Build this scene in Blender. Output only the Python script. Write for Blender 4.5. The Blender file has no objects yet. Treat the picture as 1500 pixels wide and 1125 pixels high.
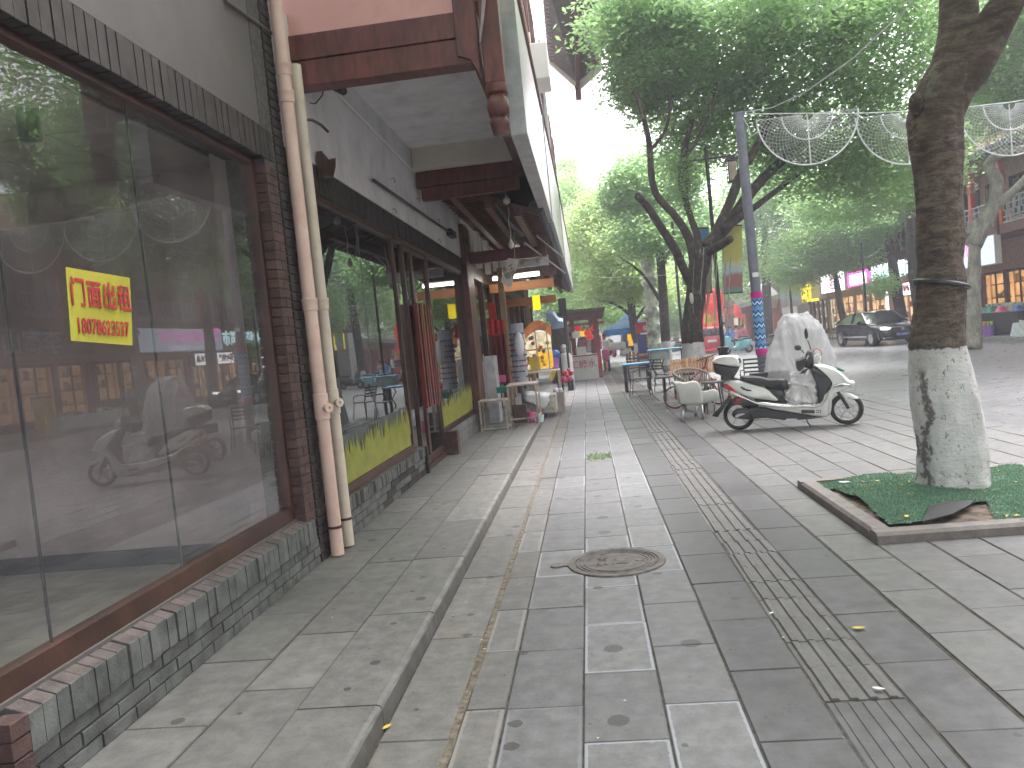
import bpy, bmesh, math, random
import numpy as np
from mathutils import Vector, Matrix
random.seed(7); np.random.seed(7)
R = math.radians
HAZE = .0032
SC = bpy.context.scene
COL = SC.collection
# ------------------------------------------------------------------ camera
EYE = 1.6; FPX = 1127.0; CXP, CYP = 750.0, 562.5
YAW, PITCH, ROLL = R(-5.832695781), R(-2.911297110), R(5.710593137)
FW = Vector((math.sin(YAW)*math.cos(PITCH), math.cos(YAW)*math.cos(PITCH), math.sin(PITCH)))
RT = Vector((math.cos(YAW), -math.sin(YAW), 0)); UP = RT.cross(FW)
cr, sr = math.cos(ROLL), math.sin(ROLL)
XR = RT*cr - UP*sr; YU = RT*sr + UP*cr
cam = bpy.data.cameras.new('camera'); cam.sensor_width = 36; cam.lens = 36*FPX/1500
cam.clip_start = .05; cam.clip_end = 2000
co = bpy.data.objects.new('camera', cam); COL.objects.link(co)
co.matrix_world = Matrix(((XR.x, YU.x, -FW.x, 0), (XR.y, YU.y, -FW.y, 0), (XR.z, YU.z, -FW.z, EYE), (0, 0, 0, 1)))
SC.camera = co
# ------------------------------------------------------------------ sky, sun, exposure
SUN_EL, SUN_AZ = 62, 40          # azimuth from +Y towards +X
w = bpy.data.worlds.new('World'); SC.world = w; w.use_nodes = True
nt = w.node_tree; nt.nodes.clear()
sk = nt.nodes.new('ShaderNodeTexSky'); sk.sky_type = 'NISHITA'; sk.sun_disc = False
sk.sun_elevation = R(SUN_EL); sk.sun_rotation = R(SUN_AZ); sk.dust_density = 4; sk.air_density = 1.2; sk.ozone_density = .6
hs = nt.nodes.new('ShaderNodeHueSaturation'); hs.inputs['Saturation'].default_value = .12
tint = nt.nodes.new('ShaderNodeMix'); tint.data_type = 'RGBA'; tint.blend_type = 'MULTIPLY'; tint.inputs[0].default_value = 1; tint.inputs[7].default_value = (1, .955, 1.01, 1)
bg = nt.nodes.new('ShaderNodeBackground'); bg.inputs[1].default_value = .15
wo = nt.nodes.new('ShaderNodeOutputWorld')
nt.links.new(sk.outputs[0], hs.inputs['Color']); nt.links.new(hs.outputs[0], tint.inputs[6]); nt.links.new(tint.outputs[2], bg.inputs[0]); nt.links.new(bg.outputs[0], wo.inputs[0])
sl = bpy.data.lights.new('sun', 'SUN'); sl.energy = 1.3; sl.angle = R(22); sl.color = (1, .95, .96)
so = bpy.data.objects.new('sun', sl); COL.objects.link(so)
so.rotation_euler = Vector((math.sin(R(SUN_AZ))*math.cos(R(SUN_EL)), math.cos(R(SUN_AZ))*math.cos(R(SUN_EL)), math.sin(R(SUN_EL)))).to_track_quat('Z', 'Y').to_euler()
SC.view_settings.view_transform = 'Standard'; SC.view_settings.look = 'None'
SC.view_settings.exposure = 2.4; SC.view_settings.gamma = 1; SC.view_settings.use_curve_mapping = False
SC.cycles.max_bounces = 8; SC.cycles.transparent_max_bounces = 16; SC.cycles.glossy_bounces = 4
SC.cycles.use_denoising = True
# ------------------------------------------------------------------ picture point -> place
def ray(px, py):
    dx, dy = px-CXP, py-CYP
    return FW*1.0 + RT*((dx*cr-dy*sr)/FPX) + UP*((-dx*sr-dy*cr)/FPX)
def G(px, py, z=0.0):
    d = ray(px, py); t = (z-EYE)/d.z; return Vector((d.x*t, d.y*t, z))
def AY(px, py, Y):
    d = ray(px, py); t = Y/d.y; return Vector((d.x*t, Y, EYE+d.z*t))
def AX(px, py, X):
    d = ray(px, py); t = X/d.x; return Vector((X, d.y*t, EYE+d.z*t))
# ------------------------------------------------------------------ materials
def NN(nt, t, **k):
    n = nt.nodes.new(t)
    for a, b in k.items(): setattr(n, a, b)
    return n
def mth(nt, op, a, b=None, clamp=False):
    n = nt.nodes.new('ShaderNodeMath'); n.operation = op; n.use_clamp = clamp
    for i, v in enumerate((a, b)):
        if v is None: continue
        if isinstance(v, (int, float)): n.inputs[i].default_value = v
        else: nt.links.new(v, n.inputs[i])
    return n.outputs[0]
def mixc(nt, f, a, b, mode='MIX'):
    n = nt.nodes.new('ShaderNodeMix'); n.data_type = 'RGBA'; n.blend_type = mode
    if isinstance(f, (int, float)): n.inputs[0].default_value = f
    else: nt.links.new(f, n.inputs[0])
    for i, v in ((6, a), (7, b)):
        if isinstance(v, (tuple, list)): n.inputs[i].default_value = (*v[:3], 1)
        else: nt.links.new(v, n.inputs[i])
    return n.outputs[2]
def smooth(nt, v, a, b):
    n = nt.nodes.new('ShaderNodeMapRange'); n.interpolation_type = 'SMOOTHSTEP'
    nt.links.new(v, n.inputs[0]); n.inputs[1].default_value = a; n.inputs[2].default_value = b
    return n.outputs[0]
def noise(nt, vec, scale, detail=5, rough=.6):
    n = nt.nodes.new('ShaderNodeTexNoise'); n.inputs['Scale'].default_value = scale
    n.inputs['Detail'].default_value = detail; n.inputs['Roughness'].default_value = rough
    nt.links.new(vec, n.inputs['Vector']); return n.outputs[0]
def newmat(name):
    m = bpy.data.materials.new(name); m.use_nodes = True; nt = m.node_tree
    return m, nt, nt.nodes['Principled BSDF']
def mat(name, col, rough=.6, var=.12, scale=5, bump=.15, metal=0, rand=0, emis=0, dirt=None, dirt_amt=.5, dirt_scale=2.5, alpha=1, stretch=None, spec=None, bscale=None, world=True):
    m, nt, P = newmat(name)
    if world: vec = NN(nt, 'ShaderNodeNewGeometry').outputs['Position']
    else: vec = NN(nt, 'ShaderNodeTexCoord').outputs['Object']
    if stretch:
        mp = NN(nt, 'ShaderNodeMapping'); nt.links.new(vec, mp.inputs[0]); mp.inputs['Scale'].default_value = stretch; vec = mp.outputs[0]
    n1 = noise(nt, vec, scale, 6)
    lo = tuple(max(0, c*(1-var*1.6)) for c in col); hi = tuple(min(1, c*(1+var*1.6)) for c in col)
    c = mixc(nt, smooth(nt, n1, .3, .7), lo, hi)
    if dirt:
        n2 = noise(nt, vec, dirt_scale, 8, .7)
        c = mixc(nt, mth(nt, 'MULTIPLY', smooth(nt, n2, .45, .68), dirt_amt), c, dirt)
    if rand:
        r = NN(nt, 'ShaderNodeObjectInfo').outputs['Random']
        k = mth(nt, 'ADD', mth(nt, 'MULTIPLY', r, 2*rand), 1-rand)
        vm = NN(nt, 'ShaderNodeVectorMath', operation='SCALE'); nt.links.new(c, vm.inputs[0]); nt.links.new(k, vm.inputs['Scale']); c = vm.outputs[0]
    nt.links.new(c, P.inputs['Base Color'])
    P.inputs['Roughness'].default_value = rough; P.inputs['Metallic'].default_value = metal
    if spec is not None: P.inputs['Specular IOR Level'].default_value = spec
    if alpha < 1: P.inputs['Alpha'].default_value = alpha
    if bump:
        b = NN(nt, 'ShaderNodeBump'); b.inputs['Strength'].default_value = bump; b.inputs['Distance'].default_value = .01
        nt.links.new(noise(nt, vec, bscale or scale*12, 5), b.inputs['Height']); nt.links.new(b.outputs[0], P.inputs['Normal'])
    if emis:
        P.inputs['Emission Color'].default_value = (*col, 1); P.inputs['Emission Strength'].default_value = emis
    return m
def glass(name, tint=(.8, .85, .82), ior=1.8, rough=0.0, dirt=.04):
    m, nt, P = newmat(name); nt.nodes.remove(P); out = nt.nodes['Material Output']
    tr = NN(nt, 'ShaderNodeBsdfTransparent'); tr.inputs[0].default_value = (*tint, 1)
    gl = NN(nt, 'ShaderNodeBsdfGlossy'); gl.inputs['Roughness'].default_value = rough; gl.inputs[0].default_value = (.95, .97, 1, 1)
    df = NN(nt, 'ShaderNodeBsdfDiffuse'); df.inputs[0].default_value = (.5, .5, .48, 1)
    fr = NN(nt, 'ShaderNodeFresnel'); bf = NN(nt, 'ShaderNodeNewGeometry').outputs['Backfacing']
    nt.links.new(mth(nt, 'ADD', mth(nt, 'MULTIPLY', bf, 1/ior-ior), ior), fr.inputs[0])
    mx = NN(nt, 'ShaderNodeMixShader'); nt.links.new(fr.outputs[0], mx.inputs[0]); nt.links.new(tr.outputs[0], mx.inputs[1]); nt.links.new(gl.outputs[0], mx.inputs[2])
    m2 = NN(nt, 'ShaderNodeMixShader'); nt.links.new(mx.outputs[0], m2.inputs[1]); nt.links.new(df.outputs[0], m2.inputs[2])
    g = NN(nt, 'ShaderNodeNewGeometry'); f = mth(nt, 'MULTIPLY', smooth(nt, noise(nt, g.outputs['Position'], 1.6, 9, .7), .35, .75), dirt*2)
    nt.links.new(f, m2.inputs[0]); nt.links.new(m2.outputs[0], out.inputs[0])
    return m
def leafmat(name, col, col2, trans=.35):
    m, nt, P = newmat(name); nt.nodes.remove(P); out = nt.nodes['Material Output']
    g = NN(nt, 'ShaderNodeNewGeometry'); r = g.outputs['Random Per Island']
    big = smooth(nt, noise(nt, g.outputs['Position'], .55, 3), .3, .7)
    f = mth(nt, 'ADD', mth(nt, 'MULTIPLY', r, .55), mth(nt, 'MULTIPLY', big, .45))
    c = mixc(nt, f, col, col2)
    P = NN(nt, 'ShaderNodeBsdfPrincipled'); nt.links.new(c, P.inputs['Base Color']); P.inputs['Roughness'].default_value = .45
    t = NN(nt, 'ShaderNodeBsdfTranslucent')
    c2 = mixc(nt, .5, c, (.24, .38, .13)); vs2 = NN(nt, 'ShaderNodeVectorMath', operation='SCALE'); nt.links.new(c2, vs2.inputs[0]); vs2.inputs['Scale'].default_value = 2.15; nt.links.new(vs2.outputs[0], t.inputs[0])
    mx = NN(nt, 'ShaderNodeMixShader'); mx.inputs[0].default_value = trans
    nt.links.new(P.outputs[0], mx.inputs[1]); nt.links.new(t.outputs[0], mx.inputs[2]); nt.links.new(mx.outputs[0], out.inputs[0])
    return m
def emit(name, col, st, lo=.75, scale=2.0):
    m, nt, P = newmat(name); nt.nodes.remove(P); out = nt.nodes['Material Output']
    g = NN(nt, 'ShaderNodeNewGeometry'); n = noise(nt, g.outputs['Position'], scale, 4)
    st *= .72; e = NN(nt, 'ShaderNodeEmission'); nt.links.new(mixc(nt, smooth(nt, n, .3, .7), tuple(c*lo for c in col), col), e.inputs[0]); e.inputs[1].default_value = st
    nt.links.new(e.outputs[0], out.inputs[0]); return m
# paving stones: rough face, gum spots, mortar smeared along the edges, per stone tone
def slabmat(name, col, rough=.6, edge=None, edge_w=.018, size=(.33, .62), bump=.35, spread=.12, spots=1.0, stain=.25, warm=(.14, .12, .10)):
    m, nt, P = newmat(name)
    pos = NN(nt, 'ShaderNodeNewGeometry').outputs['Position']
    fine = noise(nt, pos, 170, 3); mid = noise(nt, pos, 9, 8, .7); big = noise(nt, pos, 1.3, 6, .65)
    c = mixc(nt, smooth(nt, mid, .3, .72), tuple(v*.66 for v in col), tuple(v*1.30 for v in col))
    c = mixc(nt, mth(nt, 'MULTIPLY', smooth(nt, fine, .42, .72), .45), c, tuple(v*1.5 for v in col))
    c = mixc(nt, mth(nt, 'MULTIPLY', smooth(nt, big, .5, .72), stain), c, warm)
    oi = NN(nt, 'ShaderNodeObjectInfo').outputs['Random']
    if size:
        gen = NN(nt, 'ShaderNodeTexCoord').outputs['Generated']
        sp = NN(nt, 'ShaderNodeSeparateXYZ'); nt.links.new(gen, sp.inputs[0])
        def ed(o, L): return mth(nt, 'MULTIPLY', mth(nt, 'SUBTRACT', .5, mth(nt, 'ABSOLUTE', mth(nt, 'SUBTRACT', o, .5))), L)
        d = mth(nt, 'MINIMUM', ed(sp.outputs[0], size[0]), ed(sp.outputs[1], size[1]))
        wob = mth(nt, 'MULTIPLY', mth(nt, 'SUBTRACT', noise(nt, pos, 26, 4, .7), .5), edge_w*1.3)
        d2 = mth(nt, 'ADD', d, wob)
        if edge:
            # how much smear a stone shows varies from stone to stone
            low = noise(nt, pos, .9, 3)
            k = mth(nt, 'MULTIPLY', smooth(nt, d2, edge_w*1.1, edge_w*.8), smooth(nt, mth(nt, 'ADD', mth(nt, 'MULTIPLY', oi, .7), mth(nt, 'MULTIPLY', low, .9)), .70, 1.0))
            c = mixc(nt, mth(nt, 'MULTIPLY', k, .8), c, edge)
        dk = smooth(nt, d, .006, .0)
        c = mixc(nt, mth(nt, 'MULTIPLY', dk, .6), c, (.05, .042, .035))
    if spots:
        vo = NN(nt, 'ShaderNodeTexVoronoi'); vo.voronoi_dimensions = '2D'; vo.inputs['Scale'].default_value = 2.6; nt.links.new(pos, vo.inputs['Vector'])
        wn = mth(nt, 'ADD', vo.outputs['Distance'], mth(nt, 'MULTIPLY', mth(nt, 'SUBTRACT', noise(nt, pos, 40, 3), .5), .05))
        sp2 = NN(nt, 'ShaderNodeSeparateColor'); nt.links.new(vo.outputs['Color'], sp2.inputs[0])
        rad = mth(nt, 'MULTIPLY', mth(nt, 'POWER', sp2.outputs[0], 2.5), .125*spots)
        k = mth(nt, 'LESS_THAN', wn, rad)
        c = mixc(nt, mth(nt, 'MULTIPLY', k, .72), c, (.03, .028, .026))
    dmp = smooth(nt, noise(nt, pos, .75, 7, .62), .60, .66); c = mixc(nt, mth(nt, 'MULTIPLY', dmp, .38), c, (.05, .046, .042))
    kk = mth(nt, 'ADD', mth(nt, 'MULTIPLY', oi, 2*spread), 1-spread)
    vm = NN(nt, 'ShaderNodeVectorMath', operation='SCALE'); nt.links.new(c, vm.inputs[0]); nt.links.new(kk, vm.inputs['Scale'])
    nt.links.new(vm.outputs[0], P.inputs['Base Color'])
    rr = mth(nt, 'ADD', mth(nt, 'MULTIPLY', mth(nt, 'SUBTRACT', mid, .5), .12), rough); nt.links.new(rr, P.inputs['Roughness'])
    b = NN(nt, 'ShaderNodeBump'); b.inputs['Strength'].default_value = bump; b.inputs['Distance'].default_value = .004
    hh = mth(nt, 'ADD', fine, mth(nt, 'MULTIPLY', mid, 2)); nt.links.new(hh, b.inputs['Height']); nt.links.new(b.outputs[0], P.inputs['Normal'])
    return m
# ------------------------------------------------------------------ mesh builder
WL = {}
class M:
    def __init__(s): s.v = []; s.f = []; s.m = []
    def add(s, vs, fs, m=0):
        b = len(s.v); s.v += [tuple(v) for v in vs]; s.f += [tuple(b+i for i in f) for f in fs]; s.m += [m]*len(fs); return s
    def box(s, x0, x1, y0, y1, z0, z1, m=0):
        return s.add([(x0,y0,z0),(x1,y0,z0),(x1,y1,z0),(x0,y1,z0),(x0,y0,z1),(x1,y0,z1),(x1,y1,z1),(x0,y1,z1)],
                     [(0,3,2,1),(4,5,6,7),(0,1,5,4),(1,2,6,5),(2,3,7,6),(3,0,4,7)], m)
    def obox(s, c, sz, mtx=None, m=0):
        a, b, d = sz[0]/2, sz[1]/2, sz[2]/2; k = M().box(-a, a, -b, b, -d, d)
        mtx = mtx or Matrix(); c = Vector(c)
        return s.add([c + (mtx.to_3x3() @ Vector(v)) for v in k.v], k.f, m)
    def bar(s, p, q, w, t=None, m=0, up=(0, 0, 1)):
        p, q = Vector(p), Vector(q); d = (q-p); L = d.length
        if L < 1e-6: return s
        d.normalize(); u = Vector(up)
        if abs(d.dot(u)) > .98: u = Vector((1, 0, 0))
        x = d.cross(u).normalized(); y = x.cross(d); t = t or w
        mt = Matrix((x, y, d)).transposed()
        return s.obox((p+q)/2, (w, t, L), mt, m)
    def tube(s, pts, r, n=8, m=0, caps=True, wob=0, flat=1.0):
        pts = [Vector(p) for p in pts]; N = len(pts); rs = r if isinstance(r, (list, tuple)) else [r]*N
        b = len(s.v); ref = None
        for i, p in enumerate(pts):
            d = (pts[min(i+1, N-1)] - pts[max(i-1, 0)]);
            if d.length < 1e-9: d = Vector((0, 0, 1))
            d.normalize()
            if ref is None: ref = Vector((1, 0, 0)) if abs(d.x) < .8 else Vector((0, 1, 0))
            x = (ref - d*ref.dot(d)).normalized(); y = d.cross(x); ref = x
            for k in range(n):
                a = 2*math.pi*k/n; rr = rs[i]*(1+(random.uniform(-wob, wob) if wob else 0))
                s.v.append(tuple(p + x*math.cos(a)*rr + y*math.sin(a)*rr*flat))
        for i in range(N-1):
            for k in range(n):
                k2 = (k+1) % n
                s.f.append((b+i*n+k, b+i*n+k2, b+(i+1)*n+k2, b+(i+1)*n+k)); s.m.append(m)
        if caps:
            s.f.append(tuple(b+k for k in range(n))[::-1]); s.f.append(tuple(b+(N-1)*n+k for k in range(n))); s.m += [m, m]
        return s
    def lathe(s, c, prof, n=16, m=0, axis='Z', mt=None):
        b = len(s.v); c = Vector(c)
        for (r, z) in prof:
            for k in range(n):
                a = 2*math.pi*k/n; v = Vector((r*math.cos(a), r*math.sin(a), z))
                if axis == 'Y': v = Vector((v.x, v.z, v.y))
                if axis == 'X': v = Vector((v.z, v.x, v.y))
                if mt: v = mt @ v
                s.v.append(tuple(c+v))
        for i in range(len(prof)-1):
            for k in range(n):
                k2 = (k+1) % n; s.f.append((b+i*n+k, b+i*n+k2, b+(i+1)*n+k2, b+(i+1)*n+k)); s.m.append(m)
        ring = prof[0] == prof[-1]
        if prof[0][0] > 1e-4 and not ring: s.f.append(tuple(b+k for k in range(n))[::-1]); s.m.append(m)
        if prof[-1][0] > 1e-4 and not ring: s.f.append(tuple(b+(len(prof)-1)*n+k for k in range(n))); s.m.append(m)
        return s
    def sph(s, c, r, n=12, m=0):
        r = (r, r, r) if isinstance(r, (int, float)) else r; k = n//2
        t = M().lathe((0, 0, 0), [(max(math.sin(math.pi*i/k), 1e-3), -math.cos(math.pi*i/k)) for i in range(k+1)], n)
        return s.add([(c[0]+v[0]*r[0], c[1]+v[1]*r[1], c[2]+v[2]*r[2]) for v in t.v], t.f, m)
    def prism(s, poly, off, m=0):
        off = Vector(off); n = len(poly); a = [Vector(p) for p in poly]
        return s.add(a+[p+off for p in a], [tuple(range(n))[::-1], tuple(range(n, 2*n))]+[(i, (i+1) % n, n+(i+1) % n, n+i) for i in range(n)], m)
    def puff(s, poly, nrm, w, m=0, prof=((-.5, .80), (-.40, .95), (-.2, 1), (.2, 1), (.40, .95), (.5, .80)), c=None):
        """outline in a plane, given width w along nrm with rounded shoulders"""
        P = [Vector(p) for p in poly]; n = len(P); nrm = Vector(nrm).normalized()
        c = Vector(c) if c is not None else sum(P, Vector())/n; b = len(s.v)
        for (t, k) in prof:
            for p in P: s.v.append(tuple(c+(p-c)*k+nrm*(t*w)))
        for i in range(len(prof)-1):
            for j in range(n):
                j2 = (j+1) % n; s.f.append((b+i*n+j, b+i*n+j2, b+(i+1)*n+j2, b+(i+1)*n+j)); s.m.append(m)
        s.f.append(tuple(b+j for j in range(n))[::-1]); s.f.append(tuple(b+(len(prof)-1)*n+j for j in range(n))); s.m += [m, m]
        return s
    def quad(s, a, b, c, d, m=0): return s.add([a, b, c, d], [(0, 1, 2, 3)], m)
    def mesh(s, name, mats, smooth=False, off=Vector((0, 0, 0))):
        me = bpy.data.meshes.new(name)
        me.from_pydata([(v[0]-off.x, v[1]-off.y, v[2]-off.z) for v in s.v], [], s.f)
        for mm in (mats if isinstance(mats, (list, tuple)) else [mats]): me.materials.append(mm)
        if len(me.materials) > 1: me.polygons.foreach_set('material_index', s.m)
        if smooth: me.polygons.foreach_set('use_smooth', [True]*len(me.polygons))
        me.update(); return me
    def build(s, name, mats, parent=None, smooth=False, label=None, cat=None, group=None, kind=None, bevel=0, origin=None, auto=None, subd=0):
        if origin is None:
            a = np.array(s.v); lo, hi = a.min(0), a.max(0); origin = Vector(((lo[0]+hi[0])/2, (lo[1]+hi[1])/2, lo[2]))
        origin = Vector(origin)
        me = s.mesh(name, mats, smooth, origin)
        o = bpy.data.objects.new(name, me); COL.objects.link(o); WL[o.name] = origin
        if parent is not None: o.parent = parent; o.location = origin - WL[parent.name]
        else: o.location = origin
        if bevel:
            b = o.modifiers.new('bevel', 'BEVEL'); b.width = bevel; b.segments = 2; b.limit_method = 'ANGLE'
        if subd:
            b = o.modifiers.new('sub', 'SUBSURF'); b.levels = subd; b.render_levels = subd
        if smooth and auto:
            me.set_sharp_from_angle(angle=R(auto))
        tag(o, label, cat, group, kind); return o
def tag(o, label=None, cat=None, group=None, kind=None):
    if label: o['label'] = label
    if cat: o['category'] = cat
    if group: o['group'] = group
    if kind: o['kind'] = kind
    return o
def thing(name, label, cat, loc=(0, 0, 0), group=None):
    o = bpy.data.objects.new(name, None); COL.objects.link(o); o.location = loc; WL[o.name] = Vector(loc)
    o.empty_display_size = .1
    return tag(o, label, cat, group)
def inst(name, me, loc, parent=None, rot=(0, 0, 0), scale=None, kind=None):
    """another object on a shared mesh"""
    o = bpy.data.objects.new(name, me); COL.objects.link(o); loc = Vector(loc); WL[o.name] = loc
    if parent is not None: o.parent = parent; o.location = loc - WL[parent.name]
    else: o.location = loc
    o.rotation_euler = rot
    if scale: o.scale = scale
    if kind: o['kind'] = kind
    return o
def copy_tree(o, parent=None):
    c = o.copy(); COL.objects.link(c); c.parent = parent; WL[c.name] = WL.get(o.name, Vector())
    for ch in list(o.children): copy_tree(ch, c)
    return c
def place(src, loc, rz=0, label=None, scale=None, group=None, first=False):
    c = src if first else copy_tree(src)
    c.location = loc; c.rotation_euler = (0, 0, rz)
    if scale: c.scale = (scale,)*3
    if label: c['label'] = label
    if group: c['group'] = group
    return c
def text(name, body, size, mtx, material, parent=None, extrude=.002, bold=.0, align='CENTER', sx=1.0, **kw):
    cu = bpy.data.curves.new(name, 'FONT'); cu.body = body; cu.size = size; cu.extrude = extrude; cu.offset = bold
    cu.align_x = align; cu.align_y = 'CENTER'; cu.resolution_u = 3
    t = bpy.data.objects.new(name, cu); COL.objects.link(t)
    dg = bpy.context.evaluated_depsgraph_get(); me = bpy.data.meshes.new_from_object(t.evaluated_get(dg)); bpy.data.objects.remove(t)
    me.materials.clear(); me.materials.append(material)
    o = bpy.data.objects.new(name, me); COL.objects.link(o)
    mw = mtx @ Matrix.Diagonal((sx, 1, 1, 1))
    WL[o.name] = mw.translation.copy()
    if parent is not None:
        o.parent = parent; mw = Matrix.Translation(-WL[parent.name]) @ mw
    o.matrix_local = mw
    tag(o, **kw); return o
def frame_mtx(origin, xdir, zdir):
    """text plane: x along xdir, y up along zdir"""
    x = Vector(xdir).normalized(); y = Vector(zdir).normalized(); z = x.cross(y)
    m = Matrix((x, y, z)).transposed().to_4x4(); m.translation = Vector(origin); return m
# facing +X walls (left side) read along -Y?  looking at -X direction, right hand is +Y
def on_left(X, Y, Z): return frame_mtx((X, Y, Z), (0, 1, 0), (0, 0, 1))     # seen from +X side
def on_right(X, Y, Z): return frame_mtx((X, Y, Z), (0, -1, 0), (0, 0, 1))   # seen from -X side
def on_front(X, Y, Z): return frame_mtx((X, Y, Z), (1, 0, 0), (0, 0, 1))    # seen from -Y side
# ------------------------------------------------------------------ shared materials
m_concrete = mat('concrete', (.26, .26, .25), .85, dirt=(.15, .13, .11), scale=6)
m_plaster = mat('white_plaster', (.60, .60, .60), .8, var=.05, scale=3, dirt=(.36, .34, .32), dirt_amt=.45, bump=.1)
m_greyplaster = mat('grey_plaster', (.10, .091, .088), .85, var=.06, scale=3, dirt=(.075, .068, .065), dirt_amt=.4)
m_pink = mat('pink_plaster', (.60, .33, .30), .7, var=.06, dirt=(.42, .22, .20), dirt_amt=.4)
m_cream = mat('cream_paint', (.60, .56, .49), .7, var=.06, dirt=(.40, .37, .33))
m_redwood = mat('dark_red_painted_wood', (.115, .032, .027), .42, var=.25, scale=4, stretch=(4, 1, 1), dirt=(.07, .02, .015), dirt_amt=.5)
m_brownwood = mat('brown_wood', (.11, .045, .028), .45, var=.3, scale=5, stretch=(1, 5, 1), dirt=(.05, .025, .02))
m_frame = mat('stained_window_frame', (.05, .022, .015), .42, var=.25, scale=4, dirt=(.06, .025, .02), dirt_amt=.5)
m_brick_d = mat('dark_brick', (.033, .027, .025), .85, var=.25, scale=9, bump=.5, rand=.16, dirt=(.035, .031, .03), dirt_amt=.6)
m_brick_r = mat('reddish_brick', (.075, .042, .037), .85, var=.2, scale=9, bump=.5, rand=.12, dirt=(.06, .035, .03), dirt_amt=.5)
m_brick_g = mat('grey_green_brick', (.092, .099, .095), .8, var=.25, scale=7, bump=.5, rand=.14, dirt=(.155, .15, .14), dirt_amt=.45, dirt_scale=6)
m_mortar = mat('mortar', (.075, .07, .064), .95, var=.2, scale=20, bump=.4)
m_black = mat('black_plastic', (.02, .02, .022), .45, var=.2)
m_rubber = mat('black_rubber', (.022, .021, .02), .75, var=.25, dirt=(.06, .055, .05), dirt_amt=.5)
m_chrome = mat('chrome', (.6, .6, .6), .18, var=.05, metal=1, bump=0)
m_steel = mat('galvanised_steel', (.42, .43, .44), .4, metal=.8)
m_greymetal = mat('dark_grey_metal', (.09, .095, .10), .45, metal=.3, dirt=(.15, .13, .11), dirt_amt=.3)
m_whitepaint = mat('white_paint', (.62, .62, .60), .45, var=.05, dirt=(.42, .40, .36), dirt_amt=.4)
m_glass = glass('shop_glass')
m_glass_d = glass('dark_glass', (.25, .28, .28), 1.7)
# ================================================================== THE GROUND
m_ground = mat('bare_ground', (.13, .12, .11), .95, scale=.5)
m_bed = mat('joint_grit', (.062, .056, .05), .95, var=.35, scale=18, bump=.6, dirt=(.11, .092, .07), dirt_amt=.7, dirt_scale=1.2)
m_slabA = slabmat('rough_grey_stone', (.118, .119, .121), .50, edge=(.25, .265, .29), edge_w=.017, size=(.33, .61), spots=1.1)
m_slabS = slabmat('smooth_blue_grey_stone', (.084, .080, .087), .32, size=(.32, .61), bump=.05, spread=.14, spots=.8, stain=.12)
m_slabW = slabmat('pale_green_grey_stone', (.128, .127, .119), .62, size=(.35, .9), spots=.75, stain=.3, warm=(.115, .107, .09))
m_slabR = slabmat('warm_grey_stone', (.096, .096, .094), .48, size=(.32, .61), spots=.9, stain=.3)
m_tact = slabmat('worn_tactile_stone', (.082, .079, .076), .55, size=None, spots=0, spread=.07, stain=.1, warm=(.10, .092, .082))

ground = M().quad((-300, -80, -.06), (300, -80, -.06), (300, 900, -.06), (-300, 900, -.06)).build('ground', m_ground, kind='structure', origin=(0, 0, -.06))

def slab_mesh(name, w, l, t, bev, material, seed=0):
    rnd = random.Random(seed); w2, l2 = w/2, l/2
    def j(): return rnd.uniform(-.0015, .0015)
    q = [(-w2, -l2), (w2, -l2), (w2, l2), (-w2, l2)]
    v = [(x, y, -t) for x, y in q] + [(x+j(), y+j(), -bev) for x, y in q]
    # chipped corners: each top corner is two points
    top = []
    for i, (x, y) in enumerate(q):
        c = rnd.uniform(.003, .009); sx, sy = (1 if x < 0 else -1), (1 if y < 0 else -1)
        a = (x+sx*(bev+c), y+sy*bev, 0); b = (x+sx*bev, y+sy*(bev+c), 0)
        top += [b, a] if i in (0, 2) else [a, b]
    v += top
    f = [(0, 1, 5, 4), (1, 2, 6, 5), (2, 3, 7, 6), (3, 0, 4, 7), tuple(range(8, 16)),
         (4, 5, 10, 9), (5, 6, 12, 11), (6, 7, 14, 13), (7, 4, 8, 15), (4, 9, 8), (5, 11, 10), (6, 13, 12), (7, 15, 14)]
    m = M().add(v, f); return m.mesh(name, material)
def lay_columns(parent, cols, z, y_parts, y_end, name='paving_slab', maxn=300):
    """cols: (x0, x1, phase, length, material).  pieces one by one up to y_parts, one joined piece beyond"""
    rest = {}; n = 0
    for ci, (x0, x1, ph, L, mm) in enumerate(cols):
        meshes = [slab_mesh(name, x1-x0-.003, L-.005, .05, .004, mm, seed=ci*7+k) for k in range(3)]
        k0 = math.floor((.9-ph)/L)
        y = ph + k0*L
        while y < y_end:
            yc = y+L/2; xc = (x0+x1)/2
            if y < y_parts and n < maxn:
                o = inst(name, random.choice(meshes), (xc+random.uniform(-.0015, .0015), yc+random.uniform(-.002, .002), z+random.uniform(-.0022, .0015)), parent,
                         (random.uniform(-.0028, .0028), random.uniform(-.0035, .0035), random.uniform(-.0025, .0025)))
                n += 1
            else:
                mb = rest.setdefault(mm.name, (M(), mm))[0]; dz = random.uniform(-.002, .001)
                a, b, c, d = x0+.004, x1-.004, y+.004, y+L-.004
                mb.add([(a+.003, c+.003, z+dz), (b-.003, c+.003, z+dz), (b-.003, d-.003, z+dz), (a+.003, d-.003, z+dz), (a, c, z-.03), (b, c, z-.03), (b, d, z-.03), (a, d, z-.03)],
                       [(0, 1, 2, 3), (4, 5, 1, 0), (5, 6, 2, 1), (6, 7, 3, 2), (7, 4, 0, 3)])
            y += L
    for k, (mb, mm) in rest.items(): mb.build(name, mm, parent, kind='stuff')
    return n
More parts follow.
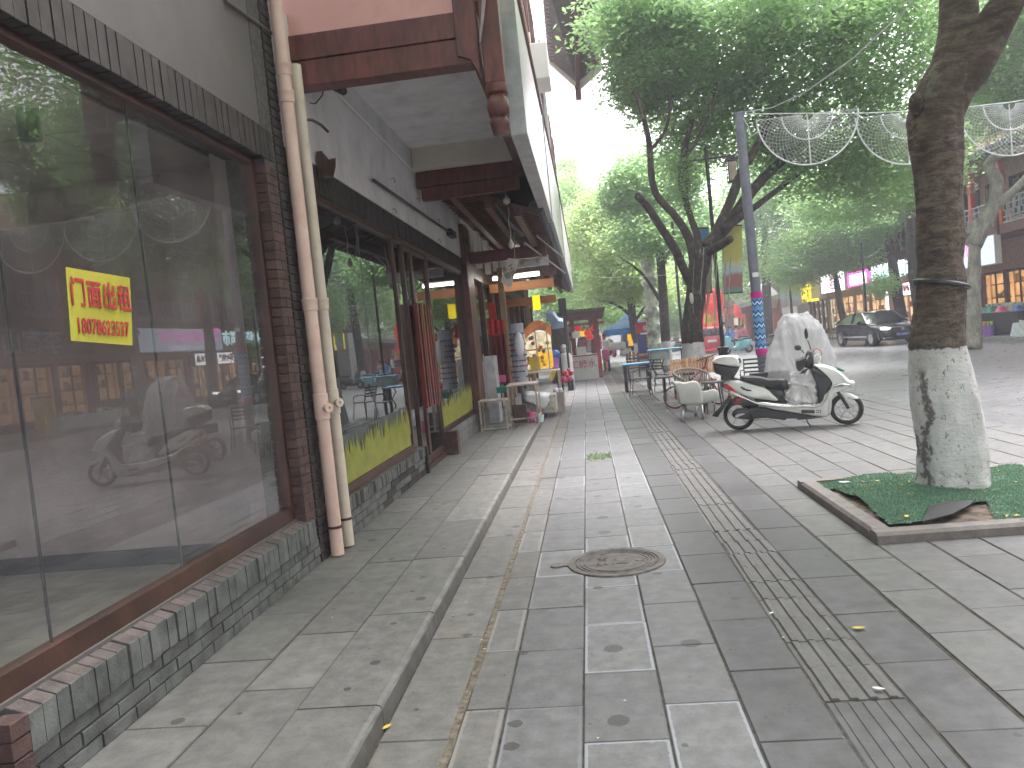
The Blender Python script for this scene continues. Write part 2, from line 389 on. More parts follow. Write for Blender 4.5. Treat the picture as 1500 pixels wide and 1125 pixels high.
# main pavement
pav = M().box(-1.03, 1.505, .4, 45, -.05, -.006).build('pavement', m_bed, kind='structure')
m_slabW2 = slabmat('kerb_foot_stone', (.13, .127, .118), .6, size=(.3, 1.1), spots=.9, stain=.45, warm=(.14, .12, .09))
m_slabA1 = slabmat('narrow_grey_stone', (.12, .118, .113), .6, edge=(.20, .19, .18), size=(.15, .61), spots=.8, stain=.45, warm=(.15, .12, .085))
lay_columns(pav, [(-1.02, -.722, 3.06-1.1, 1.1, m_slabW2), (-.69, -.508, 3.3, .63, m_slabA1), (-.502, -.166, 3.293, .626, m_slabA), (-.162, .179, 2.977, .628, m_slabA),
                  (.184, .500, 3.265, .618, m_slabA), (.507, .83, 2.925, .628, m_slabS), (1.165, 1.496, 2.94, .612, m_slabS)], 0, 18, 45, maxn=200)
sj = M(); N = 200
for i in range(N):
    y0, y1 = .5+i*.2, .7+i*.2; a = random.uniform(-.006, .006)
    sj.quad((-.724+a, y0, -.0025), (-.688+a, y0, -.0025), (-.688+a, y1, -.0025), (-.724+a, y1, -.0025))
sj.build('sandy_joint', mat('joint_sand', (.17, .145, .11), .95, var=.3, scale=25, bump=.8, dirt=(.10, .09, .075)), pav)
# tactile guide stones
def tactile_mesh(seed):
    rnd = random.Random(seed); m = M(); m.box(-.157, .157, -.152, .152, -.05, -.0037)
    for k in range(4):
        x = -.117+k*.078+rnd.uniform(-.002, .002); a, b = .021, .013; e = rnd.uniform(-.001, .001)
        m.add([(x-a, -.152, -.0037), (x+a, -.152, -.0037), (x+a, .152, -.0037), (x-a, .152, -.0037), (x-b, -.150, .005+e), (x+b, -.150, .005+e), (x+b, .150, .005+e), (x-b, .150, .005+e)],
              [(4, 5, 6, 7), (0, 1, 5, 4), (1, 2, 6, 5), (2, 3, 7, 6), (3, 0, 4, 7)])
    return m.mesh('tactile_stone', m_tact)
tms = [tactile_mesh(i) for i in range(4)]
y = 3.22+.155; k = 0
while y < 22:
    off = 0 if y < 5.9 else -.012
    if k % 11 == 7: off += .012
    inst('tactile_stone', tms[k % 4], (.998+off, y, random.uniform(-.0012, .002)), pav, (random.uniform(-.004, .004), random.uniform(-.004, .004), random.uniform(-.008, .008)))
    y += .31; k += 1
sm = slab_mesh('worn_guide_slab', .325, .62, .05, .004, m_slabS, 3)
mm = M().box(-.157, .157, -.305, .305, -.05, -.004)
for k in range(5): mm.box(-.13+k*.056, -.096+k*.056, -.3, .3, -.004, 0)
gm = mm.mesh('worn_guide_slab', m_slabS)
for y in (2.905, 2.28, 1.65, 1.03): inst('guide_slab', gm, (1.0, y, -.001), pav)
# square beside the pavement
sq = M().box(1.505, 5.0, .4, 45, -.05, -.006).build('square', m_bed, kind='structure')
cols = [(1.512, 1.825, 3.23, .615, m_slabR), (1.836, 2.15, 3.5, .63, m_slabR)]
x = 2.16
while x < 4.9:
    cols.append((x, x+.318, random.uniform(2, 3), random.choice((.615, .63, .62)), m_slabR)); x += .329
lay_columns(sq, cols, 0, 15.5, 45, maxn=290)
# raised walkway along the shops
ZW = .1
rw = M().box(-2.19, -1.045, .4, 33, -.05, ZW-.006).build('raised_walkway', m_bed, kind='structure')
n = lay_columns(rw, [(-2.16, -1.772, 3.08, .69, m_slabW), (-1.762, -1.418, 3.40, .69, m_slabW)], ZW, 24, 33)
def kerb_mesh(seed, L=1.142):
    rnd = random.Random(seed); N = 12; prof = [(-.19, -.06), (-.19, 0), (.165, 0), (.183, -.006), (.192, -.02), (.194, -.14), (.15, -.15)]
    m = M(); b = 0
    for i in range(N+1):
        y = -L/2+L*i/N
        for k, (x, z) in enumerate(prof):
            w_ = rnd.uniform(-.0035, .0035) if k in (2, 3, 4) else 0
            m.v.append((x+w_, y, z+w_*.3))
    P = len(prof)
    for i in range(N):
        for k in range(P-1): m.f.append((i*P+k, (i+1)*P+k, (i+1)*P+k+1, i*P+k+1)); m.m.append(0)
    m.f += [tuple(range(P)), tuple(range(N*P, N*P+P))[::-1]]; m.m += [0, 0]
    return m.mesh('kerbstone', m_slabW)
kms = [kerb_mesh(i) for i in range(3)]; y = 3.18-1.15*2
while y < 32: inst('kerbstone', random.choice(kms), (-1.222, y+.575, ZW+random.uniform(-.002, .002)), rw); y += 1.15
# street of small setts
ms, nt, P = newmat('street_setts')
pos = NN(nt, 'ShaderNodeNewGeometry').outputs['Position']
br = NN(nt, 'ShaderNodeTexBrick'); nt.links.new(pos, br.inputs['Vector']); br.inputs['Scale'].default_value = 1; br.inputs['Brick Width'].default_value = .3; br.inputs['Row Height'].default_value = .15
br.inputs['Mortar Size'].default_value = .006; br.inputs['Mortar Smooth'].default_value = .3; br.inputs['Bias'].default_value = 0
br.inputs['Color1'].default_value = (.125, .128, .135, 1); br.inputs['Color2'].default_value = (.175, .177, .183, 1); br.inputs['Mortar'].default_value = (.08, .075, .07, 1)
nn = noise(nt, pos, .6, 6, .7)
c = mixc(nt, mth(nt, 'MULTIPLY', smooth(nt, nn, .4, .7), .35), br.outputs['Color'], (.12, .115, .11)); nt.links.new(c, P.inputs['Base Color'])
r_ = mth(nt, 'ADD', mth(nt, 'MULTIPLY', noise(nt, pos, 3, 5), .4), .12); nt.links.new(r_, P.inputs['Roughness'])
b_ = NN(nt, 'ShaderNodeBump'); b_.inputs['Strength'].default_value = .8; b_.inputs['Distance'].default_value = .008
h_ = mth(nt, 'ADD', mth(nt, 'MULTIPLY', br.outputs['Fac'], -1), mth(nt, 'MULTIPLY', noise(nt, pos, 30, 4), .5)); nt.links.new(h_, b_.inputs['Height']); nt.links.new(b_.outputs[0], P.inputs['Normal'])
st = M(); st.quad((5.0, -30, -.002), (14.7, -30, -.002), (14.7, 45, -.002), (5.0, 45, -.002)); st.quad((-60, 45, -.002), (14.7, 45, -.002), (14.7, 400, -.002), (-60, 400, -.002))
st.quad((-1.03, -30, -.002), (5.0, -30, -.002), (5.0, .4, -.002), (-1.03, .4, -.002))
st.build('street', ms, kind='structure')
fp = M().box(14.72, 40, -30, 130, -.05, .13); fp.build('far_pavement', mat('far_paving', (.22, .22, .215), .6, scale=2, dirt=(.13, .12, .11)), kind='structure')
kb = M().box(14.6, 14.72, -30, 130, -.05, .14).build('kerb', m_concrete, kind='structure')
# manhole cover
mx, my, mr = .062, 5.395, .345
m_iron = mat('worn_cast_iron', (.095, .084, .078), .5, var=.35, scale=14, bump=.6, metal=.2, dirt=(.13, .105, .09), dirt_amt=.4)
mh = thing('manhole_cover', 'round worn iron manhole cover with raised rings set in the pavement', 'manhole cover', (mx, my, 0))
prof = [(.001, .004), (.215, .004), (.218, .009), (.228, .009), (.231, .004), (.245, .004), (.248, .009), (.256, .009), (.259, .003), (.268, .003), (.271, .010), (.285, .010), (.287, .002), (.293, .002), (.295, .011), (.34, .011), (.345, .0)]
M().lathe((mx, my, 0), prof, 64).build('cover', m_iron, mh)
lug = M(); lug.box(mx-.41, mx-.33, my-.03, my+.03, .001, .009); lug.lathe((mx-.42, my, 0), [(.001, .010), (.045, .010), (.05, .001)], 16); lug.build('lug', m_iron, mh)
gl = M(); gl.box(mx-.005, mx+.075, my-.05, my+.05, .004, .0085); gl.box(mx-.03, mx-.02, my-.06, my+.06, .004, .0085); gl.box(mx-.012, mx+.082, my+.055, my+.062, .004, .0085); gl.box(mx-.012, mx+.082, my-.062, my-.055, .004, .0085)
gl.box(mx+.115, mx+.12, my-.10, my+.10, .004, .0085); gl.lathe((mx+.165, my, .004), [(.001, .002), (.03, .005), (.034, 0)], 14)
gl.build('raised_frame', m_iron, mh)
for (t_, dx_, dy_, s_) in (('雨', -.10, .052, .085), ('水', -.10, -.052, .085)):
    mt = Matrix.Translation((mx+dx_, my+dy_, .0045)) @ Matrix.Rotation(0, 4, 'Z')
    text('lettering', t_, s_, mt, m_iron, mh, extrude=.004)
# grass in the missing stone, litter and leaves
mv = mat('moss', (.09, .13, .04), .9, scale=30, bump=.6)
g = M()
for i in range(260):
    x, y = random.uniform(-.15, .17), random.uniform(9.95, 10.5); a = random.uniform(0, 6.28); h = random.uniform(.01, .05); d = .006
    g.add([(x-d*math.cos(a), y-d*math.sin(a), .0), (x+d*math.cos(a), y+d*math.sin(a), .0), (x+random.uniform(-.02, .02), y+random.uniform(-.02, .02), h)], [(0, 1, 2)])
g.build('weeds', leafmat('weed_leaf', (.07, .11, .04), (.13, .16, .07)), kind='stuff')
def leaf_thing(px, py, z, col, size, label, name='fallen_leaf', cat='leaf'):
    p = G(px, py, z); a = random.uniform(0, 6.28); m = M(); n = 7; pts = []
    for i in range(n):
        t = i/(n-1); wd = math.sin(math.pi*min(1, t*.93+.03))**.8*size*.27
        pts.append((t*size-size/2, wd, .004+.10*size*abs(t-.5)))
    v = [(x, -w_, z_+.12*w_) for x, w_, z_ in pts] + [(x, 0, z_) for x, w_, z_ in pts] + [(x, w_, z_+.2*w_) for x, w_, z_ in pts]
    rot = Matrix.Rotation(a, 3, 'Z')
    m.add([p+rot @ Vector(q) for q in v], [(i, i+1, n+i+1, n+i) for i in range(n-1)]+[(n+i, n+i+1, 2*n+i+1, 2*n+i) for i in range(n-1)])
    m.build(name, col, label=label, cat=cat)
m_ly = mat('yellow_leaf', (.55, .38, .06), .6); m_lb = mat('brown_leaf', (.18, .10, .05), .7); m_pap = mat('litter_paper', (.62, .62, .60), .7)
leaf_thing(1258, 921, .004, m_ly, .065, 'yellow fallen leaf on the dark slab right of the tactile strip')
leaf_thing(567, 1066, .004, m_ly, .05, 'small yellow leaf lying at the foot of the raised kerb')
leaf_thing(1328, 757, .10, m_ly, .06, 'yellow leaf on the green turf left of the big trunk')
leaf_thing(1130, 899, .006, m_pap, .035, 'small white scrap on the tactile strip', 'paper_scrap', 'litter')
leaf_thing(1287, 1010, .006, m_pap, .05, 'crumpled pale tissue scrap at the near end of the tactile strip', 'paper_scrap', 'litter')
leaf_thing(1237, 707, .12, m_pap, .09, 'pale tissue on the far left corner of the green turf', 'paper_scrap', 'litter')
leaf_thing(978, 603, .004, m_pap, .12, 'white paper scrap on the pavement left of the pale armchair', 'paper_scrap', 'litter')
leaf_thing(757, 793, .004, m_lb, .05, 'curled brown leaf in the gritty joint below the raised walkway')
lt = M()
for i in range(1500):
    if i < 420: x, y = random.gauss(-.70, .02), random.uniform(2.4, 16)
    elif i < 900: x, y = random.uniform(1.5, 4.8), random.uniform(6, 16)
    else: x, y = random.uniform(-2.1, 4.8), random.uniform(2.5, 14)
    z = (ZW if x < -1.03 else 0)+.003; s = random.uniform(.003, .010); a = random.uniform(0, 6.28)
    if 1.8 < x < 3.9 and 5.35 < y < 7.4: continue
    lt.add([(x+s*math.cos(a+q), y+s*math.sin(a+q)*.6, z+random.uniform(0, s*.5)) for q in (0, 1.9, 3.5, 4.9)], [(0, 1, 2, 3)], random.choice((0, 0, 0, 0, 1, 2) if i % 3 == 0 else (0,)))
lt.build('litter_crumbs', [m_lb, m_ly, m_pap], kind='stuff')
# ------------------------------------------------------------------ tree pit with turf
KX0, KX1, KY0, KY1 = 1.835, 3.86, 5.385, 7.385
pit = thing('tree_pit', 'square stone kerb round the big trunk filled with green artificial turf', 'tree pit', ((KX0+KX1)/2, (KY0+KY1)/2, 0))
m_pitk = slabmat('pit_kerb_stone', (.13, .115, .105), .6, size=None, spots=.4, stain=.5, warm=(.13, .09, .07))
def kb(x0, x1, y0, y1, side):
    h, c, wd = .075, .022, .13
    m = M()
    if side in 'NS':
        s_ = 1 if side == 'S' else -1; ya, yb = (y0, y1) if side == 'S' else (y1, y0)
        m.add([(x0, ya, -.03), (x1, ya, -.03), (x1, ya, h-c), (x0, ya, h-c), (x0, ya+s_*c, h), (x1, ya+s_*c, h), (x1, yb, h), (x0, yb, h), (x0, yb, -.03), (x1, yb, -.03)],
              [(0, 1, 2, 3), (3, 2, 5, 4), (4, 5, 6, 7), (7, 6, 9, 8), (0, 3, 4, 7, 8), (1, 9, 6, 5, 2)])
    else:
        s_ = 1 if side == 'W' else -1; xa, xb = (x0, x1) if side == 'W' else (x1, x0)
        m.add([(xa, y0, -.03), (xa, y1, -.03), (xa, y1, h-c), (xa, y0, h-c), (xa+s_*c, y0, h), (xa+s_*c, y1, h), (xb, y1, h), (xb, y0, h), (xb, y0, -.03), (xb, y1, -.03)],
              [(0, 1, 2, 3), (3, 2, 5, 4), (4, 5, 6, 7), (7, 6, 9, 8), (0, 3, 4, 7, 8), (1, 9, 6, 5, 2)])
    o = m.build('kerbstone', m_pitk, pit); bm = bmesh.new(); bm.from_mesh(o.data); bmesh.ops.recalc_face_normals(bm, faces=bm.faces); bm.to_mesh(o.data); bm.free()
for a, b in ((KX0, KX0+.98), (KX0+.985, KX1-.135)): kb(a, b, KY0, KY0+.13, 'S'); kb(a, b, KY1-.13, KY1, 'N')
for a, b in ((KY0+.133, 6.38), (6.385, KY1-.133)): kb(KX0, KX0+.13, a, b, 'W')
for a, b in ((KY0, 6.38), (6.385, KY1)): kb(KX1-.13, KX1, a, b, 'E')
m_soil = mat('pit_soil', (.13, .10, .075), .95, var=.4, scale=14, bump=.9, dirt=(.06, .04, .03))
M().box(KX0+.13, KX1-.13, KY0+.13, KY1-.13, -.03, .045).build('soil', m_soil, pit)
from mathutils.noise import noise as pn
def inpoly(x, y, P):
    r = False; n = len(P)
    for i in range(n):
        a, b = P[i], P[(i+1) % n]
        if (a[1] > y) != (b[1] > y) and x < (b[0]-a[0])*(y-a[1])/(b[1]-a[1])+a[0]: r = not r
    return r
soilP = [G(*q, .07) for q in ((1352, 764), (1362, 748), (1425, 737), (1445, 733), (1462, 764), (1440, 772))]
darkP = [G(*q, .07) for q in ((1268, 768), (1275, 750), (1300, 766), (1345, 777))]
def turf_z(x, y): return .072+.028*pn(Vector((x*2.2, y*2.2, 1)))+.010*pn(Vector((x*9, y*9, 3)))+.03*math.exp(-((x-2.35)**2+(y-6.25)**2)/.12)
tf = M(); N = 70; X0, X1, Y0, Y1 = KX0+.10, KX1-.12, KY0+.14, KY1-.08; idx = {}
def tin(x, y):
    e = .02*pn(Vector((x*6, y*6, 9)))
    # left edge pulls away from the kerb
    if x < X0+.02+.10*max(0, math.sin((y-KY0)*1.6))*(y < 6.9)+e: return False
    if y < Y0+.02+(.05 if x < 2.7 else -.02)+e*2: return False
    return not inpoly(x, y, soilP)
for i in range(N+1):
    for j in range(N+1):
        x, y = X0+(X1-X0)*i/N, Y0+(Y1-Y0)*j/N; idx[i, j] = len(tf.v); tf.v.append((x, y, turf_z(x, y)))
for i in range(N):
    for j in range(N):
        x, y = X0+(X1-X0)*(i+.5)/N, Y0+(Y1-Y0)*(j+.5)/N
        if tin(x, y): tf.f.append((idx[i, j], idx[i+1, j], idx[i+1, j+1], idx[i, j+1])); tf.m.append(0)
m_turf = mat('green_artificial_turf', (.09, .175, .13), .8, var=.2, scale=12, bump=.8, dirt=(.03, .08, .05), dirt_amt=.6, dirt_scale=3, bscale=120)
tfo = tf.build('turf', m_turf, pit, smooth=True)
bl = M(); deb = M()
for i in range(52000):
    x, y = random.uniform(X0, X1), random.uniform(Y0, Y1)
    if not tin(x, y): continue
    z = turf_z(x, y); a = random.uniform(0, 6.28); d = .0035; h = random.uniform(.006, .02)
    bl.add([(x-d*math.cos(a), y-d*math.sin(a), z-.002), (x+d*math.cos(a), y+d*math.sin(a), z-.002), (x+random.uniform(-.011, .011), y+random.uniform(-.011, .011), z+h)], [(0, 1, 2)])
for i in range(420):
    x, y = random.uniform(X0, X1), random.uniform(Y0, Y1)
    if not tin(x, y): continue
    z = turf_z(x, y)+.012; s = random.uniform(.004, .012)*(1 if i % 9 else 2.2); a = random.uniform(0, 6.28)
    cr_b = [(x+s*math.cos(a+q), y+s*math.sin(a+q)*.6, z+random.uniform(0, s*.6)) for q in (0, 1.9, 3.5, 4.9)]; deb.add(cr_b, [(0, 1, 2, 3)], random.choice((0, 0, 0, 1)))
deb.build('turf_debris', [m_lb, m_ly], pit, kind='stuff')
bl.build('turf_fibres', leafmat('turf_fibre', (.075, .155, .11), (.125, .24, .17), .1), pit, kind='stuff')
# folded flap showing the black backing
fl = [G(1352, 766, .09), G(1362, 742, .10), G(1392, 736, .09), G(1428, 735, .085), G(1420, 742, .085), G(1395, 755, .085)]
M().prism(fl, (0, 0, .012)).build('turf_flap', m_black, pit)
# ================================================================== LEFT: THE SHOPS
def brick_mesh(name, sx, sy, sz, material, seed=0, slope=0):
    """small brick with broken edges; x = depth, y = along the wall, z = height; slope lifts the back of the top"""
    rnd = random.Random(seed); e = .0035
    def j(): return rnd.uniform(-.002, .002)
    v = []
    for z, s_ in ((0, e), (e, 0), (sz-e, 0), (sz, e)):
        for x, y in ((-sx, 0), (0, 0), (0, sy), (-sx, sy)):
            xx = x-(s_ if x == 0 else 0)+j(); yy = y+(s_ if y == 0 else -s_)+j()*.5
            zz = z+(slope if (x != 0 and z > sz/2) else 0)
            v.append((xx, yy, zz))
    f = [(0, 1, 2, 3)[::-1], (12, 13, 14, 15)]
    for k in range(3):
        for i in range(4): f.append((k*4+i, k*4+(i+1) % 4, (k+1)*4+(i+1) % 4, (k+1)*4+i))
    m = M().add(v, f)
    if slope: m.m[1] = 1; m.m[10] = 1; m.m[12] = 1; return m.mesh(name, [material, m_bricktop])
    return m.mesh(name, material)
m_bricktop = mat('dusty_brick_top', (.088, .070, .066), .9, var=.25, scale=9, bump=.5, rand=.12, dirt=(.11, .10, .095), dirt_amt=.5)
def soldiers(parent, X, y0, y1, z, h, depth, mats_, pitch=.0785, slope=0, jit=.003, joint=.006):
    ms_ = [brick_mesh('brick', depth, pitch-joint, h, mm, i, slope) for i, mm in enumerate(mats_)]
    y = y0
    while y+pitch <= y1+.02:
        inst('brick', random.choice(ms_), (X+random.uniform(-jit, jit), y, z+random.uniform(-jit, jit)*.5), parent, (0, 0, random.uniform(-.01, .01))); y += pitch
def courses(parent, X, y0, y1, z0, n, ch, mats_, length=.24, depth=.1, jit=.002):
    ms_ = {}
    for r in range(n):
        y = y0
        first = length/2 if r % 2 else length
        while y < y1-.01:
            L = min(first, y1-y); first = length
            if L < .03: break
            key = (round(L, 3), random.randrange(len(mats_)))
            if key not in ms_: ms_[key] = brick_mesh('brick', depth, L-.008, ch-.009, mats_[key[1]], len(ms_))
            inst('brick', ms_[key], (X+random.uniform(-jit, jit), y, z0+r*ch), parent, (0, 0, random.uniform(-.004, .004)))
            y += L
XW = -2.15; XG = -2.262
# ---------------- vacant shop
vs = thing('vacant_shop', 'empty shop with one wide dark window above a low grey brick wall', 'shop', (-2.4, 4, ZW))
core = M(); core.box(-2.45, -2.162, 2.44, 5.78, ZW-.05, .44); core.box(-2.45, -2.175, 2.3, 5.36, 3.115, 3.4); core.box(-2.45, -2.158, 5.385, 5.785, .44, 6.8)
core.build('masonry_core', m_mortar, vs)
soldiers(vs, -2.13, 2.52, 5.49, .305, .148, .115, [m_brick_g, m_brick_g, m_brick_g], slope=.035, jit=.006)
courses(vs, -2.15, 2.455, 5.6, ZW, 3, .068, [m_brick_g, m_brick_g])
mk = [brick_mesh('brick', .115, .09, .066, m_brick_r, 50+i) for i in range(2)]
for k in range(5): inst('brick', mk[k % 2], (-2.125, 2.43, ZW+.003+k*.071), vs)
courses(vs, XW, 5.372, 5.575, .46, 38, .0685, [m_brick_r], length=.21, jit=.0008)
courses(vs, XW+.004, 5.585, 5.775, .102, 92, .0685, [m_brick_d], length=.20, jit=.0008)
soldiers(vs, XW, 2.1, 5.58, 3.10, .225, .11, [m_brick_d]*3)
# frame: rails and jambs
def rails(parent, X, y0, y1, z0, z1, w_=.055, d=.07, mm=m_frame, bottom=.09, name='window_frame', jl=True, jr=True):
    m = M(); m.box(X-d/2, X+d/2, y0, y1, z0, z0+bottom); m.box(X-d/2, X+d/2, y0, y1, z1-w_, z1)
    if jl: m.box(X-d/2+.001, X+d/2-.001, y0, y0+w_, z0+bottom, z1-w_)
    if jr: m.box(X-d/2+.001, X+d/2-.001, y1-w_, y1, z0+bottom, z1-w_)
    return m.build(name, mm, parent, bevel=.004)
rails(vs, XG, 2.1, 5.368, .487, 3.098, w_=.045, bottom=.10, jl=False)
M().box(XG+.036, XG+.052, 2.1, 5.365, .475, .492).build('silicone_bead', m_greyplaster, vs)
def pane(parent, y0, y1, z0, z1, X=XG, mm=m_glass, yaw=0.0, t=.006):
    yc = (y0+y1)/2; m = M(); m.quad((t/2, y0-yc, z0), (t/2, y1-yc, z0), (t/2, y1-yc, z1), (t/2, y0-yc, z1))
    me = m.mesh('glass_pane', mm); return inst('glass_pane', me, (X, yc, 0), parent, (0, 0, yaw))
GY = R(-.9)
VG = glass('clear_shop_glass', (.92, .92, .91), 1.72, dirt=.03)
pane(vs, 2.1, 2.85, .585, 3.055, yaw=GY, mm=VG); pane(vs, .0, 1.85, .15, 3.25, mm=VG); pane(vs, -2.9, -.1, .15, 3.25, mm=VG); pane(vs, 2.858, 3.862, .585, 3.055, yaw=GY, mm=VG); pane(vs, 3.87, 5.325, .585, 3.055, yaw=GY, mm=VG)  # unseen near panes stand in place of a wall so more light enters
for y in (2.854, 3.866): M().box(XG-.006, XG+.006, y-.003, y+.003, .585, 3.055).build('glazing_seam', m_black, vs)
# room behind the glass
m_room = mat('bare_room_plaster', (.25, .215, .205), .85, scale=2, dirt=(.19, .165, .155), dirt_amt=.5, dirt_scale=1.2)
m_roomf = mat('dusty_floor', (.34, .325, .29), .8, scale=3, dirt=(.26, .25, .22))
m_ceil = mat('ceiling_board', (.26, .24, .23), .9, scale=3)
rm = M(); rm.box(-6.9, -2.3, 5.9, 6.0, ZW, 3.35); rm.box(-7.0, -6.9, 3.6, 6.0, ZW, 3.35); rm.box(-7.0, -6.9, -3, -2.6, ZW, 3.35); rm.box(-6.9, -6.6, -3.1, -3, ZW, 3.35); rm.box(-2.62, -2.46, 5.5, 5.9, ZW, 3.3)  # back and near-end walls left open out of view to let light in
rm.build('inner_wall', m_room, vs)
M().box(-6.9, -2.46, -3, 5.9, .0, ZW).build('floor', m_roomf, vs)
sk_ = M(); sk_.box(-6.9, -2.62, 5.885, 5.9, ZW, .24); sk_.box(-6.9, -6.885, 3.6, 5.88, ZW, .24); sk_.build('skirting', mat('dark_skirting', (.03, .033, .04), .5), vs)
cm = M().box(-.595, .595, -.595, .595, 0, .015).mesh('ceiling_panel', m_ceil)
for i in range(7):
    for j in range(7):
        if -6.5+i*.6*1.0 < -2.4: inst('ceiling_panel', cm, (-6.55+i*.602, -2.6+j*1.205+.6, 3.2), vs, scale=(.5, 1, 1))
M().box(-6.9, -2.3, -3, 5.9, 3.25, 3.35).build('ceiling_slab', m_ceil, vs)
dl = AX(35, 128, -3.0)
lt_ = thing('ceiling_spotlight', 'black cylindrical ceiling light behind the top of the vacant shop window', 'ceiling light', (dl.x, dl.y, 3.0))
M().lathe((dl.x, dl.y, 3.02), [(.045, 0), (.06, 0), (.06, .175), (.001, .175)], 24).build('housing', m_black, lt_, smooth=True, auto=40)
M().lathe((dl.x, dl.y, 3.03), [(.001, 0), (.044, 0)], 20).build('lens', mat('lamp_lens', (.35, .33, .28), .3), lt_)
# upper wall of the vacant shop
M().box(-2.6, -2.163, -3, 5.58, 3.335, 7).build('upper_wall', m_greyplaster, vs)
M().box(-2.45, -2.155, 1.9, 2.1, ZW, 3.34).build('near_pier', m_brick_r, vs)
M().box(-2.3, -2.2, -.1, .0, ZW, 3.3).box(-2.3, -2.2, -3, -2.9, ZW, 3.3).box(-2.3, -2.2, -3, 1.9, 3.25, 3.335).build('near_frame', m_frame, vs)
# yellow rental notice taped on the glass
nt_ = thing('rental_notice', 'yellow paper notice with red handwritten characters and a phone number taped on the dark window', 'notice', (-2.25, 3.35, 1.95))
XN = XG+.013
tl, tr, br_, bl_ = AX(96, 391, XN), AX(190, 407, XN), AX(194, 506, XN), AX(104, 499, XN)
m_not = mat('yellow_paper', (.38, .35, .03), .6, var=.06, scale=6, bump=.05)
m_red = mat('red_ink', (.38, .02, .035), .6, var=.2, scale=20, bump=0)
pm = M(); n = 8
for i in range(n+1):
    for j in range(n+1):
        a, b = i/n, j/n; p = (tl*(1-a)+tr*a)*(1-b)+(bl_*(1-a)+br_*a)*b; pm.v.append((p.x+.003*math.sin(a*7)*math.sin(b*3), p.y, p.z))
for i in range(n):
    for j in range(n): pm.f.append((i*(n+1)+j, (i+1)*(n+1)+j, (i+1)*(n+1)+j+1, i*(n+1)+j+1)); pm.m.append(0)
pm.build('paper', m_not, nt_)
yv = (tr-tl).normalized(); cen = (tl+tr+br_+bl_)/4; W_ = (tr-tl).length; H_ = (tl-bl_).length
ya = Vector((0, 1, 0)); zt = (tr.z-tl.z)/(tr.y-tl.y)
xd = Vector((0, 1, (zt+(br_.z-bl_.z)/(br_.y-bl_.y))/2)); up_ = Vector((0, 0, 1))
def on_note(fx, fy): 
    p = (tl*(1-fx)+tr*fx)*(1-fy)+(bl_*(1-fx)+br_*fx)*fy; return frame_mtx((XN+.005, p.y, p.z), xd, xd.cross(Vector((-1, 0, 0))))
for i, ch in enumerate('门面出租'): text('lettering', ch, H_*.42, on_note(.14+.245*i, .35), m_red, nt_, extrude=.0006, bold=.0024, sx=.80)
text('lettering', '18078623537', H_*.30, on_note(.51, .79), m_red, nt_, extrude=.0006, bold=.0018, sx=W_*.95/(H_*.30*.575*11))
# tape marks of other window decals are left bare
# ---------------- drainpipes
m_pipe = mat('pink_glow_pvc', (.62, .44, .38), .5, var=.05, scale=4, dirt=(.42, .26, .20), dirt_amt=.35, dirt_scale=5)  # pinkish beige pipe with the red neon glow put into its colour
m_pipe2 = mat('cream_pvc', (.58, .50, .42), .5, var=.05, scale=4, dirt=(.40, .30, .23), dirt_amt=.35, dirt_scale=5)
def pipe(cx, cy, ztop, rad, mm, label, zs, zclean):
    t = thing('drainpipe', label, 'drainpipe', (cx, cy, ZW), 'drainpipes on the brick pier')
    m = M(); N = 24; m.tube([(cx, cy, ZW+.01+(ztop-ZW)*i/N) for i in range(N+1)], rad, 20); m.build('pipe', mm, t, smooth=True, auto=50)
    for z in zs:
        M().lathe((cx, cy, z-.05), [(rad, 0), (rad+.007, .002), (rad+.008, .03), (rad+.009, .07), (rad+.012, .075), (rad+.012, .092), (rad, .095)], 20).build('coupling', mm, t, smooth=True, auto=40)
    M().lathe((cx, cy, ZW+.22), [(rad+.001, 0), (rad+.006, .001), (rad+.006, .02), (rad+.001, .021)], 20).build('clamp', m_frame, t)
    z = zclean; M().lathe((cx, cy, z-.09), [(rad, 0), (rad+.008, .003), (rad+.008, .2), (rad, .203)], 20).build('tee_socket', mm, t, smooth=True, auto=40)
    cp = M(); mt = Matrix.Rotation(R(-35), 3, 'Z')
    cp.lathe((cx, cy, z), [(.03, .0), (.03, rad+.03), (.036, rad+.03), (.036, rad+.05), (.012, rad+.05), (.012, rad+.035), (.001, rad+.035)], 16, axis='X', mt=mt); cp.build('cleanout_cap', mm, t, smooth=True, auto=40)
P1 = (-2.075, 5.745); P2 = (-2.078, 6.02)
zz = lambda px, py, P: AX(px, py, P[0]).z
pipe(*P1, 6.6, .050, m_pipe, 'thick pinkish drainpipe nearest the dark window, with a round cleanout cap', [zz(413, 100, P1)-.0, zz(414, 137, P1), zz(455, 446, P1)], zz(470, 598, P1))
pipe(*P2, 3.95, .048, m_pipe2, 'paler cream drainpipe behind the pink one, ending under the red beam', [zz(478, 446, P2)], zz(487, 590, P2))
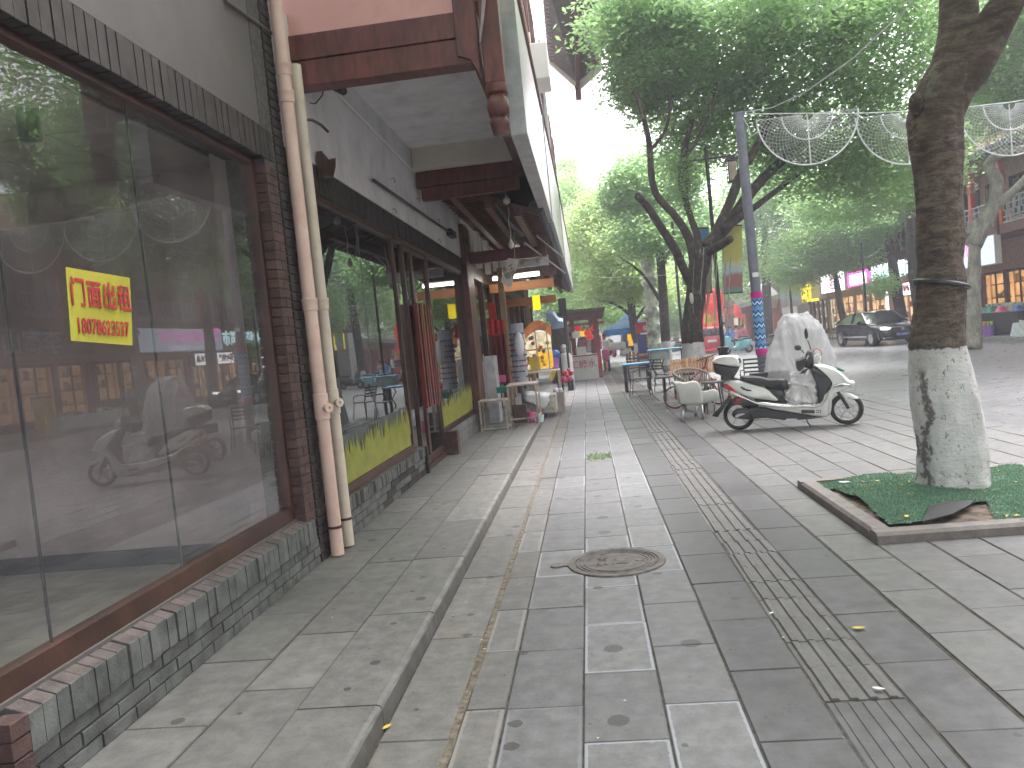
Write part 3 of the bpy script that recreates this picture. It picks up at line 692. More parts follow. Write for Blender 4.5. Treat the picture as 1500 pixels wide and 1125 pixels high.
# ---------------- building with the overhanging upper floor
bd = thing('overhanging_building', 'white shop building whose pink upper floor overhangs the raised walkway on red beams', 'building', (-2.3, 10, ZW))
M().box(-2.6, XW, 5.9, 14.45, 3.29, 4.42).build('wall', m_plaster, bd)
M().box(-2.15, -.62, 6.36, 10.5, 4.40, 4.5).build('soffit', m_plaster, bd)
M().box(-2.15, -.62, 10.5, 33, 4.45, 4.6).build('soffit', m_brownwood, bd)
bmf = [(-2.6, -.62, 6.14, 6.34, 4.045, 4.245), (-2.6, -.62, 6.15, 6.33, 3.84, 4.04)]
for q in bmf: M().box(*q).build('beam', m_redwood, bd, bevel=.006)
M().box(-2.6, -.645, 6.165, 6.33, 4.247, 7.6).build('pink_panel', m_pink, bd)
M().box(-2.15, -.63, 6.16, 6.32, 4.25, 4.275).build('panel_moulding', m_pink, bd)
M().box(-2.14, -.62, 10.50, 10.72, 4.115, 4.40).build('cream_beam', m_cream, bd)
M().box(-2.14, -.66, 10.66, 10.84, 3.90, 4.11).build('beam', m_redwood, bd, bevel=.005)
M().box(-2.09, -.72, 10.68, 10.82, 3.72, 3.897).build('beam', m_redwood, bd, bevel=.005)
M().box(-.74, -.62, 6.35, 33, 4.0, 4.4).build('edge_beam', m_brownwood, bd)
M().box(-.78, -.60, 6.34, 33, 4.6, 9.6).build('upper_wall', m_cream, bd)
M().box(-.598, -.55, 6.5, 33, 7.3, 7.5).build('string_course', m_redwood, bd)
wmesh = M().box(-.02, .02, -.6, .6, 0, 1.3).mesh('window', m_glass_d); fmesh = M()
fmesh.box(-.03, .03, -.66, -.6, -.06, 1.36).box(-.03, .03, .6, .66, -.06, 1.36).box(-.03, .03, -.6, .6, -.06, 0).box(-.03, .03, -.6, .6, 1.3, 1.36).box(-.03, .03, -.02, .02, 0, 1.3)
fmesh = fmesh.mesh('window_frame', m_redwood)
for y in (9, 12, 15, 18, 21, 24, 27, 30):
    for z in (5.75, 7.8):
        wo_ = inst('window', wmesh, (-.585, y, z), bd); inst('window_frame', fmesh, (-.575, y, z), bd)
M().tube([(-.5, 20.5, 4.6), (-.5, 20.5, 9.4)], .05, 10).build('roof_drainpipe', m_whitepaint, bd)
ac = M().box(-.56, -.2, 13.2, 14.0, 6.0, 6.6); ac.build('air_conditioner', m_whitepaint, label='white outdoor air conditioner unit high on the upper wall above the sign boards', cat='air conditioner', bevel=.02)
# carved hanging post and its bracket
ps = thing('hanging_post', 'carved dark red hanging post at the outer end of the nearest beam', 'post', (-.52, 6.2, 3.27))
M().box(-.60, -.44, 6.12, 6.28, 3.66, 7.6).build('shaft', m_redwood, ps, bevel=.01)
def sq_lathe(cx, cy, prof, name, par, mm):
    m = M(); b = 0
    for r_, z in prof:
        for k in range(16):
            a = 2*math.pi*(k+.5)/16; c_, s_ = math.cos(a), math.sin(a); f = 1/max(abs(c_), abs(s_)); f = 1+(f-1)*.75
            m.v.append((cx+r_*c_*f, cy+r_*s_*f, z))
    for i in range(len(prof)-1):
        for k in range(16): m.f.append((i*16+k, i*16+(k+1) % 16, (i+1)*16+(k+1) % 16, (i+1)*16+k)); m.m.append(0)
    m.f += [tuple(range(16))[::-1], tuple(range((len(prof)-1)*16, len(prof)*16))]; m.m += [0, 0]
    return m.build(name, mm, par, smooth=True, auto=45)
sq_lathe(-.52, 6.2, [(0.025, 3.27), (0.063, 3.275), (0.071, 3.33), (0.080, 3.36), (0.067, 3.385), (0.059, 3.40), (0.080, 3.42), (0.088, 3.47), (0.082, 3.53), (0.059, 3.56), (0.057, 3.575), (0.084, 3.59), (0.091, 3.62), (0.084, 3.66)], 'carved_drop', ps, m_redwood)
m = M(); pts = [(-.80, 4.62), (-.80, 3.9), (-.70, 3.86), (-.63, 3.72), (-.622, 4.62)]
m.prism([(x, 6.13, z) for x, z in pts], (0, .1, 0)); m.build('bracket', m_redwood, ps, bevel=.006)
m = M(); N = 14
for i in range(N+1):
    t = i/N; z = 5.4-1.45*t; x0 = -.60+.09*math.sin(t*3)-.02; m.v += [(x0, 6.07, z), (x0+.10*(1-t)+.012, 6.05, z)]
for i in range(N): m.f.append((2*i, 2*i+1, 2*i+3, 2*i+2)); m.m.append(0)
o = m.build('torn_sheet', mat('grey_plastic_sheet', (.30, .29, .28), .6), ps); sd = o.modifiers.new('s', 'SOLIDIFY'); sd.thickness = .004
# long sign boxes hung outside the overhang
m_sign = mat('pale_sign_face', (.66, .64, .66), .28, var=.05, scale=.5, bump=0, dirt=(.60, .45, .42), dirt_amt=.3, dirt_scale=.35)
m_signe = mat('sign_edge_metal', (.38, .39, .41), .4, metal=.3)
def sign_box(y0, y1, z0, zt0, zt1, label):
    t = thing('sign_box', label, 'sign box', (-.42, y0, z0), 'sign boxes along the overhang')
    x0, x1 = -.50, -.375
    m = M(); m.add([(x0, y0, z0), (x1, y0, z0), (x1, y1, z0), (x0, y1, z0), (x0, y0, zt0), (x1, y0, zt0), (x1, y1, zt1), (x0, y1, zt1)], [(0, 3, 2, 1), (4, 5, 6, 7), (0, 1, 5, 4), (1, 2, 6, 5), (2, 3, 7, 6), (3, 0, 4, 7)]); m.build('casing', m_signe, t)
    m = M(); m.quad((x1+.004, y0+.03, z0+.035), (x1+.004, y1-.03, z0+.035), (x1+.004, y1-.03, zt1-.04), (x1+.004, y0+.03, zt0-.04)); m.build('face', m_sign, t)
    m = M(); m.bar((x1+.01, y0, zt0-.01), (x1+.01, y1, zt1-.01), .05); m.build('top_trim', m_redwood, t)
    m = M(); m.box(x1, x1+.02, y0, y0+.035, z0, zt0-.05); m.box(x1, x1+.02, y0+.035, y1, z0, z0+.035); m.build('edge_trim', m_signe, t)
sign_box(7.0, 12.4, 3.47, 5.02, 5.20, 'nearest long pale sign box hanging outside the overhang')
sign_box(12.45, 20, 3.53, 5.24, 5.50, 'middle pale sign box hanging outside the overhang')
sign_box(20.05, 33, 3.56, 5.45, 5.30, 'farthest pale sign box, ending near the trees')
# things fixed under the overhang
t = thing('security_camera', 'black bullet security camera fixed under the first red beam', 'camera', (-1.95, 6.5, 3.8))
c0 = AY(497, 132, 6.6)
m = M(); m.tube([c0+Vector((-.06, .02, .05)), c0+Vector((.05, -.04, -.03))], .035, 14); m.build('body', m_black, t)
m = M(); m.tube([c0+Vector((.05, -.04, -.03)), c0+Vector((.056, -.045, -.035))], .028, 14); m.build('lens', m_glass_d, t)
m = M(); m.tube([c0+Vector((-.05, .0, .05)), c0+Vector((-.12, .02, .07)), c0+Vector((-.13, .02, .12))], .012, 8); m.box(c0.x-.17, c0.x-.09, c0.y-.02, c0.y+.06, c0.z+.1, c0.z+.14); m.build('bracket', m_black, t)
ca = [AY(*q, 6.5) for q in ((470, 128), (452, 130), (444, 140), (448, 150), (462, 152), (472, 140), (474, 130))]
M().tube(ca, .006, 6).build('camera_cable', m_black, label='black cable loop hanging beside the security camera', cat='cable')
M().tube([AX(482, 124, -2.13), AX(608, 253, -2.13)], .012, 8).build('conduit', m_whitepaint, label='white conduit running along the top of the white wall', cat='conduit')
M().tube([AX(330, 0, -2.15), AX(400, 50, -2.15), AX(402, 52, -2.15)], .012, 8).build('conduit', m_greyplaster, label='thin conduit crossing the grey wall above the dark window', cat='conduit')
t = thing('light_bar', 'long black light bar fixed on the white wall above the shop window', 'light bar', AX(547, 264, -2.1))
M().tube([AX(547, 264, -2.1), AX(664, 344, -2.1)], .02, 8).build('bar', m_black, t)
q = AX(662, 343, -2.1); M().box(q.x-.05, q.x+.04, q.y-.25, q.y+.2, q.z-.05, q.z+.06).build('junction_box', m_black, t)
q = AX(682, 355, -2.1); M().box(q.x-.05, q.x+.05, q.y-.2, q.y+.25, q.z-.06, q.z+.05).build('end_box', m_black, t)
for (px, py, hl) in ((573, 262, 'nearest the viewer, above the light bar'), (610, 292, 'second along, just under the second red beam'), (575, 307, 'lowest one, below the light bar'), (640, 322, 'above the far half of the light bar'), (641, 352, 'farthest, below the far end of the light bar')):
    q = AX(px, py, -2.145); M().tube([q, q+Vector((.03, 0, .01)), q+Vector((.04, .02, -.02)), q+Vector((.03, .04, -.04))], .005, 5).build('wall_hook', m_greymetal, label='small rusty wall hook '+hl, cat='hook', group='hooks on the white wall')
q = AX(440, 175, -2.12); M().tube([q, q+Vector((.08, .05, .0)), q+Vector((.12, .15, -.02)), q+Vector((.15, .22, -.06))], .012, 6).build('bent_rod', m_frame, label='bent rusty rod sticking out from the wall behind the drainpipes', cat='rod')
wd = [AX(*q, -2.13) for q in ((463, 222), (474, 235), (484, 232), (484, 245), (480, 262), (466, 262))]
M().prism(wd, (.05, 0, 0)).build('carved_bracket', m_frame, label='small carved wooden bracket above the second window beside the drainpipes', cat='bracket')
# ---------------- second shop
XS = -2.205
s2 = thing('glass_fronted_shop', 'shop with mirror-like windows, yellow grass decals and a double door with slatted wooden handles', 'shop', (-2.4, 10, ZW))
core = M(); core.box(-2.45, -2.158, 6.3, 9.0, ZW-.05, .425); core.box(-2.45, -2.17, 11.0, 14.1, ZW-.05, .425); core.box(-2.45, -2.165, 5.8, 14.45, 3.04, 3.29); core.box(-2.45, -2.17, 5.79, 6.3, ZW-.05, 3.05)
core.build('masonry_core', m_mortar, s2)
soldiers(s2, -2.125, 6.32, 9.40, .325, .115, .10, [m_brick_d, m_brick_g, m_brick_g], slope=.01)
courses(s2, -2.145, 6.30, 9.42, ZW, 3, .073, [m_brick_g, m_brick_g, m_brick_d], length=.36)
M().box(-2.45, -2.11, 9.42, 9.50, ZW, .44).build('sill_end_stone', m_brick_d, s2)
m_stone = mat('grey_sill_stone', (.17, .17, .165), .8, rand=.15, scale=8, bump=.5, dirt=(.09, .085, .08))
ms_ = [M().box(-.1, 0, 0, .59, 0, .098).mesh('sill_stone', m_stone), M().box(-.1, 0, 0, .40, 0, .098).mesh('sill_stone', m_stone)]
for r_ in range(3):
    y = 11.02
    for k in range(5):
        L = .59 if (k+r_) % 2 else .59
        if y+L > 14.1: break
        inst('sill_stone', ms_[0], (-2.13, y, ZW+r_*.105), s2); y += .6
M().box(-2.35, -1.98, 10.93, 11.10, ZW, .44).build('sill_end_block', m_brick_r, s2, bevel=.008)
soldiers(s2, XW, 5.80, 14.4, 3.045, .235, .1, [m_brick_d]*3)
courses(s2, XW-.004, 5.80, 6.28, .1, 43, .0685, [m_brick_d, m_brick_g], length=.24)
rails(s2, XS, 6.28, 9.06, .445, 3.045, w_=.06, bottom=.085)
M().box(XS-.02, XS+.012, 7.66, 7.675, .53, 2.985).build('glazing_seam', m_greymetal, s2)
rails(s2, XS, 10.93, 14.12, .415, 3.045, w_=.07, bottom=.08)
dr = M(); dr.box(XS-.05, XS+.05, 9.06, 10.93, ZW+.002, ZW+.05); dr.box(XS-.045, XS+.045, 9.06, 10.93, 2.985, 3.045); dr.box(XS-.03, XS+.03, 9.5, 9.545, ZW+.05, 2.985)
dr.build('door_frame', m_frame, s2, bevel=.004)
GL2 = glass('mirror_like_glass', (.45, .52, .50), 2.6)
pane(s2, 6.34, 7.66, .53, 2.985, X=XS, mm=GL2, yaw=R(-.5)); pane(s2, 7.675, 9.0, .53, 2.985, X=XS, mm=GL2, yaw=R(-.5)); pane(s2, 11.0, 14.05, .495, 2.975, X=XS, mm=GL2, yaw=R(-.2))
M().quad((XS, 9.06, .15), (XS, 9.5, .15), (XS, 9.5, 2.985), (XS, 9.06, 2.985)).build('glass_pane', GL2, s2)
for (a, b, nm) in ((9.548, 10.01, 0), (10.02, 10.925, 1)):
    lf = M(); lf.box(XS-.02, XS+.02, a, a+.05, .155, 2.98).box(XS-.02, XS+.02, b-.05, b, .155, 2.98).box(XS-.02, XS+.02, a+.05, b-.05, .155, .26).box(XS-.02, XS+.02, a+.05, b-.05, 2.93, 2.98)
    d_ = lf.build('door', m_frame, s2, bevel=.003)
    M().quad((XS, a+.05, .26), (XS, b-.05, .26), (XS, b-.05, 2.93), (XS, a+.05, 2.93)).build('door_glass', GL2, d_)
m_hand = mat('red_glow_varnish', (.13, .02, .014), .16, var=.25, scale=3, bump=0)  # reflected red lantern light put into the dark varnish colour
for k, y in enumerate((9.66, 9.84, 9.95, 10.13, 10.30, 10.44)):
    hh = M(); hh.box(XS+.05, XS+.115, y, y+(.085 if k in (2, 3) else .055), .90, 2.25)
    for z in (1.1, 2.05): hh.box(XS+.02, XS+.05, y+.01, y+.04, z, z+.05)
    hh.build('door_handle_slat', m_hand, s2, bevel=.006)
# yellow grass decal on the glass
m_dec = mat('yellow_green_decal', (.24, .255, .035), .5, var=.1, scale=5, bump=0)
def grass(y0, y1, z0, h0, h1):
    m = M(); X = XS+.014; qi = 0; m.quad((X, y0, z0), (X, y1, z0), (X, y1, z0+h1*.5), (X, y0, z0+h0*.5)); y = y0
    while y < y1-.03:
        wd_ = random.uniform(.02, .045); t_ = (y-y0)/(y1-y0); hh = (h0+(h1-h0)*t_)*random.uniform(.65, 1.25); l = random.uniform(-.012, .012)
        qi = (qi+1) % 17; q_ = X+.0006+qi*.0003; m.add([(q_, y-wd_*.5, z0+h0*.40), (q_, y+wd_*1.8, z0+h0*.40), (q_, y+wd_*.5+l, z0+hh)], [(0, 1, 2)]); y += wd_*.5
    m.build('grass_decal', m_dec, s2)
grass(6.36, 8.98, .53, .32, .42); grass(11.02, 14.0, .495, .36, .44)
fr = M(); X = XS+.006
m_frost = mat('grey_frosted_film', (.10, .12, .125), .4, var=.1, bump=0, alpha=.75)
M().quad((X, 6.35, .53), (X, 8.99, .53), (X, 8.99, 1.0), (X, 6.35, .95)).build('frosted_strip', m_frost, s2)
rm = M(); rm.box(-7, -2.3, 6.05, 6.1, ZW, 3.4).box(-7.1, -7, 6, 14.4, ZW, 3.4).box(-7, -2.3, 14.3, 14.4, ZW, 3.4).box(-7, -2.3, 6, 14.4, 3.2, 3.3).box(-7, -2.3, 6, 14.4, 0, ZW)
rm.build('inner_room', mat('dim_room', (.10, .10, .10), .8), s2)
tb = thing('dining_table', 'dark dining table seen through the shop window', 'table', (-4.2, 8.6, ZW))
M().box(-4.8, -3.7, 8.0, 9.2, .78, .82).build('table_top', m_brownwood, tb)
for x, y in ((-4.7, 8.1), (-3.8, 8.1), (-4.7, 9.1), (-3.8, 9.1)): M().box(x-.03, x+.03, y-.03, y+.03, ZW, .78).build('leg', m_black, tb)
# dark timber pillar between the shops
pl = thing('timber_pillar', 'wide dark timber pillar at the far end of the glass shop', 'pillar', (-2.2, 14.3, ZW))
M().box(-2.42, -2.06, 14.13, 14.9, ZW, 3.9).build('shaft', m_brownwood, pl, bevel=.01); M().box(-2.44, -2.02, 14.1, 14.95, ZW, .38).build('base', m_stone, pl, bevel=.01)
# ---------------- third shop: timber posts, pale glass
s3 = thing('timber_souvenir_shop', 'open timber-framed souvenir shop past the dark pillar', 'shop', (-2.3, 20, ZW))
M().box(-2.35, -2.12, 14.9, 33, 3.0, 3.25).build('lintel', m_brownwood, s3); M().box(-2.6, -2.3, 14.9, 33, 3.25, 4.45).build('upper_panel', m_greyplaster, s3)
for y in (15.2, 16.6, 18.2, 19.8, 21.6, 23.4, 25.4, 27.4, 29.6, 32): M().box(-2.25, -2.13, y, y+.13, ZW, 3.0).build('post', m_brownwood, s3)
for y in (16.0, 17.5, 19.2, 21.0): M().box(-2.14, -2.02, y, y+.12, 3.25, 4.1).build('strut', m_cream, s3)
pane(s3, 15.33, 16.6, .2, 3.0, X=-2.19, mm=GL2); pane(s3, 16.73, 18.2, .2, 3.0, X=-2.19, mm=GL2)
M().box(-2.26, -2.2, 14.95, 18.2, ZW, .6).build('stall_riser', m_stone, s3)
M().box(-6, -5.9, 14.9, 33, ZW, 3.3).box(-6, -2.3, 32.9, 33, ZW, 3.3).box(-6, -2.3, 14.9, 33, 3.26, 3.3).box(-6, -2.3, 14.9, 33, 0, ZW).build('inner_room', mat('shop_room', (.42, .36, .28), .8), s3)
# tiled canopy under the overhang
cn = thing('tiled_canopy', 'old brown tiled canopy on rafters under the far part of the overhang', 'canopy', (-1.3, 16, 3.3))
def zc(x): return 4.05-(x+2.1)*.40
M().add([(-2.1, 10.9, zc(-2.1)+.05), (-.55, 10.9, zc(-.55)+.05), (-.55, 30, zc(-.55)+.05), (-2.1, 30, zc(-2.1)+.05)], [(0, 1, 2, 3)]).build('boarding', mat('dark_canopy_boards', (.06, .04, .032), .85, scale=5), cn)  # dark brown boarding on the canopy underside
y = 11.0; k = 0
rmh = M().bar((-2.1, 0, zc(-2.1)), (-.5, 0, zc(-.5)), .05, .07).mesh('rafter', m_brownwood)
while y < 30 and k < 60: inst('rafter', rmh, (0, y, 0), cn); y += .30; k += 1
for x in (-1.7, -1.2, -.8): M().box(x-.05, x+.05, 10.9, 30, zc(x)-.14, zc(x)-.03).build('purlin', m_brownwood, cn)
tmh = M().tube([(-.62, 0, zc(-.62)+.08), (-.44, 0, zc(-.44)+.06)], .07, 8).mesh('eave_tile', mat('grey_roof_tile', (.07, .07, .072), .8, rand=.2))
y = 11
while y < 30: inst('eave_tile', tmh, (0, y, 0), cn); y += .17
for y_, x0, x1 in ((14.6, -2.1, -.6), (18.8, -2.1, -.6), (23, -2.1, -.6)): M().box(x0, x1, y_, y_+.16, 3.2, 3.42).build('cross_beam', m_redwood, cn)
o_w = mat('lit_orange_wood', (.42, .17, .06), .6, scale=3, stretch=(1, 1, 3))  # warm light on these beams is put into the wood colour
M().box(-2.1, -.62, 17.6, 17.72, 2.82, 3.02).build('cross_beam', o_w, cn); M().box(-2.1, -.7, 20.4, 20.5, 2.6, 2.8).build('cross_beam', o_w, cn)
M().box(-1.55, -.62, 15.9, 15.98, 3.16, 3.36).build('white_board', m_whitepaint, cn)
for q in ((-1.75, 16.9), (-1.66, 23.0)): M().box(q[0]-.06, q[0]+.06, q[1]-.06, q[1]+.06, ZW, 3.3).build('post', mat('pale_timber', (.30, .22, .13), .7), cn)
for (a, b, hl) in (((768, 355), (828, 400), 'lower'), ((786, 345), (826, 378), 'upper')):
    M().tube([AY(*a, 13.5), AY(*b, 16.5)], .015, 6).build('stay_rod', m_steel, label=hl+' thin metal rod bracing the sign boxes under the overhang', cat='rod', group='bracing rods under the overhang')
tu = thing('fluorescent_lamp', 'lit white fluorescent tube fixed to a beam under the overhang', 'lamp', AY(756, 406, 17))
a, b = AY(722, 409, 17), AY(790, 401, 17)
M().tube([a, b], .035, 10).build('tube', emit('tube_light', (1, .97, .85), 6), tu); M().bar(a+Vector((0, .05, .05)), b+Vector((0, .05, .05)), .08, .04).build('fitting', m_whitepaint, tu)
# hanging bulbs and cords
def bulb(p0, p1, label, r=.045):
    t = thing('hanging_bulb', label, 'bulb', p1, 'bulbs hanging under the overhang')
    N = 6; pts = [p0+(p1-p0)*(i/N)+Vector((.01*math.sin(i*2), 0, 0)) for i in range(N+1)]
    M().tube(pts, .007, 5).build('cord', m_cream, t); M().lathe(p1, [(.001, -.05), (r, -.02), (r, .03), (.02, .06), (.02, .09)], 12).build('lamp_holder', m_cream, t, smooth=True)
bulb(AY(736, 237, 10.9), AY(742, 295, 10.9), 'cream bulb holder hanging on a cord just past the second red beam', .05)
bulb(AY(744, 303, 11.2), AY(749, 360, 11.2), 'lower cream bulb holder hanging on the longer cord', .04)
for i, px in enumerate((768, 790)): bulb(AY(px, 374-(px-768)*.1, 15.8), AY(px, 384-(px-768)*.1, 15.8), 'round bulb %s on the white board under the canopy' % ('nearer the shop' if i == 0 else 'nearer the street'), .07)
tg = thing('hanging_tablet', 'pale tilted signboard hanging on a cord under the canopy', 'sign', AY(750, 395, 13))
cc = [AY(*q, 13) for q in ((744, 378), (760, 380), (748, 422), (733, 413))]
M().prism(cc, (0, .03, 0)).build('board', m_cream, tg); M().tube([AY(753, 340, 13), AY(754, 379, 13)], .006, 5).build('cord', m_cream, tg)
ctr = (cc[0]+cc[1]+cc[2]+cc[3])/4; xd_ = (cc[1]-cc[2]).normalized()
text('lettering', '手工\n银饰', .11, frame_mtx((ctr.x, 12.99, ctr.z), (.95, 0, .3), (-.3, 0, .95)), m_black, tg, extrude=.001)
M().tube([AY(718, 284, 11), AY(732, 305, 11.3), AY(745, 325, 11.6), AY(766, 345, 12)], .025, 6, wob=.3).build('ribbed_cable', m_greymetal, label='ribbed grey cable sagging under the canopy', cat='cable')
# projecting eave of the farther block
ev = thing('projecting_eave', 'tiled eave with dark rafters jutting out high above the sign boxes', 'eave', (0, 23, 9))
m_raf = mat('weathered_rafter', (.20, .165, .145), .7)
E_ = [AY(790, -60, 19.5), AY(886, -60, 19.5), AY(880, 92, 23.5), AY(846, 124, 24.2), AY(803, 86, 24)]
M().prism(E_, (0, .1, .18)).build('roof_slab', mat('dark_eave_boards', (.09, .07, .06), .85), ev)
for i in range(26):
    t = i/25; a = E_[0]*(1-t)+E_[4]*t; b = E_[1]*(1-t)+E_[2]*t
    M().bar(a-Vector((0, 0, .05)), b-Vector((0, 0, .05)), .06, .09).build('rafter', m_raf, ev)
a = (E_[0]*.45+E_[1]*.55); b = E_[3]; M().bar(a-Vector((0, 0, .12)), b-Vector((0, 0, .12)), .12, .12).build('purlin', m_redwood, ev)
M().box(b.x-.09, b.x+.09, b.y-.09, b.y+.09, b.z-.45, b.z-.05).build('hanging_end', m_redwood, ev)
M().bar(E_[3], E_[2], .12, .35).build('eave_edge', m_cream, ev); M().bar(E_[4], E_[3], .12, .2).build('eave_edge', m_cream, ev)
# ================================================================== STREET FURNITURE, VEHICLES NEAR BY
m_wpaint = mat('white_scooter_plastic', (.66, .67, .64), .28, var=.04, scale=3, bump=0, dirt=(.50, .49, .45), dirt_amt=.35)
m_dplast = mat('matt_dark_plastic', (.035, .037, .042), .55, var=.2, dirt=(.09, .085, .08), dirt_amt=.3)
m_seat = mat('black_seat_vinyl', (.018, .018, .02), .38, bump=.2)
m_alu = mat('dull_aluminium', (.45, .45, .44), .35, metal=.9)
m_redp = mat('red_reflector', (.45, .02, .015), .2, bump=0)
m_film = mat('white_plastic_bag', (.66, .66, .66), .32, var=.05, scale=8, bump=.5, bscale=14)
def plane_fn(P0, n):
    P0 = Vector(P0); n = Vector(n).normalized(); eye = Vector((0, 0, EYE))
    def f(px, py, off=0.0):
        d = ray(px, py); P = P0+n*off; t = (P-eye).dot(n)/d.dot(n); return eye+d*t
    return f
A_, B_ = G(1083, 630), G(1238, 622)
A_ = Vector((2.135, 11.66, 0)); B_ = Vector((3.53, 11.29, 0))
dS = (B_-A_).normalized(); nS = Vector((dS.y, -dS.x, 0))          # nS points to the camera
pf = plane_fn(A_, nS)
def z6(x, y, off=0.0): return pf(1030+x/6, 470+y/6, off)
def zp(pts, off=0.0): return [z6(x, y, off) for x, y in pts]
scp = (A_+B_)/2
sc_ = thing('electric_scooter', 'white and black electric scooter with a white top box, parked side-on beside the armchair', 'scooter', scp)
def wheel(c, r, parent, axis, w_=.09, rimr=.62):
    mt = Matrix((axis, axis.cross(Vector((0, 0, 1))), Vector((0, 0, 1)))).transposed()   # local x = axle
    wh = M(); pr = []
    for i in range(13):
        a = math.pi*i/12; pr.append((r-.035+.035*math.sin(a) if 0 < i < 12 else r-.06, -math.cos(a)*w_/2))
    wh.lathe(c, pr+[pr[0]], 32, axis='X', mt=mt); o = wh.build('tyre', m_rubber, parent, smooth=True)
    rm_ = M(); rr = r-.05
    rm_.lathe(c, [(rr, -.03), (rr+.01, -.032), (rr+.01, .032), (rr, .03), (rr-.02, .02), (rr-.02, -.02), (rr, -.03)], 32, axis='X', mt=mt)
    rm_.lathe(c, [(.001, -.045), (.04, -.045), (.045, .045), (.001, .045)], 16, axis='X', mt=mt)
    for k in range(5):
        a = 2*math.pi*k/5+.3; u = mt @ Vector((0, math.cos(a), math.sin(a)))
        rm_.bar(Vector(c)+u*.03, Vector(c)+u*(rr-.01), .03, .03)
    rm_.build('rim', m_alu, parent, smooth=False); return o
cR, cF = z6(315, 838), z6(1262, 792)
RW = .225; cR.z = RW; cF.z = RW
wR = thing('rear_wheel', None, None, cR); wR.parent = sc_; wR.location = cR-WL[sc_.name]
wF = thing('front_wheel', None, None, cF); wF.parent = sc_; wF.location = cF-WL[sc_.name]
wheel(cR, RW, wR, nS, .10); wheel(cF, RW, wF, nS, .09)
dsk = M(); mtx = Matrix((nS, nS.cross(Vector((0, 0, 1))), Vector((0, 0, 1)))).transposed(); dsk.lathe(cF+nS*.05, [(.07, 0), (.10, 0), (.10, .004), (.07, .004), (.07, 0)], 24, axis='X', mt=mtx); dsk.build('brake_disc', m_chrome, wF)
flat = ((-.5, .93), (-.44, 1), (.44, 1), (.5, .93))
def part(name, pts, w_, mm, prof=None, smooth=True, sub=1, auto=60, parent=None):
    m = M(); m.puff(zp(pts), nS, w_, **({'prof': prof} if prof else {})); return m.build(name, mm, parent or sc_, smooth=smooth, auto=auto)
def dens(pts, n=4):
    """round an outline with a Catmull-Rom curve"""
    P = [Vector((*p, 0)) for p in pts]; N = len(P); out = []
    for i in range(N):
        p0, p1, p2, p3 = P[i-1], P[i], P[(i+1) % N], P[(i+2) % N]
        for k in range(n):
            t = k/n; q = .5*((2*p1)+(p2-p0)*t+(2*p0-5*p1+4*p2-p3)*t*t+(3*p1-p0-3*p2+p3)*t**3); out.append((q.x, q.y))
    return out
tb = part('top_box_base', [(90, 372), (320, 402), (312, 425), (275, 490), (262, 500), (218, 488), (120, 462), (98, 440)], .36, m_dplast)
part('top_box_lid', dens([(84, 366), (98, 335), (130, 312), (200, 303), (288, 303), (318, 326), (332, 372), (318, 402), (200, 388)], 3), .37, m_wpaint)
part('top_box_lock', dens([(300, 318), (322, 330), (332, 368), (318, 384), (304, 360)], 3), .30, m_dplast)
part('rear_rack', [(235, 490), (290, 500), (385, 535), (380, 550), (300, 530), (240, 512)], .16, m_greymetal)
part('seat', dens([(325, 490), (400, 482), (500, 492), (590, 512), (690, 505), (742, 525), (755, 595), (705, 602), (600, 585), (540, 568), (420, 545), (345, 520)], 3), .28, m_seat)
part('tail_fairing', dens([(186, 545), (240, 518), (330, 520), (420, 545), (560, 588), (620, 640), (672, 697), (560, 690), (440, 675), (340, 645), (250, 600)], 3), .30, m_wpaint)
part('seat_base', [(540, 570), (700, 600), (722, 625), (728, 650), (694, 680), (732, 727), (460, 705), (445, 680), (600, 660)], .24, m_dplast)
part('tail_light', [(183, 546), (215, 545), (262, 575), (312, 628), (260, 612), (200, 592)], .31, m_redp)
part('side_emblem', [(325, 572), (345, 568), (385, 590), (430, 600), (436, 612), (395, 612), (350, 596)], .305, m_dplast, prof=flat)
part('lower_fairing', dens([(470, 722), (600, 742), (800, 750), (960, 748), (1040, 735), (1085, 690), (1108, 610), (1122, 640), (1118, 740), (1098, 826), (1040, 838), (860, 812), (680, 785), (560, 760)], 3), .34, m_wpaint)
part('under_tray', [(430, 755), (560, 765), (700, 790), (860, 815), (1050, 838), (960, 852), (840, 862), (830, 850), (735, 850), (720, 864), (560, 845), (450, 870), (400, 800)], .26, m_dplast, prof=flat)
part('vent_panel', [(856, 770), (980, 770), (985, 802), (862, 800)], .346, m_dplast, prof=flat)
for i in range(3):
    for j in range(2): part('vent_dot', [(992+i*16, 772+j*16), (1003+i*16, 772+j*16), (1003+i*16, 782+j*16), (992+i*16, 782+j*16)], .346, m_dplast, prof=flat)
part('motor_cover', dens([(255, 810), (300, 770), (400, 768), (560, 778), (585, 815), (560, 848), (450, 862), (330, 858), (270, 845)], 3), .20, m_dplast)
part('mudflap', [(238, 655), (262, 668), (130, 842), (80, 832)], .14, m_dplast, prof=flat)
part('rear_fender', dens([(230, 690), (300, 668), (400, 680), (470, 720), (480, 760), (400, 752), (300, 735), (225, 750)], 3), .16, m_dplast)
part('turn_signal', dens([(245, 665), (262, 652), (280, 668), (262, 685)], 2), .26, mat('amber_lens', (.55, .30, .12), .2, bump=0))
part('reflector', dens([(285, 680), (350, 668), (360, 690), (300, 700)], 2), .24, m_redp); part('reflector', dens([(262, 702), (330, 708), (325, 722), (268, 718)], 2), .24, m_redp)
part('leg_shield', dens([(945, 415), (985, 405), (1060, 452), (1128, 515), (1142, 548), (1090, 605), (1055, 690), (1008, 722), (1012, 620), (982, 525), (955, 465)], 3), .36, m_dplast)
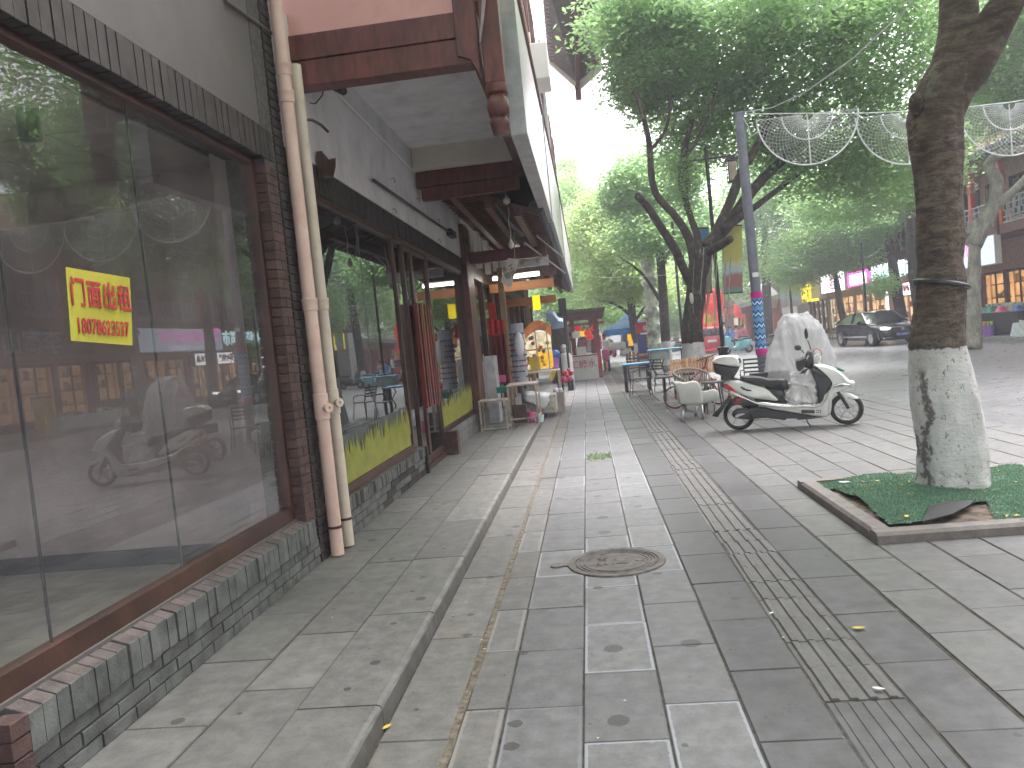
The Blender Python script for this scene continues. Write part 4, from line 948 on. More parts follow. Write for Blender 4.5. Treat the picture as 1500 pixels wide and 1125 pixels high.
part('front_fairing', dens([(965, 375), (1050, 382), (1150, 412), (1215, 455), (1262, 500), (1296, 545), (1240, 562), (1165, 558), (1120, 590), (1130, 550), (1100, 500), (1040, 440)], 3), .34, m_wpaint)
part('front_fairing', dens([(1080, 640), (1110, 590), (1165, 562), (1235, 565), (1200, 600), (1150, 620), (1128, 680), (1120, 790), (1095, 830), (1060, 740)], 3), .30, m_wpaint)
m = M(); pts = [(192, 602), (300, 642), (420, 690), (480, 716), (580, 732), (760, 745), (960, 745), (1035, 728), (1078, 680), (1098, 610), (1140, 565), (1210, 548), (1300, 556)]
for s_ in (-1, 1): m.tube([z6(x, y)+nS*(s_*.19) for x, y in pts], .011, 8)
m.build('chrome_rail', m_chrome, sc_, smooth=True)
m = M(); m.sph(z6(1300, 548), (.05, .05, .045), 16); m.build('headlight', mat('lamp_glass', (.7, .7, .68), .1, bump=0), sc_, smooth=True)
part('number_plate', [(1168, 400), (1185, 408), (1240, 432), (1230, 445), (1180, 430)], .20, mat('green_plate', (.03, .20, .12), .4), prof=flat)
part('instrument_cowl', dens([(905, 280), (942, 255), (965, 300), (972, 372), (945, 412), (885, 402), (895, 340)], 3), .22, m_dplast)
part('hand_muff', dens([(812, 345), (850, 335), (880, 318), (900, 350), (890, 405), (845, 442), (818, 405)], 3), .48, m_seat)
part('front_cowl', dens([(968, 330), (990, 292), (1025, 300), (1035, 330), (1020, 372), (970, 380)], 3), .20, m_wpaint)
m = M(); m.tube([z6(960, 300), z6(975, 258), z6(1000, 242), z6(1030, 262), z6(1045, 300)], .006, 6); m.build('screen_rim', m_redp, sc_)
m = M(); m.tube([z6(940, 290)-nS*.3, z6(935, 290), z6(905, 330)+nS*.3], .012, 8); m.tube([z6(985, 290)+nS*.1, z6(1030, 300)+nS*.2], .006, 6); m.build('handlebar', m_greymetal, sc_)
for s_, st_, hd, rx, rz in ((.24, ((948, 262), (932, 205), (918, 170)), (906, 112), .022, .08), (-.22, ((888, 285), (870, 262), (852, 252)), (832, 236), .042, .042)):
    mr_ = M(); mr_.tube([z6(*q) for q in st_], .008, 6); o = mr_.build('mirror', m_dplast, sc_)
    c = z6(*hd); hm = M(); hm.sph((0, 0, 0), (rx*1.15, .02, rz), 16); hm.v = [tuple(c+dS*v[0]+nS*v[1]+Vector((0, 0, v[2]))) for v in hm.v]; hm.build('mirror_head', m_dplast, o, smooth=True)
m = M()
for s_ in (-.07, .07): m.tube([z6(1130, 560)+nS*s_, z6(1195, 640)+nS*s_, z6(1275, 765)+nS*s_], .022, 10)
m.build('front_fork', m_dplast, sc_, smooth=True)
part('front_fender', dens([(1195, 640), (1225, 630), (1300, 640), (1368, 678), (1330, 684), (1262, 668), (1290, 740), (1268, 730), (1225, 670)], 3), .12, m_wpaint)
m = M(); a, b = z6(898, 852), z6(942, 908); b.z = .01; m.tube([a, b+nS*.12], .010, 6); m.build('kickstand', m_greymetal, sc_)
m = M(); a, b = z6(600, 790), z6(640, 850); m.tube([z6(452, 858)+nS*.15, z6(520, 850)+nS*.16, z6(580, 848)+nS*.15], .012, 6); m.build('foot_peg', m_alu, sc_)
part('motor_emblem', dens([(282, 832), (310, 812), (360, 806), (372, 815), (330, 828), (300, 845)], 2), .21, m_alu, prof=flat)
bg_ = M(); bg_.puff(zp(dens([(735, 720), (715, 660), (745, 560), (775, 490), (800, 450), (870, 452), (930, 432), (968, 470), (1000, 560), (1015, 640), (1004, 722)], 4)), nS, .26)
o = bg_.build('plastic_bag', m_film, None, smooth=True, label='crumpled white plastic bag standing on the footboard of the white scooter', cat='bag')
# crumple helper
def crumple(o, amt, sc, seed=0, sub=2, zsc=1.0):
    s = o.modifiers.new('sub', 'SUBSURF'); s.levels = sub; s.render_levels = sub; s.subdivision_type = 'SIMPLE'
    dg = bpy.context.evaluated_depsgraph_get(); me = bpy.data.meshes.new_from_object(o.evaluated_get(dg)); o.modifiers.clear(); old = o.data; o.data = me
    n = len(me.vertices); co_ = np.empty(n*3); me.vertices.foreach_get('co', co_); co_ = co_.reshape(-1, 3); nr = np.empty(n*3); me.vertices.foreach_get('normal', nr); nr = nr.reshape(-1, 3)
    for i in range(n):
        v = Vector(co_[i]); q = Vector((v.x*sc, v.y*sc, v.z*sc*zsc))+Vector((seed, 0, 0))
        a = abs(pn(q))+.5*abs(pn(q*2.3))+.25*abs(pn(q*5)); co_[i] += nr[i]*((a-.35)*amt)
    me.vertices.foreach_set('co', co_.ravel()); me.update(); me.polygons.foreach_set('use_smooth', [True]*len(me.polygons))
crumple(o, .09, 7, 3, 3)
# the second scooter under a rain cover
c0 = Vector((3.25, 13.3, 0)); n2 = Vector((.15, -1, 0)).normalized(); p2 = plane_fn(c0, n2)
rc = thing('covered_scooter', 'scooter hidden under a tall grey translucent rain cover behind the white scooter', 'scooter', c0)
def z7(x, y): return p2(980+x/4.6875, 440+y/4.6875)
out_ = dens([(690, 900), (672, 700), (672, 530), (680, 400), (700, 300), (745, 195), (790, 100), (860, 92), (930, 88), (985, 130), (1040, 190), (1080, 280), (1108, 370), (1118, 470), (1128, 700), (1120, 900)], 4)
cv = M(); cv.puff([z7(*q) for q in out_], n2, .75, prof=((-.5, .45), (-.42, .72), (-.3, .88), (-.12, .97), (.12, 1), (.3, .93), (.42, .78), (.5, .5)), c=z7(890, 620))
mcv, nt, P = newmat('frosted_rain_cover'); nt.nodes.remove(P); out = nt.nodes['Material Output']
tr_ = NN(nt, 'ShaderNodeBsdfTransparent'); tr_.inputs[0].default_value = (.92, .93, .93, 1); pr_ = NN(nt, 'ShaderNodeBsdfPrincipled'); pr_.inputs['Base Color'].default_value = (.68, .68, .68, 1); pr_.inputs['Roughness'].default_value = .3
tl_ = NN(nt, 'ShaderNodeBsdfTranslucent'); tl_.inputs[0].default_value = (.75, .75, .76, 1); a1 = NN(nt, 'ShaderNodeMixShader'); a1.inputs[0].default_value = .4; nt.links.new(pr_.outputs[0], a1.inputs[1]); nt.links.new(tl_.outputs[0], a1.inputs[2])
a2 = NN(nt, 'ShaderNodeMixShader'); a2.inputs[0].default_value = .56; nt.links.new(tr_.outputs[0], a2.inputs[1]); nt.links.new(a1.outputs[0], a2.inputs[2]); nt.links.new(a2.outputs[0], out.inputs[0])
o = cv.build('rain_cover', mcv, rc, smooth=True); crumple(o, .13, 4.2, 11, 2, .30)
for x in (-.52, .55):
    c = c0+Vector((x, .05, .23)); w_ = thing('wheel', None, None, c); w_.parent = rc; w_.location = c-c0; wheel(c, .23, w_, n2, .09)
m = M(); m.tube([c0+Vector(q) for q in ((-.5, .05, .25), (-.3, .05, .35), (.2, .05, .3), (.5, .05, .8), (.45, .05, 1.0))], .06, 8); m.obox(c0+Vector((-.25, .05, .62)), (.6, .25, .18)); m.build('body', m_dplast, rc)
m = M(); m.tube([c0+Vector((.40, -.25, .98)), c0+Vector((.42, .35, .98))], .015, 6); m.build('handlebar', m_dplast, rc)
# ---------------- chairs and tables on the pavement
def z75(x, y, Y): return AY(880+x/7.5, 480+y/7.5, Y)
m_pale = mat('pale_leatherette', (.50, .51, .48), .5, var=.06, scale=5, bump=.3, dirt=(.36, .35, .32), dirt_amt=.4)
fy = Vector((0, 1, 0))
ac_ = thing('armchair', 'pale grey leatherette armchair with its back to the viewer beside the white scooter', 'armchair', (1.9, 13.6, 0))
m = M(); m.puff([z75(x, y, 13.45) for x, y in dens([(788, 598), (860, 592), (925, 602), (1000, 585), (1060, 592), (1095, 640), (1112, 720), (1125, 800), (1108, 838), (1000, 848), (882, 842), (860, 800), (840, 730), (815, 660)], 3)], fy, .10); m.build('backrest', m_pale, ac_, smooth=True)
m = M(); a, b = z75(1125, 850, 13.5), z75(880, 850, 13.5); m.box(b.x, a.x+.01, 13.46, 14.0, .36, .50); m.build('seat', m_pale, ac_, bevel=.03)
m = M(); m.puff([z75(x, y, 13.75) for x, y in dens([(1105, 712), (1180, 690), (1240, 675), (1285, 700), (1296, 755), (1275, 800), (1200, 815), (1112, 830)], 3)], (.5, 1, 0), .10); m.build('armrest', m_pale, ac_, smooth=True)
m = M(); m.puff([z75(x-310, y-8, 13.8) for x, y in dens([(1150, 730), (1180, 700), (1220, 700), (1230, 760), (1200, 830), (1160, 830)], 3)], (.5, 1, 0), .08); m.build('armrest', m_pale, ac_, smooth=True)
for (a, b, Ya, Yb, r) in (((912, 850), (893, 1025), 13.5, 13.32, .026), ((1108, 850), (1128, 1018), 13.5, 13.45, .026), ((1050, 870), (1050, 1000), 13.95, 13.95, .026), ((1245, 815), (1250, 915), 14.3, 14.4, .016)):
    p, q = z75(*a, Ya), z75(*b, Yb); q.z = .0; M().tube([p, q], [r*.8, r], 8).build('leg', m_steel, ac_, smooth=True)
m_ratt = mat('grey_rattan', (.24, .22, .20), .7, var=.2, rand=.1)
rt = thing('rattan_chair', 'round grey rattan tub chair behind the pale armchair', 'chair', (2.35, 14.8, 0))
Yc = 14.9; rim = [z75(x, y, Yc+dy) for x, y, dy in ((905, 575, -.15), (850, 545, -.22), (795, 505, -.1), (800, 478, .1), (880, 455, .3), (990, 448, .38), (1100, 465, .3), (1180, 500, .1), (1200, 535, -.1), (1195, 575, -.2))]
M().tube(rim, .022, 8).build('rim', m_ratt, rt, smooth=True)
low = [Vector((p.x*.94+.14, p.y*.96+.6, .42)) for p in rim]
M().tube(low, .018, 8).build('seat_hoop', m_ratt, rt, smooth=True)
m = M()
for i in range(len(rim)-1):
    for t in (0, .25, .5, .75):
        a = rim[i]*(1-t)+rim[i+1]*t; t2 = min(1, t+.25*(1 if (i % 2) else -1)); b = low[i]*(1-t2)+low[i+1]*t2; m.tube([a, b], .008, 5)
m.build('weave', m_ratt, rt, kind='stuff')
cx = sum(p.x for p in low)/len(low); cy = sum(p.y for p in low)/len(low)
M().lathe((cx, cy, .40), [(.001, 0), (.24, 0), (.26, .02), (.24, .04), (.001, .04)], 20).build('seat', m_ratt, rt)
for dx, dy in ((-.2, -.18), (.2, -.18), (-.2, .18), (.2, .18)): M().tube([(cx+dx*.8, cy+dy*.8, .4), (cx+dx, cy+dy, 0)], .013, 6).build('leg', m_greymetal, rt)
def round_table(cx, cy, h, r, mm, label, base=None, square=False):
    t = thing('cafe_table', label, 'table', (cx, cy, 0)); 
    if square: M().box(cx-r, cx+r, cy-r*.7, cy+r*.7, h-.035, h).build('table_top', mm, t, bevel=.006)
    else: M().lathe((cx, cy, h-.03), [(.001, 0), (r-.01, 0), (r, .01), (r, .022), (r-.008, .03), (.001, .03)], 28).build('table_top', mm, t)
    if base: M().tube([(cx, cy, .04), (cx, cy, h-.03)], .035, 10).build('column', m_greymetal, t); base(t, cx, cy)
    else:
        for sx, sy in ((-1, -1), (1, -1), (-1, 1), (1, 1)): M().tube([(cx+sx*r*.6, cy+sy*r*.6*(.7 if square else 1), h-.03), (cx+sx*r*.8, cy+sy*r*.8*(.7 if square else 1), 0)], .014, 6).build('leg', m_greymetal, t)
    return t
p = z75(1215, 590, 14.3); round_table(p.x+.02, 14.3, p.z, .20, m_greymetal, 'small grey metal table between the rattan chair and the scooter top box')
p = z75(690, 535, 16.6)
def stone_base(t, cx, cy): M().add([(cx-.28, cy-.2, 0), (cx+.24, cy-.28, 0), (cx+.3, cy+.25, 0), (cx-.2, cy+.28, 0), (cx-.25, cy-.18, .07), (cx+.22, cy-.24, .07), (cx+.26, cy+.22, .07), (cx-.18, cy+.25, .07)], [(0, 1, 5, 4), (1, 2, 6, 5), (2, 3, 7, 6), (3, 0, 4, 7), (4, 5, 6, 7)]).build('stone_foot', m_concrete, t, bevel=.01)
round_table(p.x, 16.6, p.z, .21, m_greymetal, 'small dark round table on a stone foot left of the armchair', stone_base)
# slatted wooden chair back / folded table
m_slat = mat('orange_wood_slats', (.42, .22, .10), .55, var=.2, scale=6, rand=.25, stretch=(1, 1, .3))
bn = thing('slatted_bench', 'bench with an upright back of orange wooden slats below the painted tree', 'bench', (2.6, 17.2, 0)); Yb = 17.2
n = 17
for i in range(n):
    t = i/(n-1); x = 775+t*455; top = 352-t*45+(4 if i % 2 else 0); bot = 520-t*30
    a, b = z75(x, top, Yb), z75(x, bot, Yb-.12); M().bar(b, a, .046, .018, up=(0, 1, 0)).build('slat', m_slat, bn)
a, b = z75(765, 400, Yb+.03), z75(1240, 350, Yb+.03); M().bar(a, b, .03, .05).build('back_rail', m_greymetal, bn)
a, b = z75(765, 520, Yb-.1), z75(1235, 490, Yb-.1)
M().box(a.x, b.x, Yb-.5, Yb-.1, .42, .45).build('seat', m_slat, bn)
for x in (a.x+.08, b.x-.08):
    for y in (Yb-.45, Yb-.08): M().box(x-.02, x+.02, y-.02, y+.02, 0, .42).build('leg', m_greymetal, bn)
# bicycle
bc = thing('bicycle', "small red and black bicycle leaning between the rattan chair and the bench", 'bicycle', (2.3, 15.9, 0))
Yk = 15.6; c1, c2 = z75(805, 665, Yk), z75(1285, 640, Yk+.1); r = .23; c1.z = c2.z = r
nB = Vector((0, -1, 0))
for c in (c1, c2):
    w_ = thing('wheel', None, None, c); w_.parent = bc; w_.location = c-WL[bc.name]
    mt = Matrix((nB, nB.cross(Vector((0, 0, 1))), Vector((0, 0, 1)))).transposed()
    t_ = M().lathe(c, [(r-.022, -.02), (r-.005, -.014), (r, 0), (r-.005, .014), (r-.022, .02), (r-.022, -.02)], 28, axis='X', mt=mt); t_.build('tyre', m_rubber, w_, smooth=True)
    s_ = M().lathe(c, [(r-.03, -.012), (r-.022, -.012), (r-.022, .012), (r-.03, .012), (r-.03, -.012)], 28, axis='X', mt=mt)
    for k in range(12): u = Vector((math.cos(k*math.pi/6), 0, math.sin(k*math.pi/6))); s_.bar(c, c+u*(r-.025), .003)
    s_.build('rim', m_redp, w_)
sx_ = c1+(c2-c1)*.38+Vector((0, 0, .30)); hd = z75(1150, 420, Yk+.05); bb = c1+(c2-c1)*.45+Vector((0, 0, .05))
M().tube([c1, bb, sx_, c1], .012, 6).tube([sx_, hd], .015, 6).tube([bb, hd, c2], .015, 6).build('frame', m_redp, bc)
M().tube([z75(1055, 362, Yk), z75(1160, 330, Yk), z75(1265, 292, Yk)], .013, 6).tube([hd, z75(1160, 330, Yk)], .013, 6).build('handlebar', m_black, bc)
M().tube([sx_, sx_+Vector((-.02, 0, .12))], .012, 6).obox(sx_+Vector((-.02, 0, .14)), (.22, .12, .05)).build('saddle', m_black, bc)
# dark metal chairs
def metal_chair():
    t = thing('metal_chair', 'dark metal garden chair facing away at the edge of the tactile strip', 'chair', (0, 0, 0), 'dark metal chairs')
    for sx in (-1, 1):
        M().tube([(sx*.21, .2, .44), (sx*.24, .26, 0)], .012, 6).build('leg', m_greymetal, t); M().tube([(sx*.21, -.2, .44), (sx*.24, -.26, 0)], .012, 6).build('leg', m_greymetal, t)
        M().tube([(sx*.21, -.2, .44), (sx*.22, -.27, .66), (sx*.22, -.32, .86)], .012, 6).build('back_post', m_greymetal, t)
        M().tube([(sx*.22, -.27, .64), (sx*.24, 0, .66), (sx*.22, .2, .6), (sx*.21, .2, .44)], .011, 6).build('armrest', m_greymetal, t)
    M().box(-.22, .22, -.21, .22, .43, .455).build('seat', m_greymetal, t)
    for z in (.60, .68, .76, .84): M().bar((-.22, -.25-.28*(z-.6), z), (.22, -.25-.28*(z-.6), z), .012, .035).build('back_slat', m_greymetal, t)
    return t
c_ = metal_chair(); p = z75(450, 680, 19.3); place(c_, (p.x, 19.6, 0), R(78), first=True)
place(c_, (p.x+.75, 20.4, 0), R(-60), 'dark metal garden chair pushed in at the pale green table')
place(c_, (3.15, 15.3, 0), R(160), 'lattice-backed metal chair standing right of the scooter seat by the patterned pole')
m_bluet = mat('bright_blue_paint', (.05, .23, .34), .5, var=.1); m_gret = mat('grey_green_paint', (.30, .36, .33), .6)
a, b = z75(240, 378, 21), z75(545, 352, 21)
t = thing('blue_table', 'dark garden table with a bright blue top on the left edge of the seating', 'table', ((a.x+b.x)/2, 21.3, 0))
M().box(a.x, b.x, 21, 21.7, .72, .76).build('table_top', m_bluet, t)
for x in (a.x+.06, b.x-.06):
    for y in (21.06, 21.64): M().box(x-.035, x+.035, y-.035, y+.035, 0, .72).build('leg', m_black, t)
a, b = z75(270, 292, 26), z75(545, 290, 26)
t = thing('slatted_bench', 'dark slatted park bench behind the blue table', 'bench', ((a.x+b.x)/2, 26, 0))
for k in range(4): M().box(a.x, b.x, 26+.02*k, 26.03+.02*k, .50+.10*k, .57+.10*k).build('slat', m_slat if k % 2 else m_brownwood, t)
M().box(a.x, b.x, 25.6, 26, .42, .45).build('seat', m_brownwood, t)
for x in (a.x+.05, (a.x+b.x)/2, b.x-.05): M().box(x-.03, x+.03, 25.95, 26.0, .0, .92).build('leg', m_greymetal, t)
a, b = z75(545, 275, 23), z75(700, 270, 23)
t = thing('green_table', 'pale green boxed table with ornate black legs behind the round table', 'table', ((a.x+b.x)/2, 23, 0))
M().box(a.x, b.x+.15, 23, 23.6, .72, 1.0).build('table_top', m_gret, t, bevel=.01); M().box(a.x-.05, b.x+.8, 22.95, 23.7, 1.0, 1.03).build('blue_board', m_bluet, t)
for x in (a.x+.1, b.x-.02): M().tube([(x, 23.2, .72), (x-.08, 23.2, .5), (x+.06, 23.2, .3), (x-.04, 23.2, .1), (x, 23.2, 0)], .02, 6).build('leg', m_black, t)
for i, px in enumerate((893, 1125)):
    pass
# ---------------- poles and lamps
pb = Vector((3.60, 16.5, 0)); ptop = AY(1083, 165, 16.5); pbot = AY(1121, 548, 16.5)
m_pole = mat('slate_grey_pole_paint', (.115, .13, .155), .5, var=.1, dirt=(.2, .2, .2), dirt_amt=.2)
po = thing('garland_pole', 'tall slate-grey pole with a pink and blue zigzag knitted wrap, holding the garlands', 'pole', pb)
top = Vector((pb.x-.06, 16.5, ptop.z)); pr = .098
M().tube([pb, top], pr, 24).build('shaft', m_pole, po, smooth=True, auto=40); M().lathe(top, [(pr+.012, -.05), (pr+.012, 0), (.001, .02)], 24).build('cap', m_pole, po)
M().lathe(pb, [(.2, 0), (.2, .02), (pr, .03)], 20).build('base_plate', m_pole, po)
q = AY(1110, 402, 16.5).z; M().box(pb.x-.08, pb.x+.04, 16.5-pr-.006, 16.5-pr+.03, q-.05, q+.04).build('pole_sticker', m_whitepaint, po)
zt_, zb_ = AY(1109, 432, 16.5).z, AY(1117, 515, 16.5).z
mk_, nt, P = newmat('zigzag_knit'); g = NN(nt, 'ShaderNodeTexCoord'); sp = NN(nt, 'ShaderNodeSeparateXYZ'); nt.links.new(g.outputs['Object'], sp.inputs[0])
ang = mth(nt, 'ARCTAN2', sp.outputs[1], sp.outputs[0]); tri = mth(nt, 'PINGPONG', mth(nt, 'MULTIPLY', ang, 7/(2*math.pi)*2), 1.0)
hgt = mth(nt, 'ADD', mth(nt, 'MULTIPLY', sp.outputs[2], 17), mth(nt, 'MULTIPLY', tri, 1.0)); fr_ = mth(nt, 'FRACT', mth(nt, 'MULTIPLY', hgt, .25)); 
cr_ = NN(nt, 'ShaderNodeValToRGB'); cr_.color_ramp.interpolation = 'CONSTANT'; e = cr_.color_ramp.elements
cols_ = [(0, (.02, .36, .60)), (.2, (.02, .03, .12)), (.36, (.55, .72, .78)), (.5, (.03, .22, .50)), (.64, (.02, .03, .12)), (.76, (.04, .42, .62)), (.9, (.5, .02, .25))]
e[0].position = 0; e[0].color = (*cols_[0][1], 1); e[1].position = cols_[1][0]; e[1].color = (*cols_[1][1], 1)
for a, b in cols_[2:]: x = e.new(a); x.color = (*b, 1)
nt.links.new(fr_, cr_.inputs[0]); nt.links.new(cr_.outputs[0], P.inputs['Base Color']); P.inputs['Roughness'].default_value = .9
bb_ = NN(nt, 'ShaderNodeBump'); bb_.inputs['Strength'].default_value = .6; nt.links.new(noise(nt, g.outputs['Object'], 60, 2), bb_.inputs['Height']); nt.links.new(bb_.outputs[0], P.inputs['Normal'])
def pole_at(z): return pb+(top-pb)*(z/top.z)
M().tube([pole_at(zb_+(zt_-zb_)*i/10) for i in range(11)], pr+.014, 28).build('knitted_wrap', mk_, po, smooth=True, auto=40, origin=pole_at(zb_))
m_mag = mat('magenta_yarn', (.55, .015, .22), .9, bump=.4)
for a in (zb_-.06, zt_-.07): M().tube([pole_at(a), pole_at(a+.13)], pr+.018, 24).build('wrap_band', m_mag, po, smooth=True, auto=40)
def lamp_post(x, y, ztop, label, r=.055, lantern=True, base=1.0):
    t = thing('lamp_post', label, 'lamp post', (x, y, 0), 'black lamp posts')
    M().tube([(x, y, 0), (x, y, ztop)], [r, r*.8], 12).build('shaft', m_black, t, smooth=True, auto=40)
    sq_lathe(x, y, [(r*2.6, 0), (r*2.6, .08), (r*2.0, .12), (r*2.0, base-.08), (r*2.5, base-.05), (r*2.5, base), (r*1.3, base+.03)], 'base', t, m_black)
    if lantern:
        M().bar((x-.7, y, ztop-.3), (x+.7, y, ztop-.3), .05).build('cross_arm', m_black, t)
        for s_ in (-.6, .6):
            l = M(); l.box(x+s_-.12, x+s_+.12, y-.12, y+.12, ztop-.95, ztop-.92).box(x+s_-.15, x+s_+.15, y-.15, y+.15, ztop-.42, ztop-.36)
            for a, b in ((-.12, -.12), (.1, -.12), (-.12, .1), (.1, .1)): l.box(x+s_+a, x+s_+a+.02, y+b, y+b+.02, ztop-.92, ztop-.42)
            o = l.build('lantern', m_black, t); M().box(x+s_-.09, x+s_+.09, y-.09, y+.09, ztop-.9, ztop-.45).build('lantern_glass', mat('lantern_paper', (.35, .30, .22), .6), o)
    return t
l1 = AY(1060, 520, 20); lamp_post(3.41, 20, AY(1035, 215, 20).z, 'black lamp post with a banner in front of the painted tree, nearest the patterned pole')
l2 = AY(1000, 500, 27); lamp_post(l2.x, 27, AY(980, 325, 27).z, 'slim black lamp post left of the painted tree', lantern=False, r=.05)
l3 = AY(1270, 470, 36); lamp_post(l3.x, 36, AY(1262, 395, 36).z+1.2, 'slim black lamp post behind the roof of the black car', lantern=False, r=.06)
# banner on the lamp post
def banner(pts, Y, label, mm, arm=True):
    t = thing('street_banner', label, 'banner', AY(*pts[0], Y)); c = [AY(*q, Y) for q in pts]
    m = M(); n = 12
    for i in range(n+1):
        for j in range(5):
            a = i/n; b = j/4; p = (c[0]*(1-b)+c[1]*b)*(1-a)+(c[3]*(1-b)+c[2]*b)*a; m.v.append((p.x, p.y+.02*math.sin(a*6+b*3), p.z))
    for i in range(n):
        for j in range(4): m.f.append((i*5+j, i*5+j+1, (i+1)*5+j+1, (i+1)*5+j)); m.m.append(0)
    m.build('cloth', mm, t)
    if arm: M().tube([c[0], c[1]], .02, 6).tube([c[3], c[2]], .02, 6).build('banner_rod', m_black, t)
    return t
def banner_mat(name, cols):
    m, nt, P = newmat(name); g = NN(nt, 'ShaderNodeTexCoord'); sp = NN(nt, 'ShaderNodeSeparateXYZ'); nt.links.new(g.outputs['Generated'], sp.inputs[0])
    v = mth(nt, 'ADD', sp.outputs[2], mth(nt, 'MULTIPLY', mth(nt, 'SUBTRACT', noise(nt, g.outputs['Object'], 4, 6, .7), .5), .30))
    r = NN(nt, 'ShaderNodeValToRGB'); e = r.color_ramp.elements; e[0].position = cols[0][0]; e[0].color = (*cols[0][1], 1); e[1].position = cols[1][0]; e[1].color = (*cols[1][1], 1)
    for a, b in cols[2:]: x = e.new(a); x.color = (*b, 1)
    nt.links.new(v, r.inputs[0]); nt.links.new(r.outputs[0], P.inputs['Base Color']); P.inputs['Roughness'].default_value = .6; return m
mb1 = banner_mat('printed_banner', [(.0, (.10, .28, .24)), (.12, (.30, .12, .10)), (.26, (.28, .14, .12)), (.33, (.35, .45, .50)), (.42, (.45, .48, .30)), (.5, (.40, .38, .08)), (.9, (.42, .42, .10))])
banner([(1056, 330), (1087, 330), (1088, 428), (1060, 430)], 20.1, 'tall yellow and blue printed banner hanging right of the black lamp post', mb1)
banner([(1018, 334), (1038, 334), (1044, 428), (1024, 432)], 20.3, 'blue printed banner partly behind the painted tree', banner_mat('blue_banner', [(0, (.2, .15, .12)), (.3, (.35, .30, .25)), (.6, (.10, .20, .32)), (.95, (.08, .25, .38))]))
mb3 = banner_mat('pale_banner', [(0, (.5, .42, .35)), (.25, (.5, .5, .5)), (.4, (.5, .6, .7)), (.6, (.45, .55, .30)), (.95, (.42, .55, .15))])
banner([(1141, 412), (1155, 413), (1156, 449), (1144, 451)], 48, 'pale green banner left of the yellow box sign', mb3, False)
banner([(1159, 420), (1172, 418), (1176, 447), (1161, 449)], 48.5, 'pale blue banner next to the yellow box sign', mb3, False)
# ---------------- wire garland of half-round nets
m_wire = mat('white_light_string', (.62, .64, .62), .5, bump=0)
def fan(c, r, label, right=Vector((1, 0, 0)), rr=.016, dense=True):
    t = thing('garland', label, 'garland', c, 'half-round light garlands')
    def P(a, q): return c+right*(math.cos(a)*q)+Vector((0, 0, -math.sin(a)*q))
    N = 28
    M().tube([P(math.pi*i/N, r) for i in range(N+1)], rr, 6).build('outer_hoop', m_wire, t)
    M().tube([P(math.pi*i/N, r*.5)+right*(-.0) for i in range(N+1)], rr*.8, 5).build('inner_hoop', m_wire, t)
    M().tube([c, P(math.pi/2, r)], rr*.8, 5).build('spoke', m_wire, t)
    if dense:
        m = M(); K = 26
        for i in range(K+1):
            for s_ in (-1, 1):
                pts = []
                for j in range(11):
                    q = r*(.12+.88*j/10); a = math.pi*i/K+s_*(.06+.0)*((j % 2)*2-1)*.9
                    if not 0 <= a <= math.pi: a = max(0, min(math.pi, a))
                    pts.append(P(a, q))
                m.tube(pts, .0042, 3, caps=False)
        m.build('net', m_wire, t, kind='stuff')
    return t
def gpt(px, py, Y): return AY(px, py, Y)
fan(gpt(1182, 167, 16.6), 1.03, 'half-round net garland nearest the grey pole', Vector((1, .05, 0)).normalized())
fan(gpt(1327, 165, 17.0), 1.06, 'half-round net garland partly hidden by the big trunk', Vector((1, .1, 0)).normalized())
fan(gpt(1478, 152, 17.6), 1.09, 'half-round net garland right of the big trunk', Vector((1, .1, 0)).normalized())
fan(gpt(1478, 152, 17.6)+Vector((2.2, .3, .15)), 1.09, 'half-round net garland farthest right on the wire', Vector((1, .1, 0)).normalized())
wp = [top+Vector((0, 0, -.03)), gpt(1182, 166, 16.6), gpt(1254, 166, 16.8), gpt(1327, 163, 17.0), gpt(1405, 158, 17.3), gpt(1478, 150, 17.6), gpt(1478, 150, 17.6)+Vector((2.2, .3, .15)), Vector((14, 19, 6.6))]
M().tube(wp, .012, 5).build('garland_wire', m_wire, label='white wire carrying the net garlands across the street', cat='wire')
M().tube([top, gpt(1130, 158, 16.2), gpt(1180, 135, 15.5), gpt(1250, 85, 14.5), gpt(1320, 20, 13.5), gpt(1345, -10, 13)], .012, 5).build('slack_cable', m_steel, label='slack grey cable rising from the pole into the leaves', cat='cable')
M().tube([top+Vector((0, -.05, 0)), gpt(1096, 185, 16.4), gpt(1100, 200, 16.4), gpt(1112, 192, 16.5)], .008, 5).build('loose_wire', m_wire, label='short loose white wire dangling from the pole top', cat='wire')
m_faint = mat('dull_garland_tube', (.30, .34, .32), .6, bump=0)
for i, (px, py, Y, r_) in enumerate(((1168, 362, 34, .9), (1262, 345, 36, 1.0))):
    t = fan(gpt(px, py, Y), r_, 'faint far garland arc %s' % ('over the light green trees', 'above the black car')[i], rr=.012, dense=False)
    for ch in t.children: ch.data.materials[0] = m_faint
M().tube([AY(880, 407, 24), AY(960, 404, 22), AY(1030, 398, 20.5), AY(1100, 392, 20.4)], .006, 4).build('thin_wire', m_steel, label='thin sagging wire strung between the trees', cat='wire')
